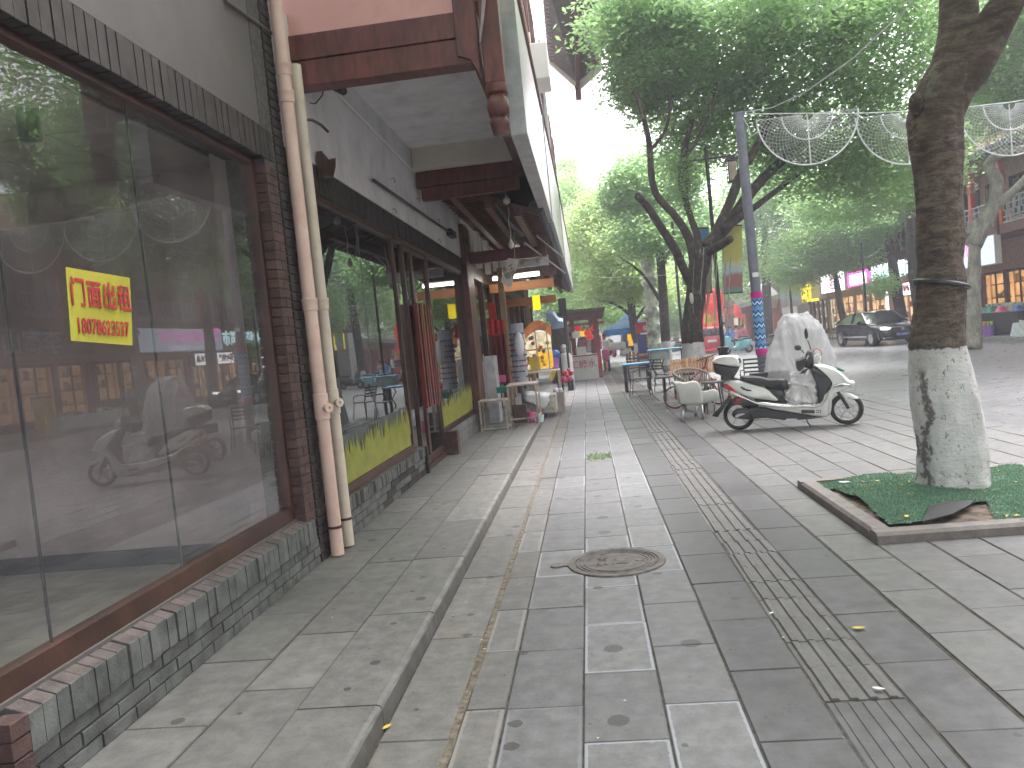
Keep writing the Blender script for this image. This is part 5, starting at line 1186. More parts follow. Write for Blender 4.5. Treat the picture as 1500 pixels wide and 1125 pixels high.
# ================================================================== GOODS AND STALLS ALONG THE LEFT
def z51(x, y, Y): return AY(660+x/5.111, 420+y/5.111, Y)
m_pegb = mat('grey_pegboard', (.34, .37, .40), .5, scale=10); m_grn = mat('teal_cloth', (.03, .22, .17), .8); m_org = mat('orange_paint', (.60, .16, .04), .5); m_yel = mat('yellow_paint', (.62, .42, .03), .5)
m_pinkc = mat('pink_plastic', (.60, .10, .25), .4); m_purp = mat('purple_plastic', (.30, .14, .50), .4); m_redc = mat('red_cloth', (.42, .02, .02), .7); m_bluec = mat('blue_plastic', (.03, .14, .45), .4)
m_rust = mat('worn_painted_steel', (.42, .38, .33), .6, var=.2, dirt=(.20, .11, .06), dirt_amt=.7, dirt_scale=7)
def frame_table(x0, x1, y0, y1, h, label, mm=m_rust, top=m_rust, shelf=.13):
    t = thing('display_table', label, 'table', ((x0+x1)/2, (y0+y1)/2, ZW))
    M().box(x0, x1, y0, y1, h-.03, h).build('table_top', top, t, bevel=.004)
    for x in (x0+.02, x1-.02):
        for y in (y0+.02, y1-.02): M().box(x-.015, x+.015, y-.015, y+.015, ZW, h-.03).build('leg', mm, t)
    s = M(); z = ZW+shelf
    s.box(x0+.035, x1-.035, y0+.01, y0+.03, z, z+.025).box(x0+.035, x1-.035, y1-.03, y1-.01, z, z+.025).box(x0+.01, x0+.03, y0+.035, y1-.035, z, z+.025).box(x1-.03, x1-.01, y0+.035, y1-.035, z, z+.025)
    s.build('lower_rail', mm, t); return t
a = z51(205, 860, 13.6); b = z51(415, 850, 13.6)
frame_table(a.x, b.x, 13.6, 14.05, a.z, 'low rusty square-frame stand nearest the viewer beside the timber pillar', shelf=.03)
a = z51(415, 745, 13.9); b = z51(640, 715, 13.9)
frame_table(a.x, b.x, 13.9, 14.7, (a.z+b.z)/2, 'taller pale steel-frame table beside the kerb, in front of the souvenir shop', top=mat('pinkish_board', (.45, .36, .34), .6))
a = z51(560, 640, 17.5); b = z51(810, 625, 17.5); frame_table(a.x, b.x, 17.5, 18.3, (a.z+b.z)/2, 'steel stall table carrying the yellow display case', top=m_cream)
fr = thing('grey_locker', 'narrow light grey metal cabinet leaning against the shop glass', 'cabinet', z51(290, 1030, 14.8))
a, b = z51(240, 525, 14.9), z51(325, 525, 14.9); M().box(a.x, b.x, 14.9, 15.4, ZW, a.z).build('cabinet_body', mat('light_grey_enamel', (.40, .41, .42), .4), fr, bevel=.01); M().box(a.x+.02, b.x-.02, 14.885, 14.897, ZW+.1, a.z-.05).build('door', mat('light_grey_enamel', (.42, .43, .44), .4), fr, bevel=.004)
rk = thing('sunglasses_rack', 'round revolving rack of sunglasses with a plastic bag hung on it', 'display rack', z51(480, 720, 16))
a, b = z51(430, 290, 16), z51(545, 290, 16); cx = (a.x+b.x)/2; r = (b.x-a.x)/2; zb, zt = z51(480, 720, 16).z, a.z
M().lathe((cx, 16, zb), [(r, 0), (r, zt-zb), (r*.95, zt-zb+.02), (.001, zt-zb+.02)], 18).build('drum', m_pegb, rk); M().tube([(cx, 16, ZW), (cx, 16, zb)], .03, 8).build('stand', m_greymetal, rk)
for i in range(9):
    for k in range(7):
        a = R(-150+k*20); z = zb+.12+i*(zt-zb-.2)/9
        if random.random() < .78:
            c = Vector((cx+math.cos(a)*(r+.015), 16+math.sin(a)*(r+.015), z)); tx = Vector((-math.sin(a), math.cos(a), 0))
            m = M(); m.obox(c-tx*.03, (.012, .04, .03), Matrix.Rotation(a, 4, 'Z')); m.obox(c+tx*.03, (.012, .04, .03), Matrix.Rotation(a, 4, 'Z')); m.bar(c-tx*.06, c+tx*.06, .005); m.build('sunglasses', random.choice((m_black, m_black, m_redp, m_bluec)), rk)
a = z51(512, 400, 15.6); m = M(); m.sph((a.x, 15.6, z51(512, 435, 15.6).z), (.10, .06, .26), 12); o = m.build('plastic_bag', m_film, rk, smooth=True)
# yellow lit display case
cs = thing('display_case', 'bright yellow and orange lit display case with a rounded top', 'display case', z51(640, 630, 17.6))
def cb(name, q, Y0, Y1, mm):
    a, b = z51(q[0], q[3], Y0), z51(q[2], q[1], Y0); return M().box(a.x, b.x, Y0, Y1, a.z, b.z).build(name, mm, cs)
e_y = emit('lit_yellow_panel', (1, .55, .05), .32, .6, 12); e_o = emit('lit_orange_panel', (.75, .28, .10), .16, .4, 9); e_w = emit('lit_white_panel', (1, .85, .55), .30, .4, 9)
cb('case_back', (560, 330, 745, 628), 18.25, 18.3, e_w); cb('yellow_panel', (600, 520, 665, 626), 17.65, 17.7, m_yel); cb('yellow_panel', (665, 480, 760, 610), 18.1, 18.2, e_y); cb('orange_band', (555, 455, 745, 485), 17.6, 17.65, e_o)
pts = [z51(550+i*20, 320-58*math.sin(math.pi*i/10)-i*2, 17.6) for i in range(11)]; low = [p-Vector((0, 0, .22)) for p in pts]
M().prism(pts+low[::-1], (0, .08, 0)).build('arched_header', e_o, cs)
for x in (558, 660, 745):
    a, b = z51(x, 625, 17.6), z51(x, 320, 17.6); M().box(a.x-.012, a.x+.012, 17.58, 17.61, a.z, b.z).build('frame_post', m_rust, cs)
for i in range(16):
    a = z51(random.uniform(580, 740), random.uniform(370, 610), 17.9); M().sph(a, .05, 8).build('toy', random.choice((m_yel, m_org, m_redc, m_grn, m_pinkc)), cs)
# red hanging goods
for i, (q, lab, mm) in enumerate((((285, 245, 400, 360, 15.9), 'dark red lacquered sign hung in the souvenir shop doorway', m_redc), ((340, 350, 410, 730, 16.3), 'tall dark red door curtain inside the souvenir shop entrance', mat('dark_red_curtain', (.20, .02, .02), .8)))):
    a, b = z51(q[0], q[3], q[4]), z51(q[2], q[1], q[4]); m = M(); N = 10
    for k in range(N+1):
        x = a.x+(b.x-a.x)*k/N; y = q[4]+.03*math.sin(k*1.9); m.v += [(x, y, max(ZW, a.z)), (x, y, b.z)]
    for k in range(N): m.f.append((2*k, 2*k+2, 2*k+3, 2*k+1)); m.m.append(0)
    m.build('hanging_cloth', mm, label=lab, cat='hanging cloth')
a, b = z51(280, 120, 16.1), z51(355, 370, 16.1); M().box(a.x, b.x, 16.1, 16.15, b.z, a.z).build('red_sign', m_redc, label='upper dark red panel with white specks hung in the souvenir shop', cat='panel', bevel=.005)
for i, (x, y, Y, w_, h_, mm, lab, nm) in enumerate(((385, 770, 14.4, .20, .12, m_grn, 'folded teal cloth lying under the table beside the grey cabinet', 'folded_cloth'), (520, 950, 14.3, .26, .34, m_frame, 'brown wooden box under the tall steel table', 'wooden_box'), (672, 1000, 14.4, .16, .14, mat('pale_blue_tub', (.45, .58, .58), .4), 'pale blue plastic tub on the kerb edge under the table', 'plastic_tub'), (607, 975, 14.5, .16, .2, m_pinkc, 'pink plastic cup under the tall table', 'plastic_cup'), (375, 690, 15.8, .2, .14, m_pinkc, 'small pink ornament hanging in the shop doorway', 'ornament'))):
    a = z51(x, y, Y); z0 = max(ZW, a.z-h_/2)
    if nm in ('plastic_tub', 'plastic_cup'): M().lathe((a.x, Y, z0), [(.001, 0), (w_*.38, 0), (w_*.5, h_), (w_*.47, h_), (w_*.36, .01)], 14).build(nm, mm, label=lab, cat=nm.split('_')[1])
    else: M().box(a.x-w_/2, a.x+w_/2, Y-.08, Y+.08, z0, z0+h_).build(nm, mm, label=lab, cat=nm.split('_')[-1], bevel=.02)
a = z51(648, 850, 16.2); m = M(); m.puff([z51(x, y, 16.2) for x, y in ((560, 790), (740, 800), (742, 850), (700, 920), (650, 880), (560, 850))], fy, .6); o = m.build('white_cloth', m_film, smooth=False, label='white cloth draped over goods behind the steel tables', cat='cloth'); crumple(o, .08, 5, 2, 2)
M().box(a.x-.3, a.x+.4, 16.1, 16.8, ZW, z51(648, 905, 16.2).z+.25).build('crate', m_rust, label='low crate under the white cloth by the kerb', cat='crate', bevel=.01)
b_ = thing('cardboard_box', 'grey-brown open box full of purple and green trinkets beyond the kerb end', 'box', G(825, 597))
a, b = z51(775, 900, 16.9), z51(855, 900, 16.9); zt = z51(800, 790, 16.9).z
M().box(a.x, b.x, 16.9, 17.3, 0, zt).build('box_body', mat('grey_cardboard', (.30, .26, .24), .8), b_, bevel=.006)
for k in range(10): M().sph((random.uniform(a.x+.04, b.x-.04), random.uniform(16.95, 17.2), zt+.03), random.uniform(.03, .06), 8).build('trinket', random.choice((m_purp, m_grn, m_whitepaint, m_pinkc)), b_)
for i, (x, y) in enumerate(((780, 560), (860, 660))):
    a = z51(x, y, 18.3+i)
    t = thing('bucket' if i == 0 else 'toy_bundle', ('purple bucket with a blue ball on the far end of the stall table', 'bundle of red and pink toys on thin black rods at the kerb edge')[i], ('bucket', 'toys')[i], a)
    if i == 0: M().lathe(a, [(.001, -.16), (.08, -.16), (.10, .1), (.09, .1)], 14).build('pail', m_purp, t); M().sph(a+Vector((.03, 0, .16)), .12, 12).build('ball', m_bluec, t, smooth=True)
    else:
        for k in range(12): M().sph(a+Vector((random.uniform(-.14, .14), random.uniform(-.1, .1), random.uniform(-.16, .16))), random.uniform(.04, .08), 8).build('toy', random.choice((m_redc, m_pinkc, m_redp)), t, smooth=True)
        for x in (-.2, -.09): M().tube([(a.x+x, a.y, ZW), (a.x+x, a.y, a.z+.6)], .02, 6).build('rod', m_black, t)
for k in range(3):
    a, b = z51(735+k*14, 700, 17.4), z51(765+k*12, 625, 17.4); M().bar(a, b, .03).build('yellow_stick', m_yel, label=('left', 'middle', 'right')[k]+' one of three yellow toy sticks leaning on the stall table', cat='toy', group='yellow toy sticks')
t = thing('white_post', 'white ornamental stone post with a ball top by the festive stall', 'post', G(828, 560)); a = AY(827, 520, 27)
M().lathe((a.x, 27, 0), [(.26, 0), (.26, 1.0), (.20, 1.1), (.08, 1.14), (.12, 1.22), (.14, 1.32), (.08, 1.42), (.001, 1.44)], 16).build('stone', m_whitepaint, t, smooth=True, auto=40)
# festive stall: dark red pergola with goods
def z7h(x, y, Y): return AY(800+x/7.033, 400+y/7.033, Y)
KY = 30; k1 = thing('pergola_stall', 'dark red timber pergola stall hung with red festival goods', 'stall', z7h(400, 930, KY))
m_rp = mat('dusty_red_timber', (.26, .05, .045), .6, var=.2)
for (x, Y) in ((225, KY), (545, KY), (300, KY+2.6), (500, KY+2.6)):
    a, b = z7h(x, 900, Y), z7h(x, 430, Y); M().box(a.x-.1, a.x+.1, Y-.1, Y+.1, 0, b.z).build('post', m_rp, k1)
a, b = z7h(195, 455, KY), z7h(590, 425, KY); M().bar(a, b, .1, .22).build('beam', m_rp, k1); M().bar(a+Vector((0, 2.6, 0)), b+Vector((0, 2.6, 0)), .1, .22).build('beam', m_rp, k1)
M().bar(a-Vector((0, 0, .35)), b-Vector((0, 0, .30)), .06, .10).build('beam', m_rp, k1)
for i in range(14):
    t_ = i/13; p = a*(1-t_)+b*t_+Vector((0, 0, .2)); M().box(p.x-.05, p.x+.05, KY-.7, KY+3.2, p.z-.05, p.z+.05).build('roof_slat', m_brownwood, k1)
a2, b2 = z7h(110, 440, KY-.6), z7h(600, 395, KY-.6); M().prism([a2, b2, b2+Vector((0, 0, .12)), a2+Vector((0, 0, .12))], (0, 3.8, 0)).build('roof_boards', mat('dark_shingles', (.08, .07, .065), .8), k1)
ct = thing('stall_counter', 'white stall counter printed with pink characters under the pergola', 'counter', z7h(380, 960, KY-.8)); a, b = z7h(245, 960, KY-.8), z7h(525, 830, KY-.8)
M().box(a.x, b.x, KY-.8, KY, 0, .95).build('counter_body', m_whitepaint, ct, bevel=.01); M().box(a.x+.3, b.x-.4, KY-.6, KY-.1, .95, 1.25).build('white_tray', m_whitepaint, ct)
text('lettering', '手工糖水', .34, on_front((a.x+b.x)/2-.2, KY-.81, .58), mat('pink_print', (.60, .10, .14), .5), ct, extrude=.002, bold=.002)
M().box(a.x-.02, b.x+.02, KY-.82, KY-.805, .9, .94).build('trim', m_redc, ct)
for i, (x, y, w_, h_, mm, lab) in enumerate(((330, 590, 95, 70, e_y, 'yellow festival poster under the pergola roof'), (395, 560, 60, 60, e_o, 'orange and red poster right of the yellow one under the pergola'), (340, 690, 75, 130, mat('dusty_pink_door', (.45, .16, .18), .6), 'dusty pink door panel behind the white counter'), (215, 600, 130, 80, m_whitepaint, 'white sheet sign hanging left of the pergola'), (230, 590, 34, 110, m_redc, 'red pennant on the dark pole in front of the pergola'), (505, 640, 60, 150, m_pinkc, 'pink clothes hanging at the right side of the pergola'), (540, 880, 30, 110, m_redc, 'red cloth hanging at the foot of the right pergola post'), (300, 770, 36, 60, m_yel, 'yellow box on the white counter'))):
    Y = KY-1.2 if i in (3, 4, 6) else KY+.6; a, b = z7h(x, y+h_, Y), z7h(x+w_, y, Y)
    if i == 6: Y = KY-.2
    M().box(a.x, b.x, Y, Y+.05, a.z, b.z).build('stall_panel', mm, k1)
def lantern(p, r, label, mm=None, n=12):
    t = thing('red_lantern', label, 'lantern', p, 'red lanterns')
    M().lathe(p, [(.001, -r*.8), (r*.45, -r*.8), (r*.85, -r*.5), (r, 0), (r*.85, r*.5), (r*.45, r*.8), (.001, r*.8)], n).build('lantern_body', mm or m_lant, t, smooth=True); M().tube([p+Vector((0, 0, r*.8)), p+Vector((0, 0, r*1.5))], .02, 5).build('cord', m_black, t)
    M().tube([p-Vector((0, 0, r*.8)), p-Vector((0, 0, r*1.7))], [r*.12, r*.22], 6).build('tassel', m_yel, t)
m_lant = mat('red_lantern_silk', (.60, .03, .02), .5, emis=.12)
for i, (x, y) in enumerate(((430, 620), (450, 655), (500, 560), (330, 570))):
    lantern(z7h(x, y, KY+.2), .15, 'small red lantern %s under the pergola' % ('left of the pair', 'lower of the pair', 'nearest the right post', 'farthest left')[i])
dp = thing('flag_pole', 'thin dark pole with a box on top standing in front of the pergola', 'pole', z7h(235, 985, 24)); a = z7h(238, 985, 24); M().tube([(a.x, 24, 0), z7h(178, 400, 24)], .035, 8).build('shaft', m_black, dp); b = z7h(168, 345, 24); M().box(b.x-.12, b.x+.12, 23.9, 24.1, b.z-.3, b.z+.25).build('speaker_box', m_black, dp); M().lathe((a.x, 24, 0), [(.1, 0), (.1, .35), (.04, .4)], 10).build('base', m_black, dp)
# blue-white awnings at the end of the shop row
for i, q in enumerate((((0, 410), (70, 420), (130, 500), (0, 500)), ((40, 470), (170, 500), (200, 560), (60, 580)))):
    m = M(); c = [z7h(x, y, 24+i) for x, y in q]; m.prism(c, (0, .6, .12)); m.build('awning', mat('faded_blue_awning', (.34, .42, .58), .6, stretch=(8, 1, 1)), label=('upper', 'lower')[i]+' faded blue cloth awning at the end of the left shop row', cat='awning')
a, b = z7h(40, 860, 27), z7h(215, 560, 27); M().box(a.x, b.x, 27, 31, 0, b.z+.1).build('dark_kiosk', mat('dark_brown_boards', (.07, .05, .045), .8, var=.3, stretch=(1, 6, 1)), label='dark brown boarded kiosk behind the awnings', cat='kiosk')
ys = thing('yellow_sign', 'bright yellow shop sign hanging under the far end of the canopy', 'sign', AY(736, 430, 18.8)); a, b = AY(731, 440, 18.8), AY(742, 410, 18.8); zq = z51(642, 115, 18.8)
a, b = z51(620, 175, 18.8), z51(664, 60, 18.8); M().box(a.x, b.x, 18.8, 18.9, a.z, b.z).build('face', emit('lit_yellow_sign', (1, .78, .02), .4), ys)
# blue tent with stall
bt = thing('canopy_tent', 'blue peaked canopy tent over a toy stall in the middle distance', 'tent', AY(910, 525, 36)); Yt = 36
c = [AY(884, 484, Yt), AY(942, 477, Yt)]; w_ = c[1].x-c[0].x; zt = c[0].z; pk = AY(908, 458, Yt)
x0, x1, y0, y1 = c[0].x, c[1].x+.6, Yt, Yt+3.2; xc, yc = (x0+x1)/2, (y0+y1)/2; zz_ = pk.z; m_tent = mat('blue_tent_cloth', (.03, .24, .62), .5, bump=.05)
m = M(); q = [(x0, y0), (x1, y0), (x1, y1), (x0, y1)]
for i in range(4):
    a, b = q[i], q[(i+1) % 4]; mid = lambda u: (u[0]*.35+xc*.65, u[1]*.35+yc*.65, zt+(zz_-zt)*.5)
    m.add([(*a, zt), (*b, zt), mid(b), mid(a)], [(0, 1, 2, 3)]); m.add([mid(a), mid(b), (xc, yc, zz_)], [(0, 1, 2)]); m.add([(*a, zt-.28), (*b, zt-.28), (*b, zt), (*a, zt)], [(0, 1, 2, 3)])
m.build('canopy', m_tent, bt)
for a in q: M().tube([(*a, 0), (*a, zt)], .035, 6).build('leg', m_org, bt)
toyh = thing('toy_heap', 'heap of colourful toys and balloons under the blue tent', 'toys', (x0+1, Yt+1, 0))
for i in range(22):
    p = AY(random.uniform(888, 940), random.uniform(500, 520), Yt+.3+random.random()*2); p.z = max(.12, p.z); r = random.uniform(.10, .24)
    M().sph(p, (r, r, r*random.uniform(.8, 1.4)), 8).build('toy_balloon', random.choice((m_pinkc, m_yel, m_redc, m_bluec, m_whitepaint, m_org, m_grn)), toyh, smooth=True)
for i, (px, py, w_, h_, mm, lab) in enumerate(((929, 497, .6, .6, e_y, 'lit yellow toy display board under the blue tent'), (902, 507, .9, .35, m_whitepaint, 'white covered table under the blue tent'), (887, 520, .3, .5, m_pinkc, 'pink balloon bundle right of the pergola post'))):
    p = AY(px, py, Yt+.6-i*2); M().box(p.x-w_/2, p.x+w_/2, p.y, p.y+.3, max(0, p.z-h_/2), p.z+h_/2).build('stall_display', mm, label=lab, cat='display', bevel=.08)
def z433(x, y, Y): return AY(860+x/4.33, 380+y/4.33, Y)
pb_ = thing('poster_kiosk', 'red and dark blue poster board standing left of the carved column', 'poster board', z433(350, 570, 39)); a, b = z433(312, 470, 33.5), z433(375, 395, 33.5); M().box(a.x, b.x, 33.5, 33.7, a.z, b.z).build('red_poster', m_redc, pb_); a, b = z433(325, 580, 33.5), z433(385, 472, 33.5); M().box(a.x, b.x, 33.5, 33.7, 0, b.z).build('blue_poster', mat('navy_poster', (.03, .04, .20), .5), pb_)
text('lettering', '桂林', .22, on_front(z433(343, 0, 33.5).x, 33.48, z433(343, 440, 33.5).z), m_whitepaint, pb_, sx=.8, bold=.004)
for k, ch in enumerate('美食街'): text('lettering', ch, .26, on_front(z433(348, 0, 33.5).x, 33.48, z433(348, 495+k*28, 33.5).z), m_yel, pb_, bold=.005)
# carved stone column
cc_ = thing('carved_column', 'tall pale green carved stone column rising among the trees', 'column', AY(959, 500, 32)); a = AY(959, 500, 32); m_carv = mat('pale_green_stone', (.44, .50, .40), .8, var=.35, scale=3, bump=1, bscale=5)
prof = [(.36, 0), (.36, .3), (.30, .35)]; z = .35
while z < 6.6: prof += [(.27+.025*math.sin(z*9), z)]; z += .12
m = M().lathe((a.x, 32, 0), prof, 24); o = m.build('shaft', m_carv, cc_, smooth=True); crumple(o, .14, 3.5, 5, 1)
# ================================================================== RIGHT SIDE: the far row
XF = 18.2; XB = 16.0
m_dred = mat('dark_maroon_timber', (.11, .028, .025), .5, var=.25); m_owall = mat('orange_beige_wall', (.58, .36, .24), .7, var=.1); m_wwall = mat('pale_render', (.55, .55, .53), .8, dirt=(.4, .4, .38))
m_ltg = mat('lattice_iron', (.05, .05, .055), .5); m_ltl = mat('grey_lattice', (.30, .31, .33), .5); m_tile = mat('grey_roof_tiles', (.12, .12, .125), .8, var=.2)
e_shopw = emit('warm_lit_shop', (1, .62, .32), .42, .35, 1.6); e_shopo = emit('orange_lit_shelves', (.95, .50, .18), .34, .45, 2.2); e_shopc = emit('pale_lit_shop', (.70, .78, .62), .35, .4, 1.8)
m_tanw = mat('tan_timber', (.36, .22, .14), .5, var=.2)
def lattice(y0, y1, z0, z1, X, parent, name='railing', bars=None, back=None):
    bars = bars or m_ltg
    m = M(); s = .022; H = z1-z0
    for z in (z0, z1-.05): m.box(X-.04, X+.04, y0, y1, z, z+.05)
    n = max(2, round((y1-y0)/.42)); d = (y1-y0)/n
    for i in range(n+1): m.box(X-s, X+s, y0+i*d-s, y0+i*d+s, z0+.05, z1-.05)
    for i in range(n):
        a, b = y0+i*d, y0+(i+1)*d
        for k, t in enumerate((.25, .5, .75)): m.box(X-s*.8, X+s*.8, a+s+(.0 if k != 1 else d*.25), b-s-(0 if k != 1 else d*.25), z0+H*t-.018, z0+H*t+.018)
        for f, lo, hi in ((.3, .05, .5), (.7, .5, .95)): m.box(X-s*.8, X+s*.8, a+d*f-s*.7, a+d*f+s*.7, z0+H*lo+.02, z0+H*hi-.02)
    return m.build(name, bars, parent, kind='stuff')
m_glc = glass('clear_pane', (.95, .95, .95), 1.3, dirt=.01)
def shop_block(y0, y1, label, wall=m_owall, bays=4, upper=2, glow=e_shopw, z_f=3.0, rail_back=None, top=9.6, mull=m_dred, sign_z=(2.75, 3.98), balc=True, nm='shop_house', ground=.13, solid=None):
    t = thing(nm, label, 'building', (XF, (y0+y1)/2, ground))
    M().box(XF+.6, XF+9, y0, y1, 0, top).build('wall', wall, t)
    M().box(XF, XF+.6, y0, y1, z_f-.3, 4.0).build('lintel', mull if mull is not m_dred else wall, t)
    # ground floor glazing bays
    d = (y1-y0)/bays
    for i in range(bays+1): yy = min(max(y0+i*d, y0+.12), y1-.12); M().box(XF-.04, XF+.10, yy-.12, yy+.12, ground, z_f-.3).build('column', mull, t)
    for i in range(bays):
        a, b = y0+i*d+.12, y0+(i+1)*d-.12
        fr_ = M().box(XF+.05, XF+.12, a, b, ground, ground+.35).box(XF+.05, XF+.12, a, b, z_f-.42, z_f-.3).box(XF+.06, XF+.11, (a+b)/2-.04, (a+b)/2+.04, ground+.35, z_f-.42); f = fr_.build('shop_window', mull, t)
        M().quad((XF+.09, a, ground+.35), (XF+.09, b, ground+.35), (XF+.09, b, z_f-.42), (XF+.09, a, z_f-.42)).build('pane', m_glc, f)
        M().box(XF+.34, XF+.38, a, b, ground, z_f-.3).build('lit_interior', glow, t)
        for s_ in (0.9, 1.5, 2.1): M().box(XF+.22, XF+.34, a+.1, b-.1, s_, s_+.05).build('shelf', m_dred, t)
        for k in range(7): yy = random.uniform(a+.15, b-.15); s_ = random.choice((.95, 1.55, 2.15)); h_ = random.uniform(.15, .4); M().box(XF+.20, XF+.30, yy-.08, yy+.08, s_, s_+h_).build('display_goods', random.choice((m_org, m_yel, m_redc, m_whitepaint, m_grn, m_pinkc, m_brownwood)), t)
    if balc:
        M().box(XB+.1, XF+.6, y0, y1, 4.0, 4.2).build('balcony_slab', m_dred, t); M().box(XB, XB+.12, y0, y1, 3.95, 4.3).build('fascia', m_dred, t)
        lattice(y0+.1, y1-.1, 4.32, 5.25, XB+.06, t, bars=m_ltl if rail_back else m_ltg)
        for i in range(bays+1): yy = min(max(y0+i*d, y0+.1), y1-.1); M().box(XB, XB+.2, yy-.1, yy+.1, 4.2, 7.0).build('balcony_post', mat('vermilion_post', (.42, .07, .04), .5) if i % 2 else m_dred, t)
        sh = XF+.45
        M().box(XF+.3, XF+.6, y0, y1, 4.2, 7.4).build('upper_front', wall, t)
        for i in range(bays):
            a, b = y0+i*d+.35, y0+(i+1)*d-.35
            f = M().box(XF+.2, XF+.3, a, b, 4.9, 5.0).box(XF+.2, XF+.3, a, b, 6.5, 6.6).box(XF+.2, XF+.3, a, a+.08, 5, 6.5).box(XF+.2, XF+.3, b-.08, b, 5, 6.5).box(XF+.2, XF+.3, (a+b)/2-.04, (a+b)/2+.04, 5, 6.5).build('window', m_dred, t); M().quad((XF+.26, a+.08, 5), (XF+.26, b-.08, 5), (XF+.26, b-.08, 6.5), (XF+.26, a+.08, 6.5)).build('pane', m_glass_d, f)
    # tiled eave
    e = M(); e.add([(XB-.6, y0-.2, 6.95), (XF+2.2, y0-.2, 8.2), (XF+2.2, y1+.2, 8.2), (XB-.6, y1+.2, 6.95), (XB-.6, y0-.2, 7.1), (XF+2.2, y0-.2, 8.4), (XF+2.2, y1+.2, 8.4), (XB-.6, y1+.2, 7.1)], [(0, 1, 2, 3), (7, 6, 5, 4), (0, 4, 5, 1), (1, 5, 6, 2), (2, 6, 7, 3), (3, 7, 4, 0)])
    e.build('roof', m_tile, t)
    r = M(); yy = y0
    while yy < y1: r.tube([(XB-.65, yy, 7.12), (XF+2.2, yy, 8.42)], .07, 5); yy += .28
    r.build('roof_tile_row', m_tile, t, kind='stuff')
    return t
e_vio = emit('violet_white_led', (.75, .68, 1), .6, .9)
def far_sign(y0, y1, z0, z1, X, label, face, body=m_whitepaint, txt=None, tm=None, size=.6, bold=.01, dz=0, sub=None):
    t = thing('shop_sign', label, 'sign', (X, (y0+y1)/2, z0)); M().box(X, X+.25, y0, y1, z0, z1).build('sign_box', body, t); M().quad((X-.01, y0+.03, z0+.03), (X-.01, y0+.03, z1-.03), (X-.01, y1-.03, z1-.03), (X-.01, y1-.03, z0+.03)).build('sign_face', face, t)
    if txt: text('lettering', txt, size, on_right(X-.03, (y0+y1)/2, (z0+z1)/2+dz), tm, t, extrude=.01, bold=bold)
    if sub: text('small_lettering', sub, size*.36, on_right(X-.03, (y0+y1)/2, z0+.17), e_vio, t, extrude=.008, bold=.006)
    return t
shop_block(-12, 8, 'dark timber shop house opposite, outside the view, mirrored in the near window', m_owall, 6)
shop_block(8.2, 24.8, 'dark red shop house opposite with a lattice balcony, mirrored in the vacant window', m_owall, 6, glow=emit('dim_shop', (.28, .2, .12), .35, .4, 2))
shop_block(25, 31.3, 'maroon shop house with orange lit windows at the right edge of the picture', m_owall, 3, glow=e_shopo, rail_back=1)
shop_block(31.5, 39.3, 'shop house with the large white sign board and vermilion balcony posts', m_owall, 4, glow=e_shopo, rail_back=1)
shop_block(39.5, 48.4, 'shop house with dark lattice balcony behind the black car', m_wwall, 5, glow=e_shopw, mull=m_tanw)
shop_block(48.6, 60.0, 'shop house with magenta-framed sign far down the street', m_wwall, 4, glow=e_shopw, mull=m_tanw)
shop_block(60.2, 64.8, 'distant shop house with yellow box sign', m_wwall, 4, glow=e_shopc)
e_white = emit('lit_white_face', (.95, .97, 1.0), 1.0, .97); e_w2 = emit('bright_white_face', (1, 1, 1), .9, .97); e_mag = emit('magenta_led', (1, .12, .60), .8, .9); e_cy = emit('pale_cyan_led', (.65, .95, 1), .9, .9)
m_slatw = mat('pale_blue_cladding', (.50, .58, .66), .5, stretch=(1, .1, 12), scale=3)
far_sign(31.55, 39.0, 2.85, 3.98, XB-.1, 'large white sign board with pink glowing characters, right of the big trunk', emit('softly_lit_white', (.62, .72, .82), .42, .95), txt='爱家田墨月毛馆', tm=e_mag, size=.60, bold=-.004, dz=.12, sub='家田墨月毛笔字画书法用品专卖')
t_ = text('logo', 'T', 1.0, on_right(XB-.13, 38.5, 3.6), e_mag, None, extrude=.01, bold=.03); t_['label'] = 'pink T-shaped logo at the far end of the large white sign'; t_['category'] = 'logo'
far_sign(20.0, 28.6, 2.9, 3.75, XB-.1, 'brown sign board with five pale characters, mirrored in the vacant window', m_dred, m_dred, txt='李客山商行', tm=mat('pale_blue_letters', (.5, .58, .65), .5), size=1.0, bold=.01)
for i, (a, b, tx) in enumerate(((39.4, 41.3, '翡翠水晶'), (41.8, 43.8, '茶叶特产'), (44.2, 45.2, '银饰'))):
    far_sign(a, b, 2.15, 2.85, XF-.4, 'small bright white sign %s over the shop windows' % ('just past the large white board', 'in the middle of three', 'farthest of three')[i], e_w2, txt=tx, tm=m_redc, size=.42)
t = thing('sign_letters', 'row of tall glowing pale blue characters on the wall behind the car', 'sign', (XB, 42, 3.1))
for i, ch in enumerate('桂林特产超市'): text('lettering', ch, .85, on_right(XB-.05, 44.2-i*.92, 3.42), e_cy, t, extrude=.02, bold=.02)
far_sign(39.4, 44.7, 2.95, 3.9, XB+.0, 'brown backing board carrying the pale blue glowing characters', mat('brown_board', (.25, .17, .12), .6), mat('brown_board2', (.25, .17, .12), .6))
far_sign(45.1, 48.0, 3.05, 3.75, XB-.1, 'white sign with a glowing magenta frame behind the car roof', e_w2, body=e_mag)
M().box(XB-.16, XB-.11, 45, 48.1, 3.7, 3.82).box(XB-.16, XB-.11, 45, 48.1, 3.0, 3.1).box(XB-.16, XB-.11, 44.9, 45.05, 3.0, 3.82).box(XB-.16, XB-.11, 48.05, 48.2, 3.0, 3.82).build('neon_frame', e_mag, label='magenta neon tubes framing the white sign behind the car', cat='neon frame')
far_sign(48.9, 53.6, 2.9, 4.1, XB-.1, 'big overexposed white sign left of the magenta one', e_w2, txt='酒', tm=m_pinkc, size=1.2)
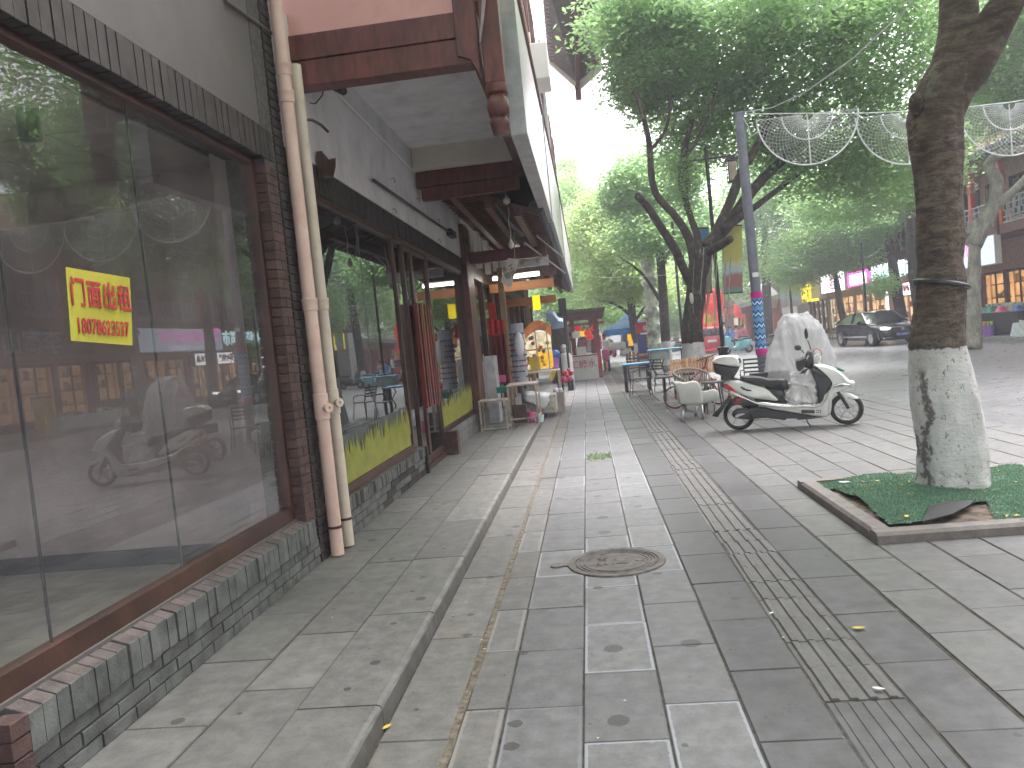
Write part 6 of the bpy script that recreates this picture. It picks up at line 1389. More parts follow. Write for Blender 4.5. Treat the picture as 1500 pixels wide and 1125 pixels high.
far_sign(47.6, 48.1, .3, 2.6, XF-.3, 'tall glowing white light strip beside a shop door', e_w2); 
yb = thing('yellow_box_sign', 'bright yellow box sign with small black vertical characters', 'sign', (14.5, 56, 2.6))
a, b = AY(1172, 443, 56), AY(1198, 414, 56); M().box(a.x, b.x, 56, 58, a.z, b.z).build('sign_box', emit('lit_yellow_box', (1, .80, .02), .45, .95), yb)
for k, ch in enumerate('柳州'): text('lettering', ch, .34, on_front(a.x+.3, 55.95, b.z-.7-k*.5), m_black, yb, bold=.01)
for k, ch in enumerate('螺蛳粉店'): text('lettering', ch, .24, on_front(a.x+.62, 55.95, b.z-.55-k*.27), m_black, yb, bold=.008)
far_sign(54, 60, 2.7, 3.9, XB-.1, 'tan shop fascia behind the yellow box sign', mat('tan_fascia', (.42, .33, .15), .6))
# gate building and festive far end
gt = thing('gate_building', 'low pavilion with a curved grey tiled roof and red posts far down the street', 'pavilion', AY(1130, 480, 62))
def zg(x, y, Y): return AY(1000+x/7.03, 380+y/7.03, Y)
Yg = 62; 
for x in (700, 740, 860, 985):
    a, b = zg(x, 820, Yg), zg(x, 440, Yg); M().box(a.x-.25, a.x+.25, Yg, Yg+.5, 0, b.z).build('post', mat('vermilion_post2', (.42, .06, .04), .5), gt)
pr1 = [zg(x, y, Yg-1) for x, y in ((560, 470), (660, 440), (760, 400), (880, 385), (1000, 360), (1010, 400), (880, 440), (760, 460), (600, 500))]
M().prism(pr1, (0, 5, 1.5)).build('roof', mat('pale_grey_tiles', (.42, .40, .40), .7, var=.2), gt); a, b = zg(600, 520, Yg), zg(1000, 430, Yg); M().bar(a, b, .3, .7).build('beam', mat('maroon_beam', (.3, .05, .04), .5), gt)
for i in range(9): p = zg(790+i*22, 478-i*4, Yg-.2); M().bar(p-Vector((.1, 0, .4)), p+Vector((.1, 0, .4)), .12).build('bracket', m_cream, gt)
M().box(zg(860, 0, Yg).x, zg(1000, 0, Yg).x, Yg+3, Yg+3.2, 0, zg(900, 500, Yg).z).build('back_wall', mat('dark_green_wall', (.10, .13, .10), .8), gt)  # plain dark green wall behind the pavilion posts
fb = thing('festive_shopfront', 'red and yellow lit shopfront with lanterns between the lamp post and the patterned pole', 'shopfront', AY(1080, 480, 70)); Yh = 70
for (x0, y0, x1, y1, mm, nm) in ((390, 500, 480, 600, m_redc, 'panel'), (500, 490, 580, 560, e_o, 'sign'), (620, 560, 665, 720, e_y, 'door'), (670, 590, 712, 720, e_w, 'door'), (712, 560, 740, 760, m_redc, 'column'), (575, 560, 615, 700, m_dred, 'column'), (395, 505, 440, 590, e_w, 'window'), (540, 600, 570, 680, e_w, 'window'), (380, 470, 760, 500, m_dred, 'lintel')):
    a, b = zg(x0, y1, Yh), zg(x1, y0, Yh); M().box(a.x, b.x, Yh, Yh+.4, max(0, a.z), b.z).build(nm, mm, fb)
M().box(zg(380, 0, Yh+1).x, zg(760, 0, Yh+1).x+6, Yh+1, Yh+9, 0, 6.5).build('wall', mat('dim_shop_wall', (.20, .14, .12), .8), fb)
rb = thing('red_archway', 'tall bright red festival board hung with big lanterns behind the painted tree', 'display board', AY(1040, 490, 50)); a, b = zg(205, 720, 50), zg(350, 440, 50); M().box(a.x, b.x, 50, 50.4, 0, b.z).build('red_board', mat('red_festival_board', (.62, .02, .03), .5, emis=.18), rb)  # the board is no lamp; a slight red glow is added to it
for i, (x, y) in enumerate(((230, 450), (305, 450), (300, 400))): lantern(zg(x, y, 49), 1.5/2, 'large red lantern %s on the red festival board' % ('left', 'right', 'topmost')[i])
for i, (x, y) in enumerate(((600, 500), (628, 500), (600, 540), (628, 540), (665, 520))): lantern(zg(x, y, 66), .62, 'red lantern %s of the cluster on the far shopfront' % ('upper left', 'upper right', 'lower left', 'lower right', 'lone right')[i])
a, b = zg(255, 690, 48.8), zg(290, 560, 48.8); M().box(a.x, b.x, 48.8, 48.9, a.z, b.z).build('gold_scroll', m_yel, label='narrow gold vertical scroll on the red festival board', cat='scroll')
# ---------------- cars
m_carg = mat('tinted_car_glass', (.012, .014, .016), .06, var=.05, bump=0)
def car(parent_label, P, heading, body, L=4.75, W_=1.83, H=1.45, glassm=m_carg, plate=True, lights=True, suv=False, txt=None):
    """heading: direction the nose points"""
    t = thing('parked_car' if not lights else 'car', parent_label, 'car', (0, 0, 0)); h = H
    side = [(-L/2, .42), (-L/2+.02, .72), (-L/2+.12, .98), (-L/2+.9, 1.03), (-.2, .99), (L/2-1.15, .93), (L/2-.35, .80), (L/2-.03, .62), (L/2, .40), (L/2-.08, .22), (-L/2+.1, .24)]
    def sec(prof, wfun, name, mm, par=None):
        m = M(); st = [(-1, .80), (-.9, .94), (-.6, 1.0), (0, 1.0), (.6, 1.0), (.9, .94), (1, .80)]; n = len(prof); b = 0
        for (u, k) in st:
            for (x, z) in prof:
                w2 = wfun(x, z); cz = .62; m.v.append((x*(k if abs(x) > L*.4 else 1-(1-k)*.15), u*w2, cz+(z-cz)*(1-(1-k)*.35)))
        for i in range(len(st)-1):
            for j in range(n): m.f.append((i*n+j, i*n+(j+1) % n, (i+1)*n+(j+1) % n, (i+1)*n+j)); m.m.append(0)
        m.f += [tuple(range(n))[::-1], tuple(range((len(st)-1)*n, len(st)*n))]; m.m += [0, 0]
        return m.build(name, mm, par or t, smooth=True, auto=50)
    sec([p for p in side], lambda x, z: W_/2*(1-.10*max(0, abs(x)/(L/2)-.6)/.4), 'body', body)
    cab = [(-L/2+.45, 1.0), (-L/2+1.2, h-.13), (-L/2+1.85, h-.02), (-.1, h), (.38, h-.06), (L/2-1.2, .95)] if not suv else [(-L/2+.12, 1.0), (-L/2+.35, h-.12), (-L/2+.8, h-.01), (.2, h), (.6, h-.08), (L/2-1.05, 1.0)]
    m = M(); st = [(-1, 0), (1, 0)]
    for s_ in (-1, 1):
        for (x, z) in cab: m.v.append((x, s_*(W_/2-.06-(z-1.0)*.42), z))
    n = len(cab); m.f = [tuple(range(n))[::-1], tuple(range(n, 2*n))]+[(j, (j+1) % n, n+(j+1) % n, n+j) for j in range(n)]; m.m = [0]*len(m.f)
    m.build('greenhouse', glassm, t, bevel=.04)
    rf = M()
    for (x, z) in cab[1:5]: rf.v += [(x, -(W_/2-.05-(z-1.0)*.42), z+.012), (x, (W_/2-.05-(z-1.0)*.42), z+.012)]
    rf.f = [(2*i, 2*i+2, 2*i+3, 2*i+1) for i in range(3)]; rf.m = [0]*3; o = rf.build('roof', body, t, smooth=True); s_ = o.modifiers.new('s', 'SOLIDIFY'); s_.thickness = .03
    for s_ in (-1, 1):
        for i in (0, 4):
            a, b = cab[i], cab[i+1] if i+1 < n else cab[i]; f = lambda q: (q[0], s_*(W_/2-.05-(q[1]-1.0)*.42), q[1]+.01); M().bar(f(a), f(b), .05).build('pillar', m_black, t)
        M().bar((-.35, s_*(W_/2-.04), 1.0), (-.35, s_*(W_/2-.22), h-.03), .06).build('pillar', m_black, t)
        M().obox((L/2-1.75, s_*(W_/2+.06), 1.02), (.12, .2, .13)).build('side_mirror', body, t, bevel=.03)
        M().obox((0, s_*(W_/2+.0), .42), (L-2.4, .03, .06)).build('side_trim', m_chrome, t)
        M().bar((-L/2+.55, s_*(W_/2-.045), 1.01), (L/2-1.35, s_*(W_/2-.045), .985), .03).build('window_trim', m_chrome, t); M().bar((-L/2+.1, s_*(W_/2-.01), .80), (L/2-.5, s_*(W_/2-.01), .76), .02).build('crease', body, t)
    for x in (L/2-.92, -L/2+.95):
        for s_ in (-1, 1):
            c = Vector((x, s_*(W_/2-.10), .33)); w_ = thing('wheel', None, None, c); w_.parent = t; w_.location = c
            ax = Vector((0, 1, 0)); mt = Matrix((ax, ax.cross(Vector((0, 0, 1))), Vector((0, 0, 1)))).transposed()
            M().lathe(c, [(.22, -.11), (.31, -.10), (.33, -.06), (.33, .06), (.31, .10), (.22, .11), (.22, -.11)], 24, axis='X', mt=mt).build('tyre', m_rubber, w_, smooth=True, auto=40)
            r_ = M().lathe(c, [(.001, s_*.07), (.05, s_*.08), (.06, s_*.06), (.215, s_*.05), (.225, s_*.10), (.235, s_*.10)], 24, axis='X', mt=mt)
            for k in range(8): u = Vector((math.cos(k*math.pi/4), 0, math.sin(k*math.pi/4))); r_.bar(c+ax*s_*.09+u*.03, c+ax*s_*.09+u*.22, .035, .02)
            r_.build('rim', m_chrome, w_)
    x = L/2
    if lights:
        M().puff([(x-.03, y, z) for y, z in ((-.55, .50), (.55, .50), (.46, .74), (-.46, .74))], (1, 0, 0), .07).build('grille', m_black, t)
        for z in (.55, .60, .65, .70): M().box(x+.0, x+.02, -.46, .46, z-.008, z+.008).build('grille_bar', m_chrome, t)
        M().lathe((x+.03, 0, .66), [(.001, 0), (.07, 0), (.07, .01), (.055, .02)], 16, axis='X').build('badge', m_chrome, t)
        for s_ in (-1, 1):
            M().puff([(x-.16, s_*y, z) for y, z in ((.52, .66), (.80, .68), (.82, .78), (.50, .76))], (1, -.0, 0), .22).build('headlight', emit('car_headlight', (1, .98, .9), 1.5), t)
            M().box(x-.12, x-.005, min(s_*.45, s_*.78), max(s_*.45, s_*.78), .30, .36).build('bumper_trim', m_chrome, t)
        M().box(x-.02, x+.035, -.23, .23, .38, .50).build('number_plate', mat('blue_plate', (.03, .09, .45), .4), t)
        if txt: text('lettering', txt, .13, frame_mtx((x+.037, 0, .44), (0, 1, 0), (0, 0, 1)), m_whitepaint, t)
    else:
        for s_ in (-1, 1): M().box(-x-.02, -x+.1, min(s_*.55, s_*.85), max(s_*.55, s_*.85), .72, .90).build('tail_light', m_redp, t)
        M().box(-x-.03, -x+.05, -.25, .25, .62, .76).build('number_plate', m_whitepaint, t); M().box(-x+.03, -x+.3, -.65, .65, 1.05, 1.30).build('rear_window', m_glass_d, t)
    t.location = P; t.rotation_euler = (0, 0, math.atan2(heading[1], heading[0])); return t
m_carb = mat('black_car_paint', (.016, .018, .022), .14, var=.05, bump=0)
m_carr = mat('red_car_paint', (.50, .015, .03), .15, bump=0)
car('black saloon car with lit headlights driving towards the viewer beyond the big trunk', (12.75, 35.8, 0), (.12, -1), m_carb, txt='桂C·60212', H=1.48)
car('bright red hatchback seen from behind, in front of the red festival board', (zg(305, 830, 46).x, 46.5, 0), (.12, 1), m_carr, L=4.2, W_=1.75, lights=False, H=1.5, suv=True)
# far scooters and people
def far_scooter(P, rz, mm, label):
    t = thing('motor_scooter', label, 'scooter', (0, 0, 0)); ax = Vector((0, 1, 0))
    for x in (-.6, .6):
        c = Vector((x, 0, .23)); w_ = thing('wheel', None, None, c); w_.parent = t; w_.location = c
        mt = Matrix((ax, ax.cross(Vector((0, 0, 1))), Vector((0, 0, 1)))).transposed(); M().lathe(c, [(.12, -.04), (.22, -.04), (.23, 0), (.22, .04), (.12, .04), (.12, -.04)], 16, axis='X', mt=mt).build('tyre', m_rubber, w_); M().lathe(c, [(.001, -.03), (.12, -.03), (.12, .03), (.001, .03)], 12, axis='X', mt=mt).build('rim', m_alu, w_)
    M().puff([(x, 0, z) for x, z in ((-.75, .55), (-.7, .72), (-.3, .70), (-.05, .62), (0, .38), (.35, .30), (.45, .60), (.5, .95), (.62, .92), (.66, .50), (.55, .28), (.2, .18), (-.3, .2), (-.65, .35))], ax, .3).build('body', mm, t, smooth=True, auto=50)
    M().puff([(x, 0, z) for x, z in ((-.78, .72), (-.72, .80), (-.3, .80), (-.05, .74), (-.05, .68), (-.7, .68))], ax, .26).build('seat', m_seat, t, smooth=True)
    M().tube([(.52, -.3, 1.02), (.5, 0, .98), (.52, .3, 1.02)], .018, 6).build('handlebar', m_black, t); M().tube([(.54, 0, .9), (.6, 0, .25)], .03, 6).build('front_fork', m_greymetal, t)
    for s_ in (-1, 1): M().tube([(.52, s_*.22, 1.02), (.56, s_*.26, 1.22)], .008, 5).sph((.56, s_*.27, 1.26), (.02, .06, .05), 8).build('mirror', m_black, t)
    t.location = P; t.rotation_euler = (0, 0, rz); return t
m_teal = mat('teal_enamel', (.16, .42, .45), .3)
Ys = 40; far_scooter((zg(560, 840, Ys).x, Ys, 0), R(195), m_teal, 'teal scooter with a pale screen parked beyond the lamp post')
far_scooter((zg(700, 800, 44).x, 44, 0), R(20), m_whitepaint, 'pale scooter parked just left of the patterned pole')
far_scooter((zg(880, 790, 42).x, 42, 0), R(200), m_greymetal, 'dark scooter parked between the patterned pole and the rain cover')
far_scooter((z75(800, 110, 48).x, 48, 0), R(160), m_greymetal, 'dark scooter parked left of the painted tree, across the street')
far_scooter((z75(700, 80, 55).x, 55, 0), R(170), m_whitepaint, 'white scooter parked farthest left across the street')
def person(P, rz, shirt, trousers, label, sit=False, hair=(.02, .015, .01)):
    t = thing('person', label, 'person', (0, 0, 0))
    J = {'pel': (0, 0, .92), 'ch': (0, 0, 1.25), 'nk': (0, 0, 1.45), 'hd': (0, .02, 1.56), 'tp': (0, .01, 1.70)}
    if sit: J = {k: (a, b-.0, c-.25) for k, (a, b, c) in J.items()}
    V = [J['pel'], J['ch'], J['nk'], J['hd'], J['tp']]; E = [(0, 1), (1, 2), (2, 3), (3, 4)]; r = [(.15, .11), (.17, .11), (.055, .055), (.085, .095), (.06, .07)]
    z0 = J['pel'][2]
    for s_ in (-1, 1):
        b = len(V)
        if sit: V += [(s_*.1, .05, z0-.04), (s_*.12, .42, z0-.02), (s_*.12, .40, .25), (s_*.12, .50, .05)]
        else: V += [(s_*.09, 0, z0-.08), (s_*.1, .02, .48), (s_*.11, -.01, .07), (s_*.12, .12, .03)]
        E += [(0, b), (b, b+1), (b+1, b+2), (b+2, b+3)]; r += [(.1, .1), (.065, .065), (.045, .045), (.04, .035)]
        b = len(V); zc_ = J['ch'][2]
        V += [(s_*.19, 0, zc_+.12), (s_*.25, .03, zc_-.14), (s_*.24, .2, zc_-.28 if sit else zc_-.40), (s_*.23, .28 if sit else .1, zc_-.26 if sit else zc_-.5)]
        E += [(1, b), (b, b+1), (b+1, b+2), (b+2, b+3)]; r += [(.06, .06), (.045, .045), (.033, .033), (.038, .02)]
    me = bpy.data.meshes.new('body'); me.from_pydata(V, E, []); o = bpy.data.objects.new('body', me); COL.objects.link(o); WL[o.name] = Vector(); o.parent = t
    sk_ = o.modifiers.new('skin', 'SKIN')
    for i, q in enumerate(r): me.skin_vertices[0].data[i].radius = q
    me.skin_vertices[0].data[0].use_root = True
    sb = o.modifiers.new('sub', 'SUBSURF'); sb.levels = 1; sb.render_levels = 1
    dg = bpy.context.evaluated_depsgraph_get(); m2 = bpy.data.meshes.new_from_object(o.evaluated_get(dg)); o.modifiers.clear(); o.data = m2
    skin_m = mat('skin', (.42, .25, .17), .6)
    m2.materials.clear()
    for q in (skin_m, shirt, trousers): m2.materials.append(q)
    for p in m2.polygons:
        z = p.center.z; x = abs(p.center.x); nz = J['nk'][2]
        p.material_index = 0 if z > nz-.02 or (x > .2 and z < J['ch'][2]-.15 and z > z0-.25) or z < 0.0 else (1 if z > z0+.02 or (x > .16 and z > z0) else 2); p.use_smooth = True
    h = M().sph((0, J['hd'][1]-.02, J['hd'][2]+.05), (.098, .108, .10), 12); h.build('hair', mat('hair', hair, .6), t, smooth=True)
    t.location = P; t.rotation_euler = (0, 0, rz)
    return t
m_blue2 = mat('blue_shirt', (.05, .2, .5), .8); m_pk2 = mat('pink_shirt', (.6, .25, .3), .8); m_nav = mat('navy_trousers', (.03, .04, .08), .8)
for i, (x, y, Y, sh, lab, sit) in enumerate(((480, 700, 43, m_blue2, 'person in a bright blue shirt sitting by the teal scooter', True), (550, 690, 44, m_pk2, 'person in a pink top sitting behind the teal scooter', True), (615, 690, 46, m_pinkc, 'person in a magenta top right of the teal scooter', True), (420, 690, 44, m_whitepaint, 'person in white standing next to the black lamp post', False))):
    p = zg(x, y, Y); person((p.x, Y, 0), R(180+i*25), sh, m_nav, lab, sit)
p = AY(886, 500, 34); person((p.x, 34, 0), R(150), m_whitepaint, m_nav, 'person in a white shirt walking by the right pergola post')
p = AY(925, 498, 38); person((p.x, 39, 0), R(20), m_bluec, m_nav, 'person in blue standing at the toy stall under the tent')
# ---------------- street stalls on the far kerb, right edge
bs = thing('stall_table', 'long stall table under a black cloth on the far kerb', 'table', (17, 33, .13)); a, b = AX(1413, 485, 15.3), AX(1483, 480, 15.3)
def drape(name, x0, x1, y0, y1, zt, mm, par, z0=.15, **k):
    m = M(); ring = []; P_ = []
    for i in range(24): t_ = i/24; P_.append((x0+(x1-x0)*t_, y0))
    for i in range(12): t_ = i/12; P_.append((x1, y0+(y1-y0)*t_))
    for i in range(24): t_ = i/24; P_.append((x1-(x1-x0)*t_, y1))
    for i in range(12): t_ = i/12; P_.append((x0, y1-(y1-y0)*t_))
    n = len(P_); cx, cy = (x0+x1)/2, (y0+y1)/2
    for lv in range(5):
        for i, (x, y) in enumerate(P_):
            f = lv/4; w_ = 1+.05*f*math.sin(i*1.7)+.04*f; m.v.append((cx+(x-cx)*w_, cy+(y-cy)*w_, zt-(zt-z0-.03*math.sin(i))*f))
    for lv in range(4):
        for i in range(n): m.f.append((lv*n+i, lv*n+(i+1) % n, (lv+1)*n+(i+1) % n, (lv+1)*n+i)); m.m.append(0)
    m.f.append(tuple(range(n))); m.m.append(0); return m.build(name, mm, par, smooth=True, auto=50, **k)
drape('black_cloth', 15.35, 16.5, 29.2, 34.2, .98, mat('black_stall_cloth', (.015, .015, .018), .85), bs)
drape('white_cloth', 15.0, 16.2, 25.6, 28.9, .60, mat('white_stall_cloth', (.55, .62, .63), .7), thing('stall_bed', 'low stall covered with a pale cloth and heaped with small goods at the right edge', 'stall', (15.6, 27.3, .13)))
gh_ = thing('goods_heap', 'heap of small pink and cream goods on the pale stall cloth', 'goods', (15.6, 27.2, .6))
for i in range(46):
    y = random.uniform(25.7, 28.7); x = random.uniform(15.1, 16.1); r = random.uniform(.05, .11)
    M().sph((x, y, .60+r*.6), (r, r*1.3, r), 6).build('stall_goods', random.choice((m_pinkc, m_cream, m_redc, m_whitepaint, m_brownwood)), gh_, smooth=True)
for i, (y, r, mm, lab) in enumerate(((33.6, .2, m_cream, 'cream round item at the left end of the black stall table'), (32.6, .28, m_teal, 'teal hat on the black stall table'), (31.2, .34, m_pinkc, 'pink sun hat in the middle of the black stall table'), (30.0, .26, m_bluec, 'dark blue bag at the right end of the black stall table'), (32.0, .2, mat('green_cloth', (.1, .4, .3), .7), 'green folded cloth between two hats on the black stall table'))):
    M().lathe((15.8, y, .98), [(r, 0), (r, .02), (r*.55, .05), (r*.5, .16), (r*.3, .22), (.001, .23)], 14).build('hat', mm, label=lab, cat='hat' if 'hat' in lab else 'goods', smooth=True)
rkk = thing('display_rack', 'white wire rack of cards behind the black stall table', 'rack', (17.2, 34, .13))
M().box(17.1, 17.2, 32.3, 35.0, .55, 1.3).build('rack_board', mat('pale_cards_board', (.45, .50, .46), .6, var=.5, scale=7), rkk)
for i in range(6):
    for k in range(2): M().box(17.06, 17.09, 32.4+i*.42, 32.72+i*.42, .62+k*.33, .88+k*.33).build('card', random.choice((m_whitepaint, m_cream, m_grn, m_whitepaint)), rkk)
for y in (32.4, 34.9): M().tube([(17.2, y, .13), (17.2, y, .9)], .02, 6).build('leg', m_steel, rkk)
for i, (px, lab) in enumerate(((1439, 'purple bucket of toy spades on the far kerb, left of the pair'), (1448, 'purple bucket of toy spades on the far kerb, right of the pair'))):
    p = G(px, 498, .13); p.x, p.y = 14.95, p.y*14.95/p.x
    t = thing('toy_bucket', lab, 'bucket', p); M().lathe(p, [(.001, 0), (.16, 0), (.24, .42), (.22, .42), (.15, .03)], 16).build('pail', m_purp, t, smooth=True, auto=50)
    for k in range(7): q = p+Vector((random.uniform(-.13, .13), random.uniform(-.13, .13), .3)); M().bar(q, q+Vector((random.uniform(-.06, .06), random.uniform(-.06, .06), .26)), .05).build('toy_spade', random.choice((m_org, m_yel, m_grn, m_pinkc, mat('lime_plastic', (.35, .6, .05), .4))), t)
p = Vector((14.95, 33.4, .13)); t = thing('toy_set', 'yellow and red long-handled toys leaning on purple pails beside the big trunk', 'toys', p)
for k in range(4): M().bar(p+Vector((0, -k*.16, 0)), p+Vector((.25, .3-k*.16, .8)), .05).build('toy_handle', (m_yel, m_redc, m_org, m_grn)[k], t)
for k in range(3): M().lathe(p+Vector((0, .2-k*.25, 0)), [(.001, 0), (.11, 0), (.15, .24)], 12).build('pail', m_purp, t)
# yellow waste bins and parasol stall mirrored in the window
wb = thing('waste_bin', 'tall yellow waste bin on the far kerb, seen mirrored in the vacant shop window', 'bin', (15.2, 24.6, .13)); M().box(15.0, 15.4, 24.3, 24.8, .13, 1.35).build('bin_body', m_yel, wb, bevel=.03); M().box(14.98, 15.42, 24.28, 24.82, 1.35, 1.45).build('lid', m_dplast, wb, bevel=.02)
for i, (x, y) in enumerate(((1188, 466), (1200, 466))):
    p = AY(x, 474, 48-i*2); t = thing('cafe_table', ('round pavement table by the pale shop corner', 'second pavement table nearer the black car')[i], 'table', (p.x, p.y, 0)); M().lathe((p.x, p.y, .72), [(.001, 0), (.4, 0), (.4, .03), (.001, .03)], 16).build('table_top', m_brownwood, t); M().tube([(p.x, p.y, 0), (p.x, p.y, .72)], .04, 6).build('column', m_black, t)
    for s_ in (-1, 1): 
        c = metal_chair(); place(c, (p.x+s_*.8, p.y-.2, 0), R(90*s_), ('dark chair at the table by the pale shop corner, %s side' if i == 0 else 'dark chair at the table nearer the car, %s side') % ('left' if s_ < 0 else 'right'), first=True); c['group'] = 'chairs at the far tables'
# pale corner building left of the magenta shop
cbld = thing('corner_building', 'pale grey corner wall left of the lit shops far down the street', 'building', (16, 74, 0)); a = AY(1170, 480, 66); M().box(a.x, a.x+8, 66, 80, 0, 8).build('wall', m_wwall, cbld); M().box(a.x-.3, a.x+8.4, 65.6, 80.4, 8, 8.3).build('roof', m_tile, cbld)
# blocks closing the street far away
for i, (x0, x1, y0, y1, h_, mm) in enumerate(((-30, -6, 110, 125, 11, m_wwall), (-4, 12, 135, 150, 12, m_wwall), (14, 40, 125, 140, 13, m_owall), (-26, -7, 36, 60, 8, m_wwall))):
    t = thing('far_building', ('pale block far left beyond the trees', 'pale block closing the street', 'ochre block far right closing the street', 'pale block behind the left tree belt')[i], 'building', ((x0+x1)/2, y0, 0)); M().box(x0, x1, y0, y1, 0, h_).build('wall', mm, t); M().box(x0-.5, x1+.5, y0-.5, y1+.5, h_, h_+.6).build('roof', m_tile, t)
    for k in range(int((x1-x0)/3)):
        for z in (1.2, 4.6, 8.2):
            if z+1.6 < h_: M().box(x0+.8+k*3, x0+2.2+k*3, y0-.05, y0, z, z+1.6).build('window', m_glass_d, t)
# ================================================================== TREES
def barkmat(name, col, dark, scale=7, bump=1.0, stretch=(1, 1, .35)):
    m, nt, P = newmat(name); pos = NN(nt, 'ShaderNodeNewGeometry').outputs['Position']
    mp = NN(nt, 'ShaderNodeMapping'); mp.inputs['Scale'].default_value = stretch; nt.links.new(pos, mp.inputs[0])
    a = noise(nt, mp.outputs[0], scale, 8, .75); b = noise(nt, pos, 2.2, 5, .6)
    c = mixc(nt, smooth(nt, a, .38, .66), dark, col); c = mixc(nt, mth(nt, 'MULTIPLY', smooth(nt, b, .48, .62), .6), c, tuple(v*.38 for v in col)); c = mixc(nt, mth(nt, 'MULTIPLY', smooth(nt, noise(nt, pos, 4.5, 6, .7), .56, .64), .45), c, (.20, .185, .15))
    nt.links.new(c, P.inputs['Base Color']); P.inputs['Roughness'].default_value = .9
    bm_ = NN(nt, 'ShaderNodeBump'); bm_.inputs['Strength'].default_value = bump; bm_.inputs['Distance'].default_value = .03; nt.links.new(mth(nt, 'ADD', a, mth(nt, 'MULTIPLY', noise(nt, pos, 45, 5), .4)), bm_.inputs['Height']); nt.links.new(bm_.outputs[0], P.inputs['Normal']); return m
m_bark = barkmat('grey_brown_bark', (.17, .13, .105), (.055, .042, .036), stretch=(.8, .8, 2.2)); m_bark2 = barkmat('dark_bark', (.075, .06, .05), (.03, .025, .022)); m_barkp = barkmat('pale_mottled_bark', (.42, .41, .34), (.22, .215, .17))
def lime_bark(name, col, dark, z0, scale=7, stretch=(.8, .8, 2.2), stain=True):
    m = barkmat(name, col, dark, scale, 1.0, stretch); nt = m.node_tree; P = nt.nodes['Principled BSDF']; barkc = P.inputs['Base Color'].links[0].from_socket
    pos = NN(nt, 'ShaderNodeNewGeometry').outputs['Position']; sp = NN(nt, 'ShaderNodeSeparateXYZ'); nt.links.new(pos, sp.inputs[0])
    mp = NN(nt, 'ShaderNodeMapping'); mp.inputs['Scale'].default_value = (1, 1, .55); nt.links.new(pos, mp.inputs[0])
    a = noise(nt, mp.outputs[0], 24, 8, .75); b = noise(nt, mp.outputs[0], 4, 6, .65); a2_ = noise(nt, mp.outputs[0], 9, 8, .8)
    mp2 = NN(nt, 'ShaderNodeMapping'); mp2.inputs['Scale'].default_value = (7, 7, .8); nt.links.new(pos, mp2.inputs[0]); streak = noise(nt, mp2.outputs[0], 1.1, 5, .65)
    w = mixc(nt, smooth(nt, b, .3, .7), (.50, .495, .48), (.68, .68, .67))
    w = mixc(nt, mth(nt, 'MULTIPLY', smooth(nt, a, .575, .62), .85), w, (.10, .08, .065))
    w = mixc(nt, mth(nt, 'MULTIPLY', smooth(nt, a2_, .60, .70), .5), w, (.17, .14, .12))
    w = mixc(nt, mth(nt, 'MULTIPLY', smooth(nt, streak, .60, .74), .45), w, (.13, .11, .09))
    if stain:   # old sap stain running down the left face
        dx = mth(nt, 'ABSOLUTE', mth(nt, 'ADD', mth(nt, 'SUBTRACT', sp.outputs[0], 2.705), mth(nt, 'MULTIPLY', mth(nt, 'SUBTRACT', noise(nt, pos, 4, 7, .7), .5), .26)))
        k = mth(nt, 'MULTIPLY', smooth(nt, dx, .030, .008), smooth(nt, sp.outputs[2], 1.12, 1.0)); w = mixc(nt, mth(nt, 'MULTIPLY', k, .8), w, (.055, .042, .035))
    edge = mth(nt, 'ADD', sp.outputs[2], mth(nt, 'MULTIPLY', mth(nt, 'SUBTRACT', noise(nt, pos, 9, 6, .7), .5), .12))
    f = smooth(nt, edge, z0+.006, z0-.006)
    nt.links.new(mixc(nt, f, barkc, w), P.inputs['Base Color']); return m
def limewash():
    m, nt, P = newmat('limewash'); pos = NN(nt, 'ShaderNodeNewGeometry').outputs['Position']
    mp = NN(nt, 'ShaderNodeMapping'); mp.inputs['Scale'].default_value = (1, 1, .6); nt.links.new(pos, mp.inputs[0])
    a = noise(nt, mp.outputs[0], 22, 8, .75); b = noise(nt, mp.outputs[0], 3, 6, .6)
    mp2 = NN(nt, 'ShaderNodeMapping'); mp2.inputs['Scale'].default_value = (9, 9, .9); nt.links.new(pos, mp2.inputs[0]); streak = noise(nt, mp2.outputs[0], 1.1, 4, .6)
    c = mixc(nt, smooth(nt, b, .3, .7), (.50, .49, .46), (.66, .66, .64))
    c = mixc(nt, mth(nt, 'MULTIPLY', smooth(nt, a, .56, .62), .85), c, (.13, .10, .08))
    c = mixc(nt, mth(nt, 'MULTIPLY', smooth(nt, streak, .60, .74), .55), c, (.20, .17, .14))
    nt.links.new(c, P.inputs['Base Color']); P.inputs['Roughness'].default_value = .9
    bm_ = NN(nt, 'ShaderNodeBump'); bm_.inputs['Strength'].default_value = 1; bm_.inputs['Distance'].default_value = .02; nt.links.new(mth(nt, 'SUBTRACT', b, mth(nt, 'MULTIPLY', a, .35)), bm_.inputs['Height']); nt.links.new(bm_.outputs[0], P.inputs['Normal']); return m
m_lime = limewash()
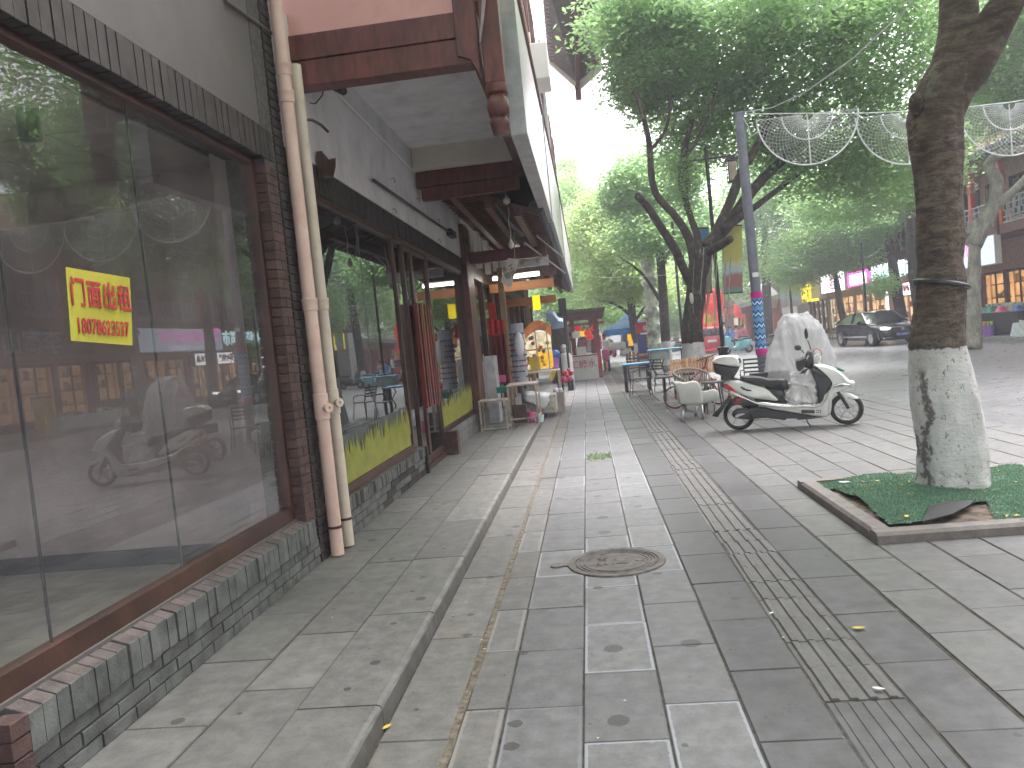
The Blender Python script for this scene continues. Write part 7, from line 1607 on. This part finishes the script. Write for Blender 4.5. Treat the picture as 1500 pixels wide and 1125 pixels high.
def leaves(parent, clumps, n, size, mm, name='crown', seed=0, flat=.75, shell=.55, drop=0.0):
    """clumps: (centre, (rx, ry, rz), weight). leaf-sized faces gathered on small twigs inside each clump"""
    rg = np.random.default_rng(seed); W_ = np.array([c[2] for c in clumps], float); W_ /= W_.sum(); P_ = []
    per = 14
    for (c, r, _), k in zip(clumps, (W_*n/per).astype(int)):
        if k < 1: continue
        d = rg.normal(size=(k, 3)); d /= np.linalg.norm(d, axis=1)[:, None]
        rad = shell+(1-shell)*rg.random(k)**.6; rad *= 1+.18*np.sin(d[:, 0]*7+d[:, 2]*5+seed)+.10*np.sin(d[:, 1]*13+2)
        tw = np.array(c)+d*rad[:, None]*np.array(r)
        o = rg.normal(size=(k, per, 3))*np.array([size*2.0, size*2.0, size*1.5]); o[:, :, 2] -= drop*np.abs(o[:, :, 2])
        P_.append((tw[:, None, :]+o).reshape(-1, 3))
    P_ = np.concatenate(P_); N = len(P_)
    s = size*(.6+.8*rg.random(N)); a = rg.random(N)*2*np.pi; tilt = rg.normal(size=(N, 3))*[.5, .5, .0]
    u = np.stack([np.cos(a), np.sin(a), -.35+rg.normal(size=N)*.35], 1); u /= np.linalg.norm(u, axis=1)[:, None]
    nrm = np.stack([rg.normal(size=N)*.6, rg.normal(size=N)*.6, np.full(N, .8)], 1); v = np.cross(u, nrm); v /= np.linalg.norm(v, axis=1)[:, None]
    L = (u*s[:, None])*.5; Wd = (v*s[:, None])*.23
    V = np.stack([P_-L, P_+Wd-L*.1, P_+L, P_-Wd-L*.1], 1).reshape(-1, 3)
    org = Vector((float(P_[:, 0].mean()), float(P_[:, 1].mean()), float(P_[:, 2].min()))); V = V-np.array(org)
    me = bpy.data.meshes.new(name); me.vertices.add(4*N); me.vertices.foreach_set('co', V.astype(np.float32).ravel())
    me.loops.add(4*N); me.loops.foreach_set('vertex_index', np.arange(4*N, dtype=np.int32)); me.polygons.add(N); me.polygons.foreach_set('loop_start', np.arange(0, 4*N, 4, dtype=np.int32)); me.polygons.foreach_set('loop_total', np.full(N, 4, dtype=np.int32))
    me.materials.append(mm); me.update(); me.validate()
    o = bpy.data.objects.new(name, me); COL.objects.link(o); WL[o.name] = org
    if parent: o.parent = parent; o.location = org-WL[parent.name]
    else: o.location = org
    return o
def limb(m, pts, radii, n=10, wob=.05, sub=4, seed=0):
    P_ = [Vector(p) for p in pts]; N = len(P_); out, rr = [], []
    for i in range(N-1):
        p0, p1, p2, p3 = P_[max(i-1, 0)], P_[i], P_[i+1], P_[min(i+2, N-1)]
        for k in range(sub):
            t = k/sub; out.append(.5*((2*p1)+(p2-p0)*t+(2*p0-5*p1+4*p2-p3)*t*t+(3*p1-p0-3*p2+p3)*t**3)); rr.append(radii[i]*(1-t)+radii[i+1]*t)
    out.append(P_[-1]); rr.append(radii[-1]); return m.tube(out, rr, n, wob=wob)
L_mid = leafmat('mid_green_leaves', (.06, .12, .06), (.17, .25, .13), .55); L_dark = leafmat('dark_green_leaves', (.055, .11, .055), (.15, .23, .11), .55); L_light = leafmat('light_green_leaves', (.11, .18, .08), (.26, .35, .17), .55); L_yel = leafmat('yellow_green_leaves', (.12, .16, .06), (.28, .32, .13), .55); L_blue = leafmat('cool_green_leaves', (.07, .14, .08), (.18, .28, .14), .55)
# ---------------- big near tree
YT = 6.75
nt1 = thing('street_tree', 'big grey-brown tree with a white limewashed foot in the turf pit, forking above the garlands', 'tree', (2.9, YT, .06), 'street trees')
outl = [(728, 1345, 1450), (719, 1346, 1449), (700, 1347, 1446), (660, 1345, 1443), (594, 1336, 1430), (550, 1334, 1420), (509, 1332, 1411), (484, 1334, 1410), (452, 1340, 1413), (420, 1345, 1414), (388, 1346, 1410), (350, 1344, 1412), (299, 1344, 1407), (262, 1341, 1407), (235, 1337, 1409), (205, 1333, 1408), (176, 1331, 1407), (147, 1336, 1412), (117, 1349, 1424), (95, 1362, 1440)]
def sect(y, xl, xr):
    k = .1; a = AY(xl, y+0, YT); b = AY(xr, y-(xr-xl)*k, YT); c = (a+b)/2; return c, (b-a).length/2
secs = [sect(*q) for q in outl]
def trunk_mesh(secs, mats_, white_z, n=56, sub=7, seed=3, bulge=.06):
    m = M(); C = [s[0] for s in secs]; Rr = [s[1] for s in secs]; ring = []; N = len(C)
    for i in range(N-1):
        for k in range(sub):
            t = k/sub; t_ = t*t*(3-2*t); ring.append((C[i]*(1-t)+C[i+1]*t, Rr[i]*(1-t_)+Rr[i+1]*t_))
    ring.append((C[-1], Rr[-1]))
    for (c, r) in ring:
        for k in range(n):
            a = 2*math.pi*k/n; d = Vector((math.cos(a), math.sin(a), 0)); q = Vector((d.x*1.6, d.y*1.6, c.z*1.3+seed)); e = 1+bulge*1.1*pn(q)+bulge*.55*pn(q*3.1)+bulge*.30*pn(Vector((d.x*6, d.y*6, c.z*16)))+bulge*.25*pn(Vector((d.x*2, d.y*2, c.z*24)))
            e += (.035*math.sin(a*5+1)+.02*math.sin(a*9))*max(0, 1-(c.z-.06)/.35)
            m.v.append(tuple(c+d*r*e))
    for i in range(len(ring)-1):
        zc_ = (ring[i][0].z+ring[i+1][0].z)/2
        for k in range(n):
            a = 2*math.pi*k/n; wz = white_z+.025*pn(Vector((math.cos(a)*3, math.sin(a)*3, 2)))
            m.f.append((i*n+k, i*n+(k+1) % n, (i+1)*n+(k+1) % n, (i+1)*n+k)); m.m.append(0)
    return m
wz1 = AY(1370, 512, YT-.25).z
trunk_mesh(secs, None, wz1, bulge=.085).build('trunk', lime_bark('near_trunk_bark', (.19, .145, .115), (.055, .042, .036), wz1, 8), nt1, smooth=True)
c95 = secs[-1][0]; m = M()
limb(m, [AY(1385, 170, YT), AY(1392, 120, YT), AY(1400, 85, YT+.03), AY(1404, 50, YT+.05), AY(1404, 0, YT+.1), AY(1398, -90, YT+.2), AY(1380, -200, YT+.5)], [.12, .17, .175, .155, .14, .13, .10], 26, .015)
m.build('limb', m_bark, nt1, smooth=True)
m = M(); limb(m, [AY(1385, 175, YT), AY(1397, 128, YT), AY(1417, 98, YT-.02), AY(1436, 68, YT-.05), AY(1452, 42, YT-.1), AY(1480, -5, YT-.2), AY(1505, -60, YT-.3), AY(1560, -150, YT-.5)], [.12, .175, .185, .168, .15, .118, .11, .09], 26, .015); m.build('limb', m_bark, nt1, smooth=True)
m = M(); c = AY(1330, 152, YT-.1)
m.sph(AY(1341, 152, YT-.12), (.05, .07, .09), 12); m.build('cut_knot', m_bark, nt1, smooth=True)
m = M(); a = AY(1345, 420, YT-.22)
strap = []
for i in range(25): an = 2*math.pi*i/24; cc2 = secs[9][0]+Vector((-.012, -.01, 0)); strap.append(cc2+Vector((math.cos(an)*.200, math.sin(an)*.205, -.05*math.cos(an))))
M().tube(strap, .014, 6, flat=1.5).build('black_strap', m_black, nt1)
leaves(nt1, [(Vector((2.6, 6.9, 8.0)), (2.6, 2.6, 1.5), 3), (Vector((4.8, 6.0, 7.6)), (2.0, 2.2, 1.4), 2), (Vector((1.2, 8.2, 7.6)), (1.8, 1.8, 1.2), 1.5), (Vector((4.2, 8.8, 6.8)), (1.8, 1.8, 1.2), 1.5)], 36000, .10, L_mid, seed=1)
M_tw = M(); 
for (x, y, z) in ((1.2, 8.2, 7.4), (4.2, 8.8, 6.6), (4.8, 6, 7.4)): limb(M_tw, [AY(1390, -120, YT+.2), ((2.6+x)/2, (6.8+y)/2, 6.6), (x, y, z)], [.10, .07, .03], 8)
M_tw.build('branch', m_bark, nt1, smooth=True)
# ---------------- spreading painted tree behind the seating
Y2 = 19.5; t2 = thing('street_tree', 'spreading dark tree with white painted foot and hanging roots behind the slatted bench', 'tree', AY(1017, 565, Y2), 'street trees')
b0 = AY(1016, 568, Y2); b0.z = 0
sc2 = [(b0, .33), (AY(1016, 523, Y2), .275), (AY(1015, 502, Y2), .265), (AY(1014, 470, Y2), .26), (AY(1018, 440, Y2), .24), (AY(1020, 410, Y2), .24), (AY(1025, 385, Y2), .27), (AY(1031, 366, Y2), .25)]
trunk_mesh([(c, r) for c, r in sc2], None, AY(1016, 502, Y2).z, n=28, sub=5, seed=8, bulge=.10).build('trunk', lime_bark('painted_trunk_bark', (.075, .06, .05), (.03, .025, .022), AY(1016, 502, Y2).z, stain=False), t2, smooth=True)
def lim2(name, P_, r, tree=t2, mm=m_bark2, Y=Y2, dy=0):
    m = M(); pts = [AY(x, y, Y+dy*i/(len(P_)-1)) for i, (x, y) in enumerate(P_)]; limb(m, pts, r, 12, .06); m.build(name, mm, tree, smooth=True)
lim2('limb', ((1020, 395), (1010, 352), (991, 319), (965, 290), (955, 264), (952, 221), (946, 185), (932, 135)), [.16, .11, .09, .085, .08, .075, .06, .04], dy=-1)
lim2('limb', ((1012, 415), (1003, 398), (989, 366), (965, 328), (948, 302), (933, 287)), [.13, .11, .10, .095, .09, .075], dy=-1.5)
lim2('limb', ((1024, 380), (1021, 345), (1012, 319), (1004, 292), (1001, 264), (1003, 220), (1015, 170)), [.11, .09, .08, .08, .14, .08, .05], dy=.6)
lim2('limb', ((1028, 382), (1034, 362), (1063, 334), (1085, 302), (1110, 270), (1135, 245), (1180, 205), (1230, 170)), [.18, .16, .15, .14, .13, .12, .09, .03], dy=2)
lim2('limb', ((1036, 362), (1051, 336), (1072, 290), (1085, 253), (1102, 225), (1130, 170), (1150, 110)), [.13, .12, .12, .11, .10, .08, .05], dy=1)
lim2('limb', ((1034, 372), (1050, 362), (1070, 350)), [.13, .11, .09], dy=-1)
lim2('branch', ((1063, 334), (1110, 300), (1160, 262), (1200, 235)), [.10, .08, .06, .02], dy=2.5); lim2('branch', ((952, 221), (975, 190), (985, 140)), [.05, .04, .03]); lim2('branch', ((1003, 230), (1030, 190), (1050, 120)), [.06, .04, .03])
for i in range(16):
    x = random.uniform(1000, 1075); y0 = random.uniform(345, 385); y1 = y0+random.uniform(40, 120); dy = random.uniform(-.4, .4); M().tube([AY(x, y0, Y2+dy), AY(x-2, (y0+y1)/2, Y2+dy), AY(x-5+random.uniform(-4, 4), y1, Y2+dy)], random.uniform(.006, .018), 5).build('hanging_root', m_barkp, t2)
M().sph(AY(1013, 437, Y2-.28), (.05, .05, .14), 10).build('cut_scar', m_cream, t2, smooth=True)
def C2(px, py, Y, rpx, rpy, ry, w): s_ = Y/FPX; p = AY(px, py, Y); return (p, (rpx*s_, ry, rpy*s_), w)
leaves(t2, [C2(960, 40, 20.5, 66, 50, 1.4, 2), C2(922, 16, 19, 30, 26, 1.2, .5), C2(906, 60, 19.5, 26, 20, 1, .3), C2(925, 115, 20, 30, 20, 1, .3), C2(885, 20, 18, 16, 20, .7, .15), C2(862, 46, 17, 14, 24, .4, .06), C2(950, 110, 20, 52, 30, 1.3, 1.0), C2(1010, 150, 21, 65, 48, 1.5, 1.6), C2(1060, 70, 20, 95, 62, 1.6, 2.4), C2(1170, 50, 20, 110, 66, 1.7, 2.6), C2(1100, 175, 21.5, 80, 50, 1.8, 1.9), C2(1220, 170, 21, 100, 55, 1.8, 2.3), C2(1010, 228, 21.5, 45, 26, 1.2, .5), C2(1300, 60, 19, 95, 76, 1.6, 2.3), C2(1200, 250, 21.5, 75, 34, 1.5, 1.1), C2(1300, 235, 21, 80, 46, 1.8, 1.6), C2(1050, -60, 18, 170, 55, 3, 2), C2(1250, -50, 17, 150, 60, 3, 2), C2(1130, 225, 22, 40, 22, 1.2, .4), C2(945, 150, 20.5, 22, 16, .8, .3)], 118000, .135, L_mid, seed=2)
leaves(t2, [C2(1000, 265, 19.6, 18, 40, .5, 1)], 2500, .07, L_dark, name='dark_leaf_clump', seed=12)
# ---------------- other trees
def tree(label, foot, top_px, Y, r, crown, n, size, mm, bark=m_bark2, white=None, seed=0, limbs=()):
    base = AY(foot[0], foot[1], Y); base.z = 0; t = thing('street_tree', label, 'tree', base, 'street trees'); top = AY(top_px[0], top_px[1], Y); mid = (base+top)/2+Vector((random.uniform(-.1, .1), 0, 0))
    m = M(); pts = [base, base*.75+top*.25, mid, base*.2+top*.8, top]; limb(m, pts, [r*1.2, r, r*.92, r*.8, r*.45], 12, .05)
    nf = len(m.f)
    if white: bark_ = lime_bark('bark_with_limewash', (.075, .06, .05), (.03, .025, .022), white, stain=False)
    else: bark_ = bark
    m.build('trunk', bark_, t, smooth=True)
    for (P_, rr) in limbs:
        m = M(); limb(m, [AY(x, y, Y) for x, y in P_], rr, 8, .06, 3); m.build('limb', bark, t, smooth=True)
    leaves(t, [C2(*q) for q in crown], n, size, mm, seed=seed); return t
tree('slender tree with a white foot right behind the green table', (979, 545), (958, 270), 30, .18, [(950, 290, 30, 50, 35, 2, 1.2), (985, 255, 31, 50, 30, 2, 1), (930, 260, 30, 36, 28, 1.5, .7), (960, 345, 29, 55, 26, 2, 1), (905, 290, 30, 22, 20, 1, .3), (1010, 330, 30.5, 35, 35, 1.5, .6)], 42000, .15, L_blue, white=1.15, seed=21, limbs=[(((967, 440), (940, 400), (905, 375)), [.08, .05, .03]), (((965, 400), (985, 360), (1000, 330)), [.08, .05, .03])])
tree('leaning tree with a white foot beside the blue tent', (941, 540), (920, 420), 36, .22, [(905, 370, 36, 42, 34, 2.2, 1.2), (935, 405, 35, 40, 26, 2, 1), (870, 350, 38, 40, 40, 2.5, 1.1), (893, 425, 36, 45, 16, 2, .7), (880, 310, 38, 30, 26, 2, .7), (960, 425, 37, 30, 20, 2, .4)], 42000, .17, L_yel, white=1.1, seed=22, limbs=[(((922, 460), (900, 445), (872, 440)), [.09, .06, .03]), (((930, 470), (948, 445), (958, 425)), [.09, .05, .03])])
tree('dense rounded tree behind the pergola stall', (850, 520), (852, 420), 44, .25, [(835, 345, 44, 32, 45, 2.5, 1.2), (850, 410, 43, 40, 26, 2.5, 1), (812, 440, 42, 30, 24, 2, .8), (888, 455, 44, 38, 22, 2, .8), (832, 280, 46, 20, 24, 2, .4), (860, 300, 46, 20, 18, 1.5, .3), (835, 455, 41, 30, 18, 2, .6)], 42000, .19, L_light, seed=23)
tree('dark dense tree behind the blue tent and pergola', (915, 520), (915, 440), 58, .3, [(870, 440, 56, 55, 32, 3, 1.5), (930, 440, 58, 50, 30, 3, 1.5), (900, 400, 60, 70, 30, 3, 1.5)], 46000, .2, L_dark, seed=24)
tree('tall background tree between the carved column and the painted tree', (1005, 500), (1000, 380), 60, .3, [(1000, 400, 60, 55, 45, 4, 1.5), (1060, 380, 62, 60, 45, 4, 1.5), (985, 460, 58, 40, 26, 3, .8)], 44000, .2, L_light, seed=25)
tree('light green rounded tree across the street above the yellow sign', (1240, 478), (1222, 395), 44, .20, [(1175, 375, 44, 42, 38, 2.2, 1.4), (1215, 350, 43, 45, 40, 2.2, 1.4), (1157, 392, 43, 26, 20, 1.5, .6), (1205, 375, 44, 36, 16, 2, .6), (1250, 360, 42, 32, 28, 2, .8)], 44000, .17, L_light, seed=26, white=1.0, bark=m_bark2)
tree('thin young tree in front of the pale banners', (1160, 470), (1157, 420), 46, .09, [(1158, 400, 46, 20, 16, 1, 1)], 5000, .12, L_light, seed=36)
tree('tree with a mottled trunk and white foot behind the black car', (1325, 490), (1300, 340), 40, .27, [(1275, 330, 40, 34, 26, 2, 1), (1320, 285, 40, 36, 30, 2, 1), (1255, 320, 41, 34, 30, 2, .8), (1292, 418, 38, 15, 13, 1, .2)], 42000, .12, L_blue, bark=m_barkp, white=1.0, seed=27)
tree('thick pale plane tree right behind the big near trunk', (1424, 470), (1428, 320), 26, .21, [(1440, 165, 27, 50, 32, 2, .7), (1480, 120, 24, 60, 60, 2, 1.5), (1440, 40, 23, 60, 60, 2, 1.5), (1490, 20, 21, 50, 60, 2, 1.2), (1340, 262, 27, 40, 36, 1.6, .8)], 60000, .14, L_mid, bark=m_barkp, seed=28, limbs=[(((1425, 360), (1455, 300), (1460, 265), (1448, 240), (1470, 225), (1510, 215)), [.28, .22, .20, .16, .14, .1]), (((1460, 300), (1490, 275), (1520, 240)), [.16, .13, .1])])
tree('dark evergreen across the street behind the patterned pole', (1125, 500), (1120, 330), 50, .3, [(1110, 330, 50, 60, 50, 3, 1.5), (1085, 400, 52, 40, 34, 3, 1), (1140, 300, 48, 60, 40, 3, 1.3), (1120, 270, 46, 70, 40, 3, 1.2)], 30000, .2, L_dark, seed=29)
tree('broad tree across the street above the garlands', (1350, 480), (1330, 300), 34, .25, [(1240, 290, 32, 80, 34, 2.5, 1.2), (1320, 245, 30, 70, 44, 2.5, 1.3)], 27000, .15, L_mid, seed=30)
tree('tall tree behind the far end of the sign boxes', (800, 520), (815, 330), 62, .3, [(815, 300, 62, 24, 34, 3, 1), (830, 250, 64, 16, 20, 2, .4), (840, 380, 60, 50, 40, 3, 1.2)], 30000, .2, L_light, seed=31)
for i, (px, py, Y, rx, ry_, lab) in enumerate(((860, 420, 80, 45, 40, 'far bushy tree left of the street end'), (930, 440, 85, 45, 36, 'far bushy tree at the street end'), (990, 450, 90, 45, 30, 'far bushy tree right of the street end'), (1060, 440, 84, 40, 30, 'far bushy tree above the red festival board'), (1110, 420, 88, 40, 30, 'far bushy tree behind the gate pavilion'), (1010, 350, 75, 70, 50, 'tall far tree filling the gap behind the painted tree'))):
    tree(lab, (px, 495), (px, py), Y, .3, [(px, py, Y, rx, ry_, 4, 1), (px+rx*.6, py+10, Y+2, rx*.7, ry_*.7, 3, .6), (px-rx*.6, py+12, Y+2, rx*.7, ry_*.7, 3, .6)], 16000, .26, (L_light, L_dark, L_yel)[i % 3], seed=40+i)

# unseen tree added over and behind the viewer to shade the near pavement
shade_tree = thing('street_tree', 'street tree behind the viewer, seen only as a reflection in the vacant window', 'tree', (3.2, -4.5, 0), 'street trees')
m = M(); limb(m, [(3.2, -4.5, 0), (3.25, -4.4, 2), (3.1, -4.3, 4.5), (2.8, -4, 7)], [.28, .24, .2, .12], 14, .05); m.build('trunk', m_bark, shade_tree, smooth=True)
leaves(shade_tree, [(Vector((2.8, -3.5, 8.2)), (4.6, 4.0, 1.6), 3), (Vector((1.8, 1.5, 7.9)), (3.4, 3.2, 1.2), 3), (Vector((5.8, 1.0, 8)), (3, 3.4, 1.2), 2), (Vector((5.5, -6, 7.6)), (3, 3, 1.4), 2)], 60000, .15, L_mid, seed=77)
# ------------------------------------------------------------------ air
if HAZE:
    hm_ = bpy.data.materials.new('haze'); hm_.use_nodes = True; nt = hm_.node_tree; nt.nodes.clear(); out = nt.nodes.new('ShaderNodeOutputMaterial')
    pv = nt.nodes.new('ShaderNodeVolumePrincipled'); pv.inputs['Color'].default_value = (.92, .96, 1, 1); pv.inputs['Density'].default_value = HAZE; pv.inputs['Anisotropy'].default_value = .3
    nt.links.new(pv.outputs[0], out.inputs['Volume'])
    M().box(-301, 301, -81, 901, -1.1, 40).build('haze', hm_, kind='stuff', origin=(0, 0, -1.1))
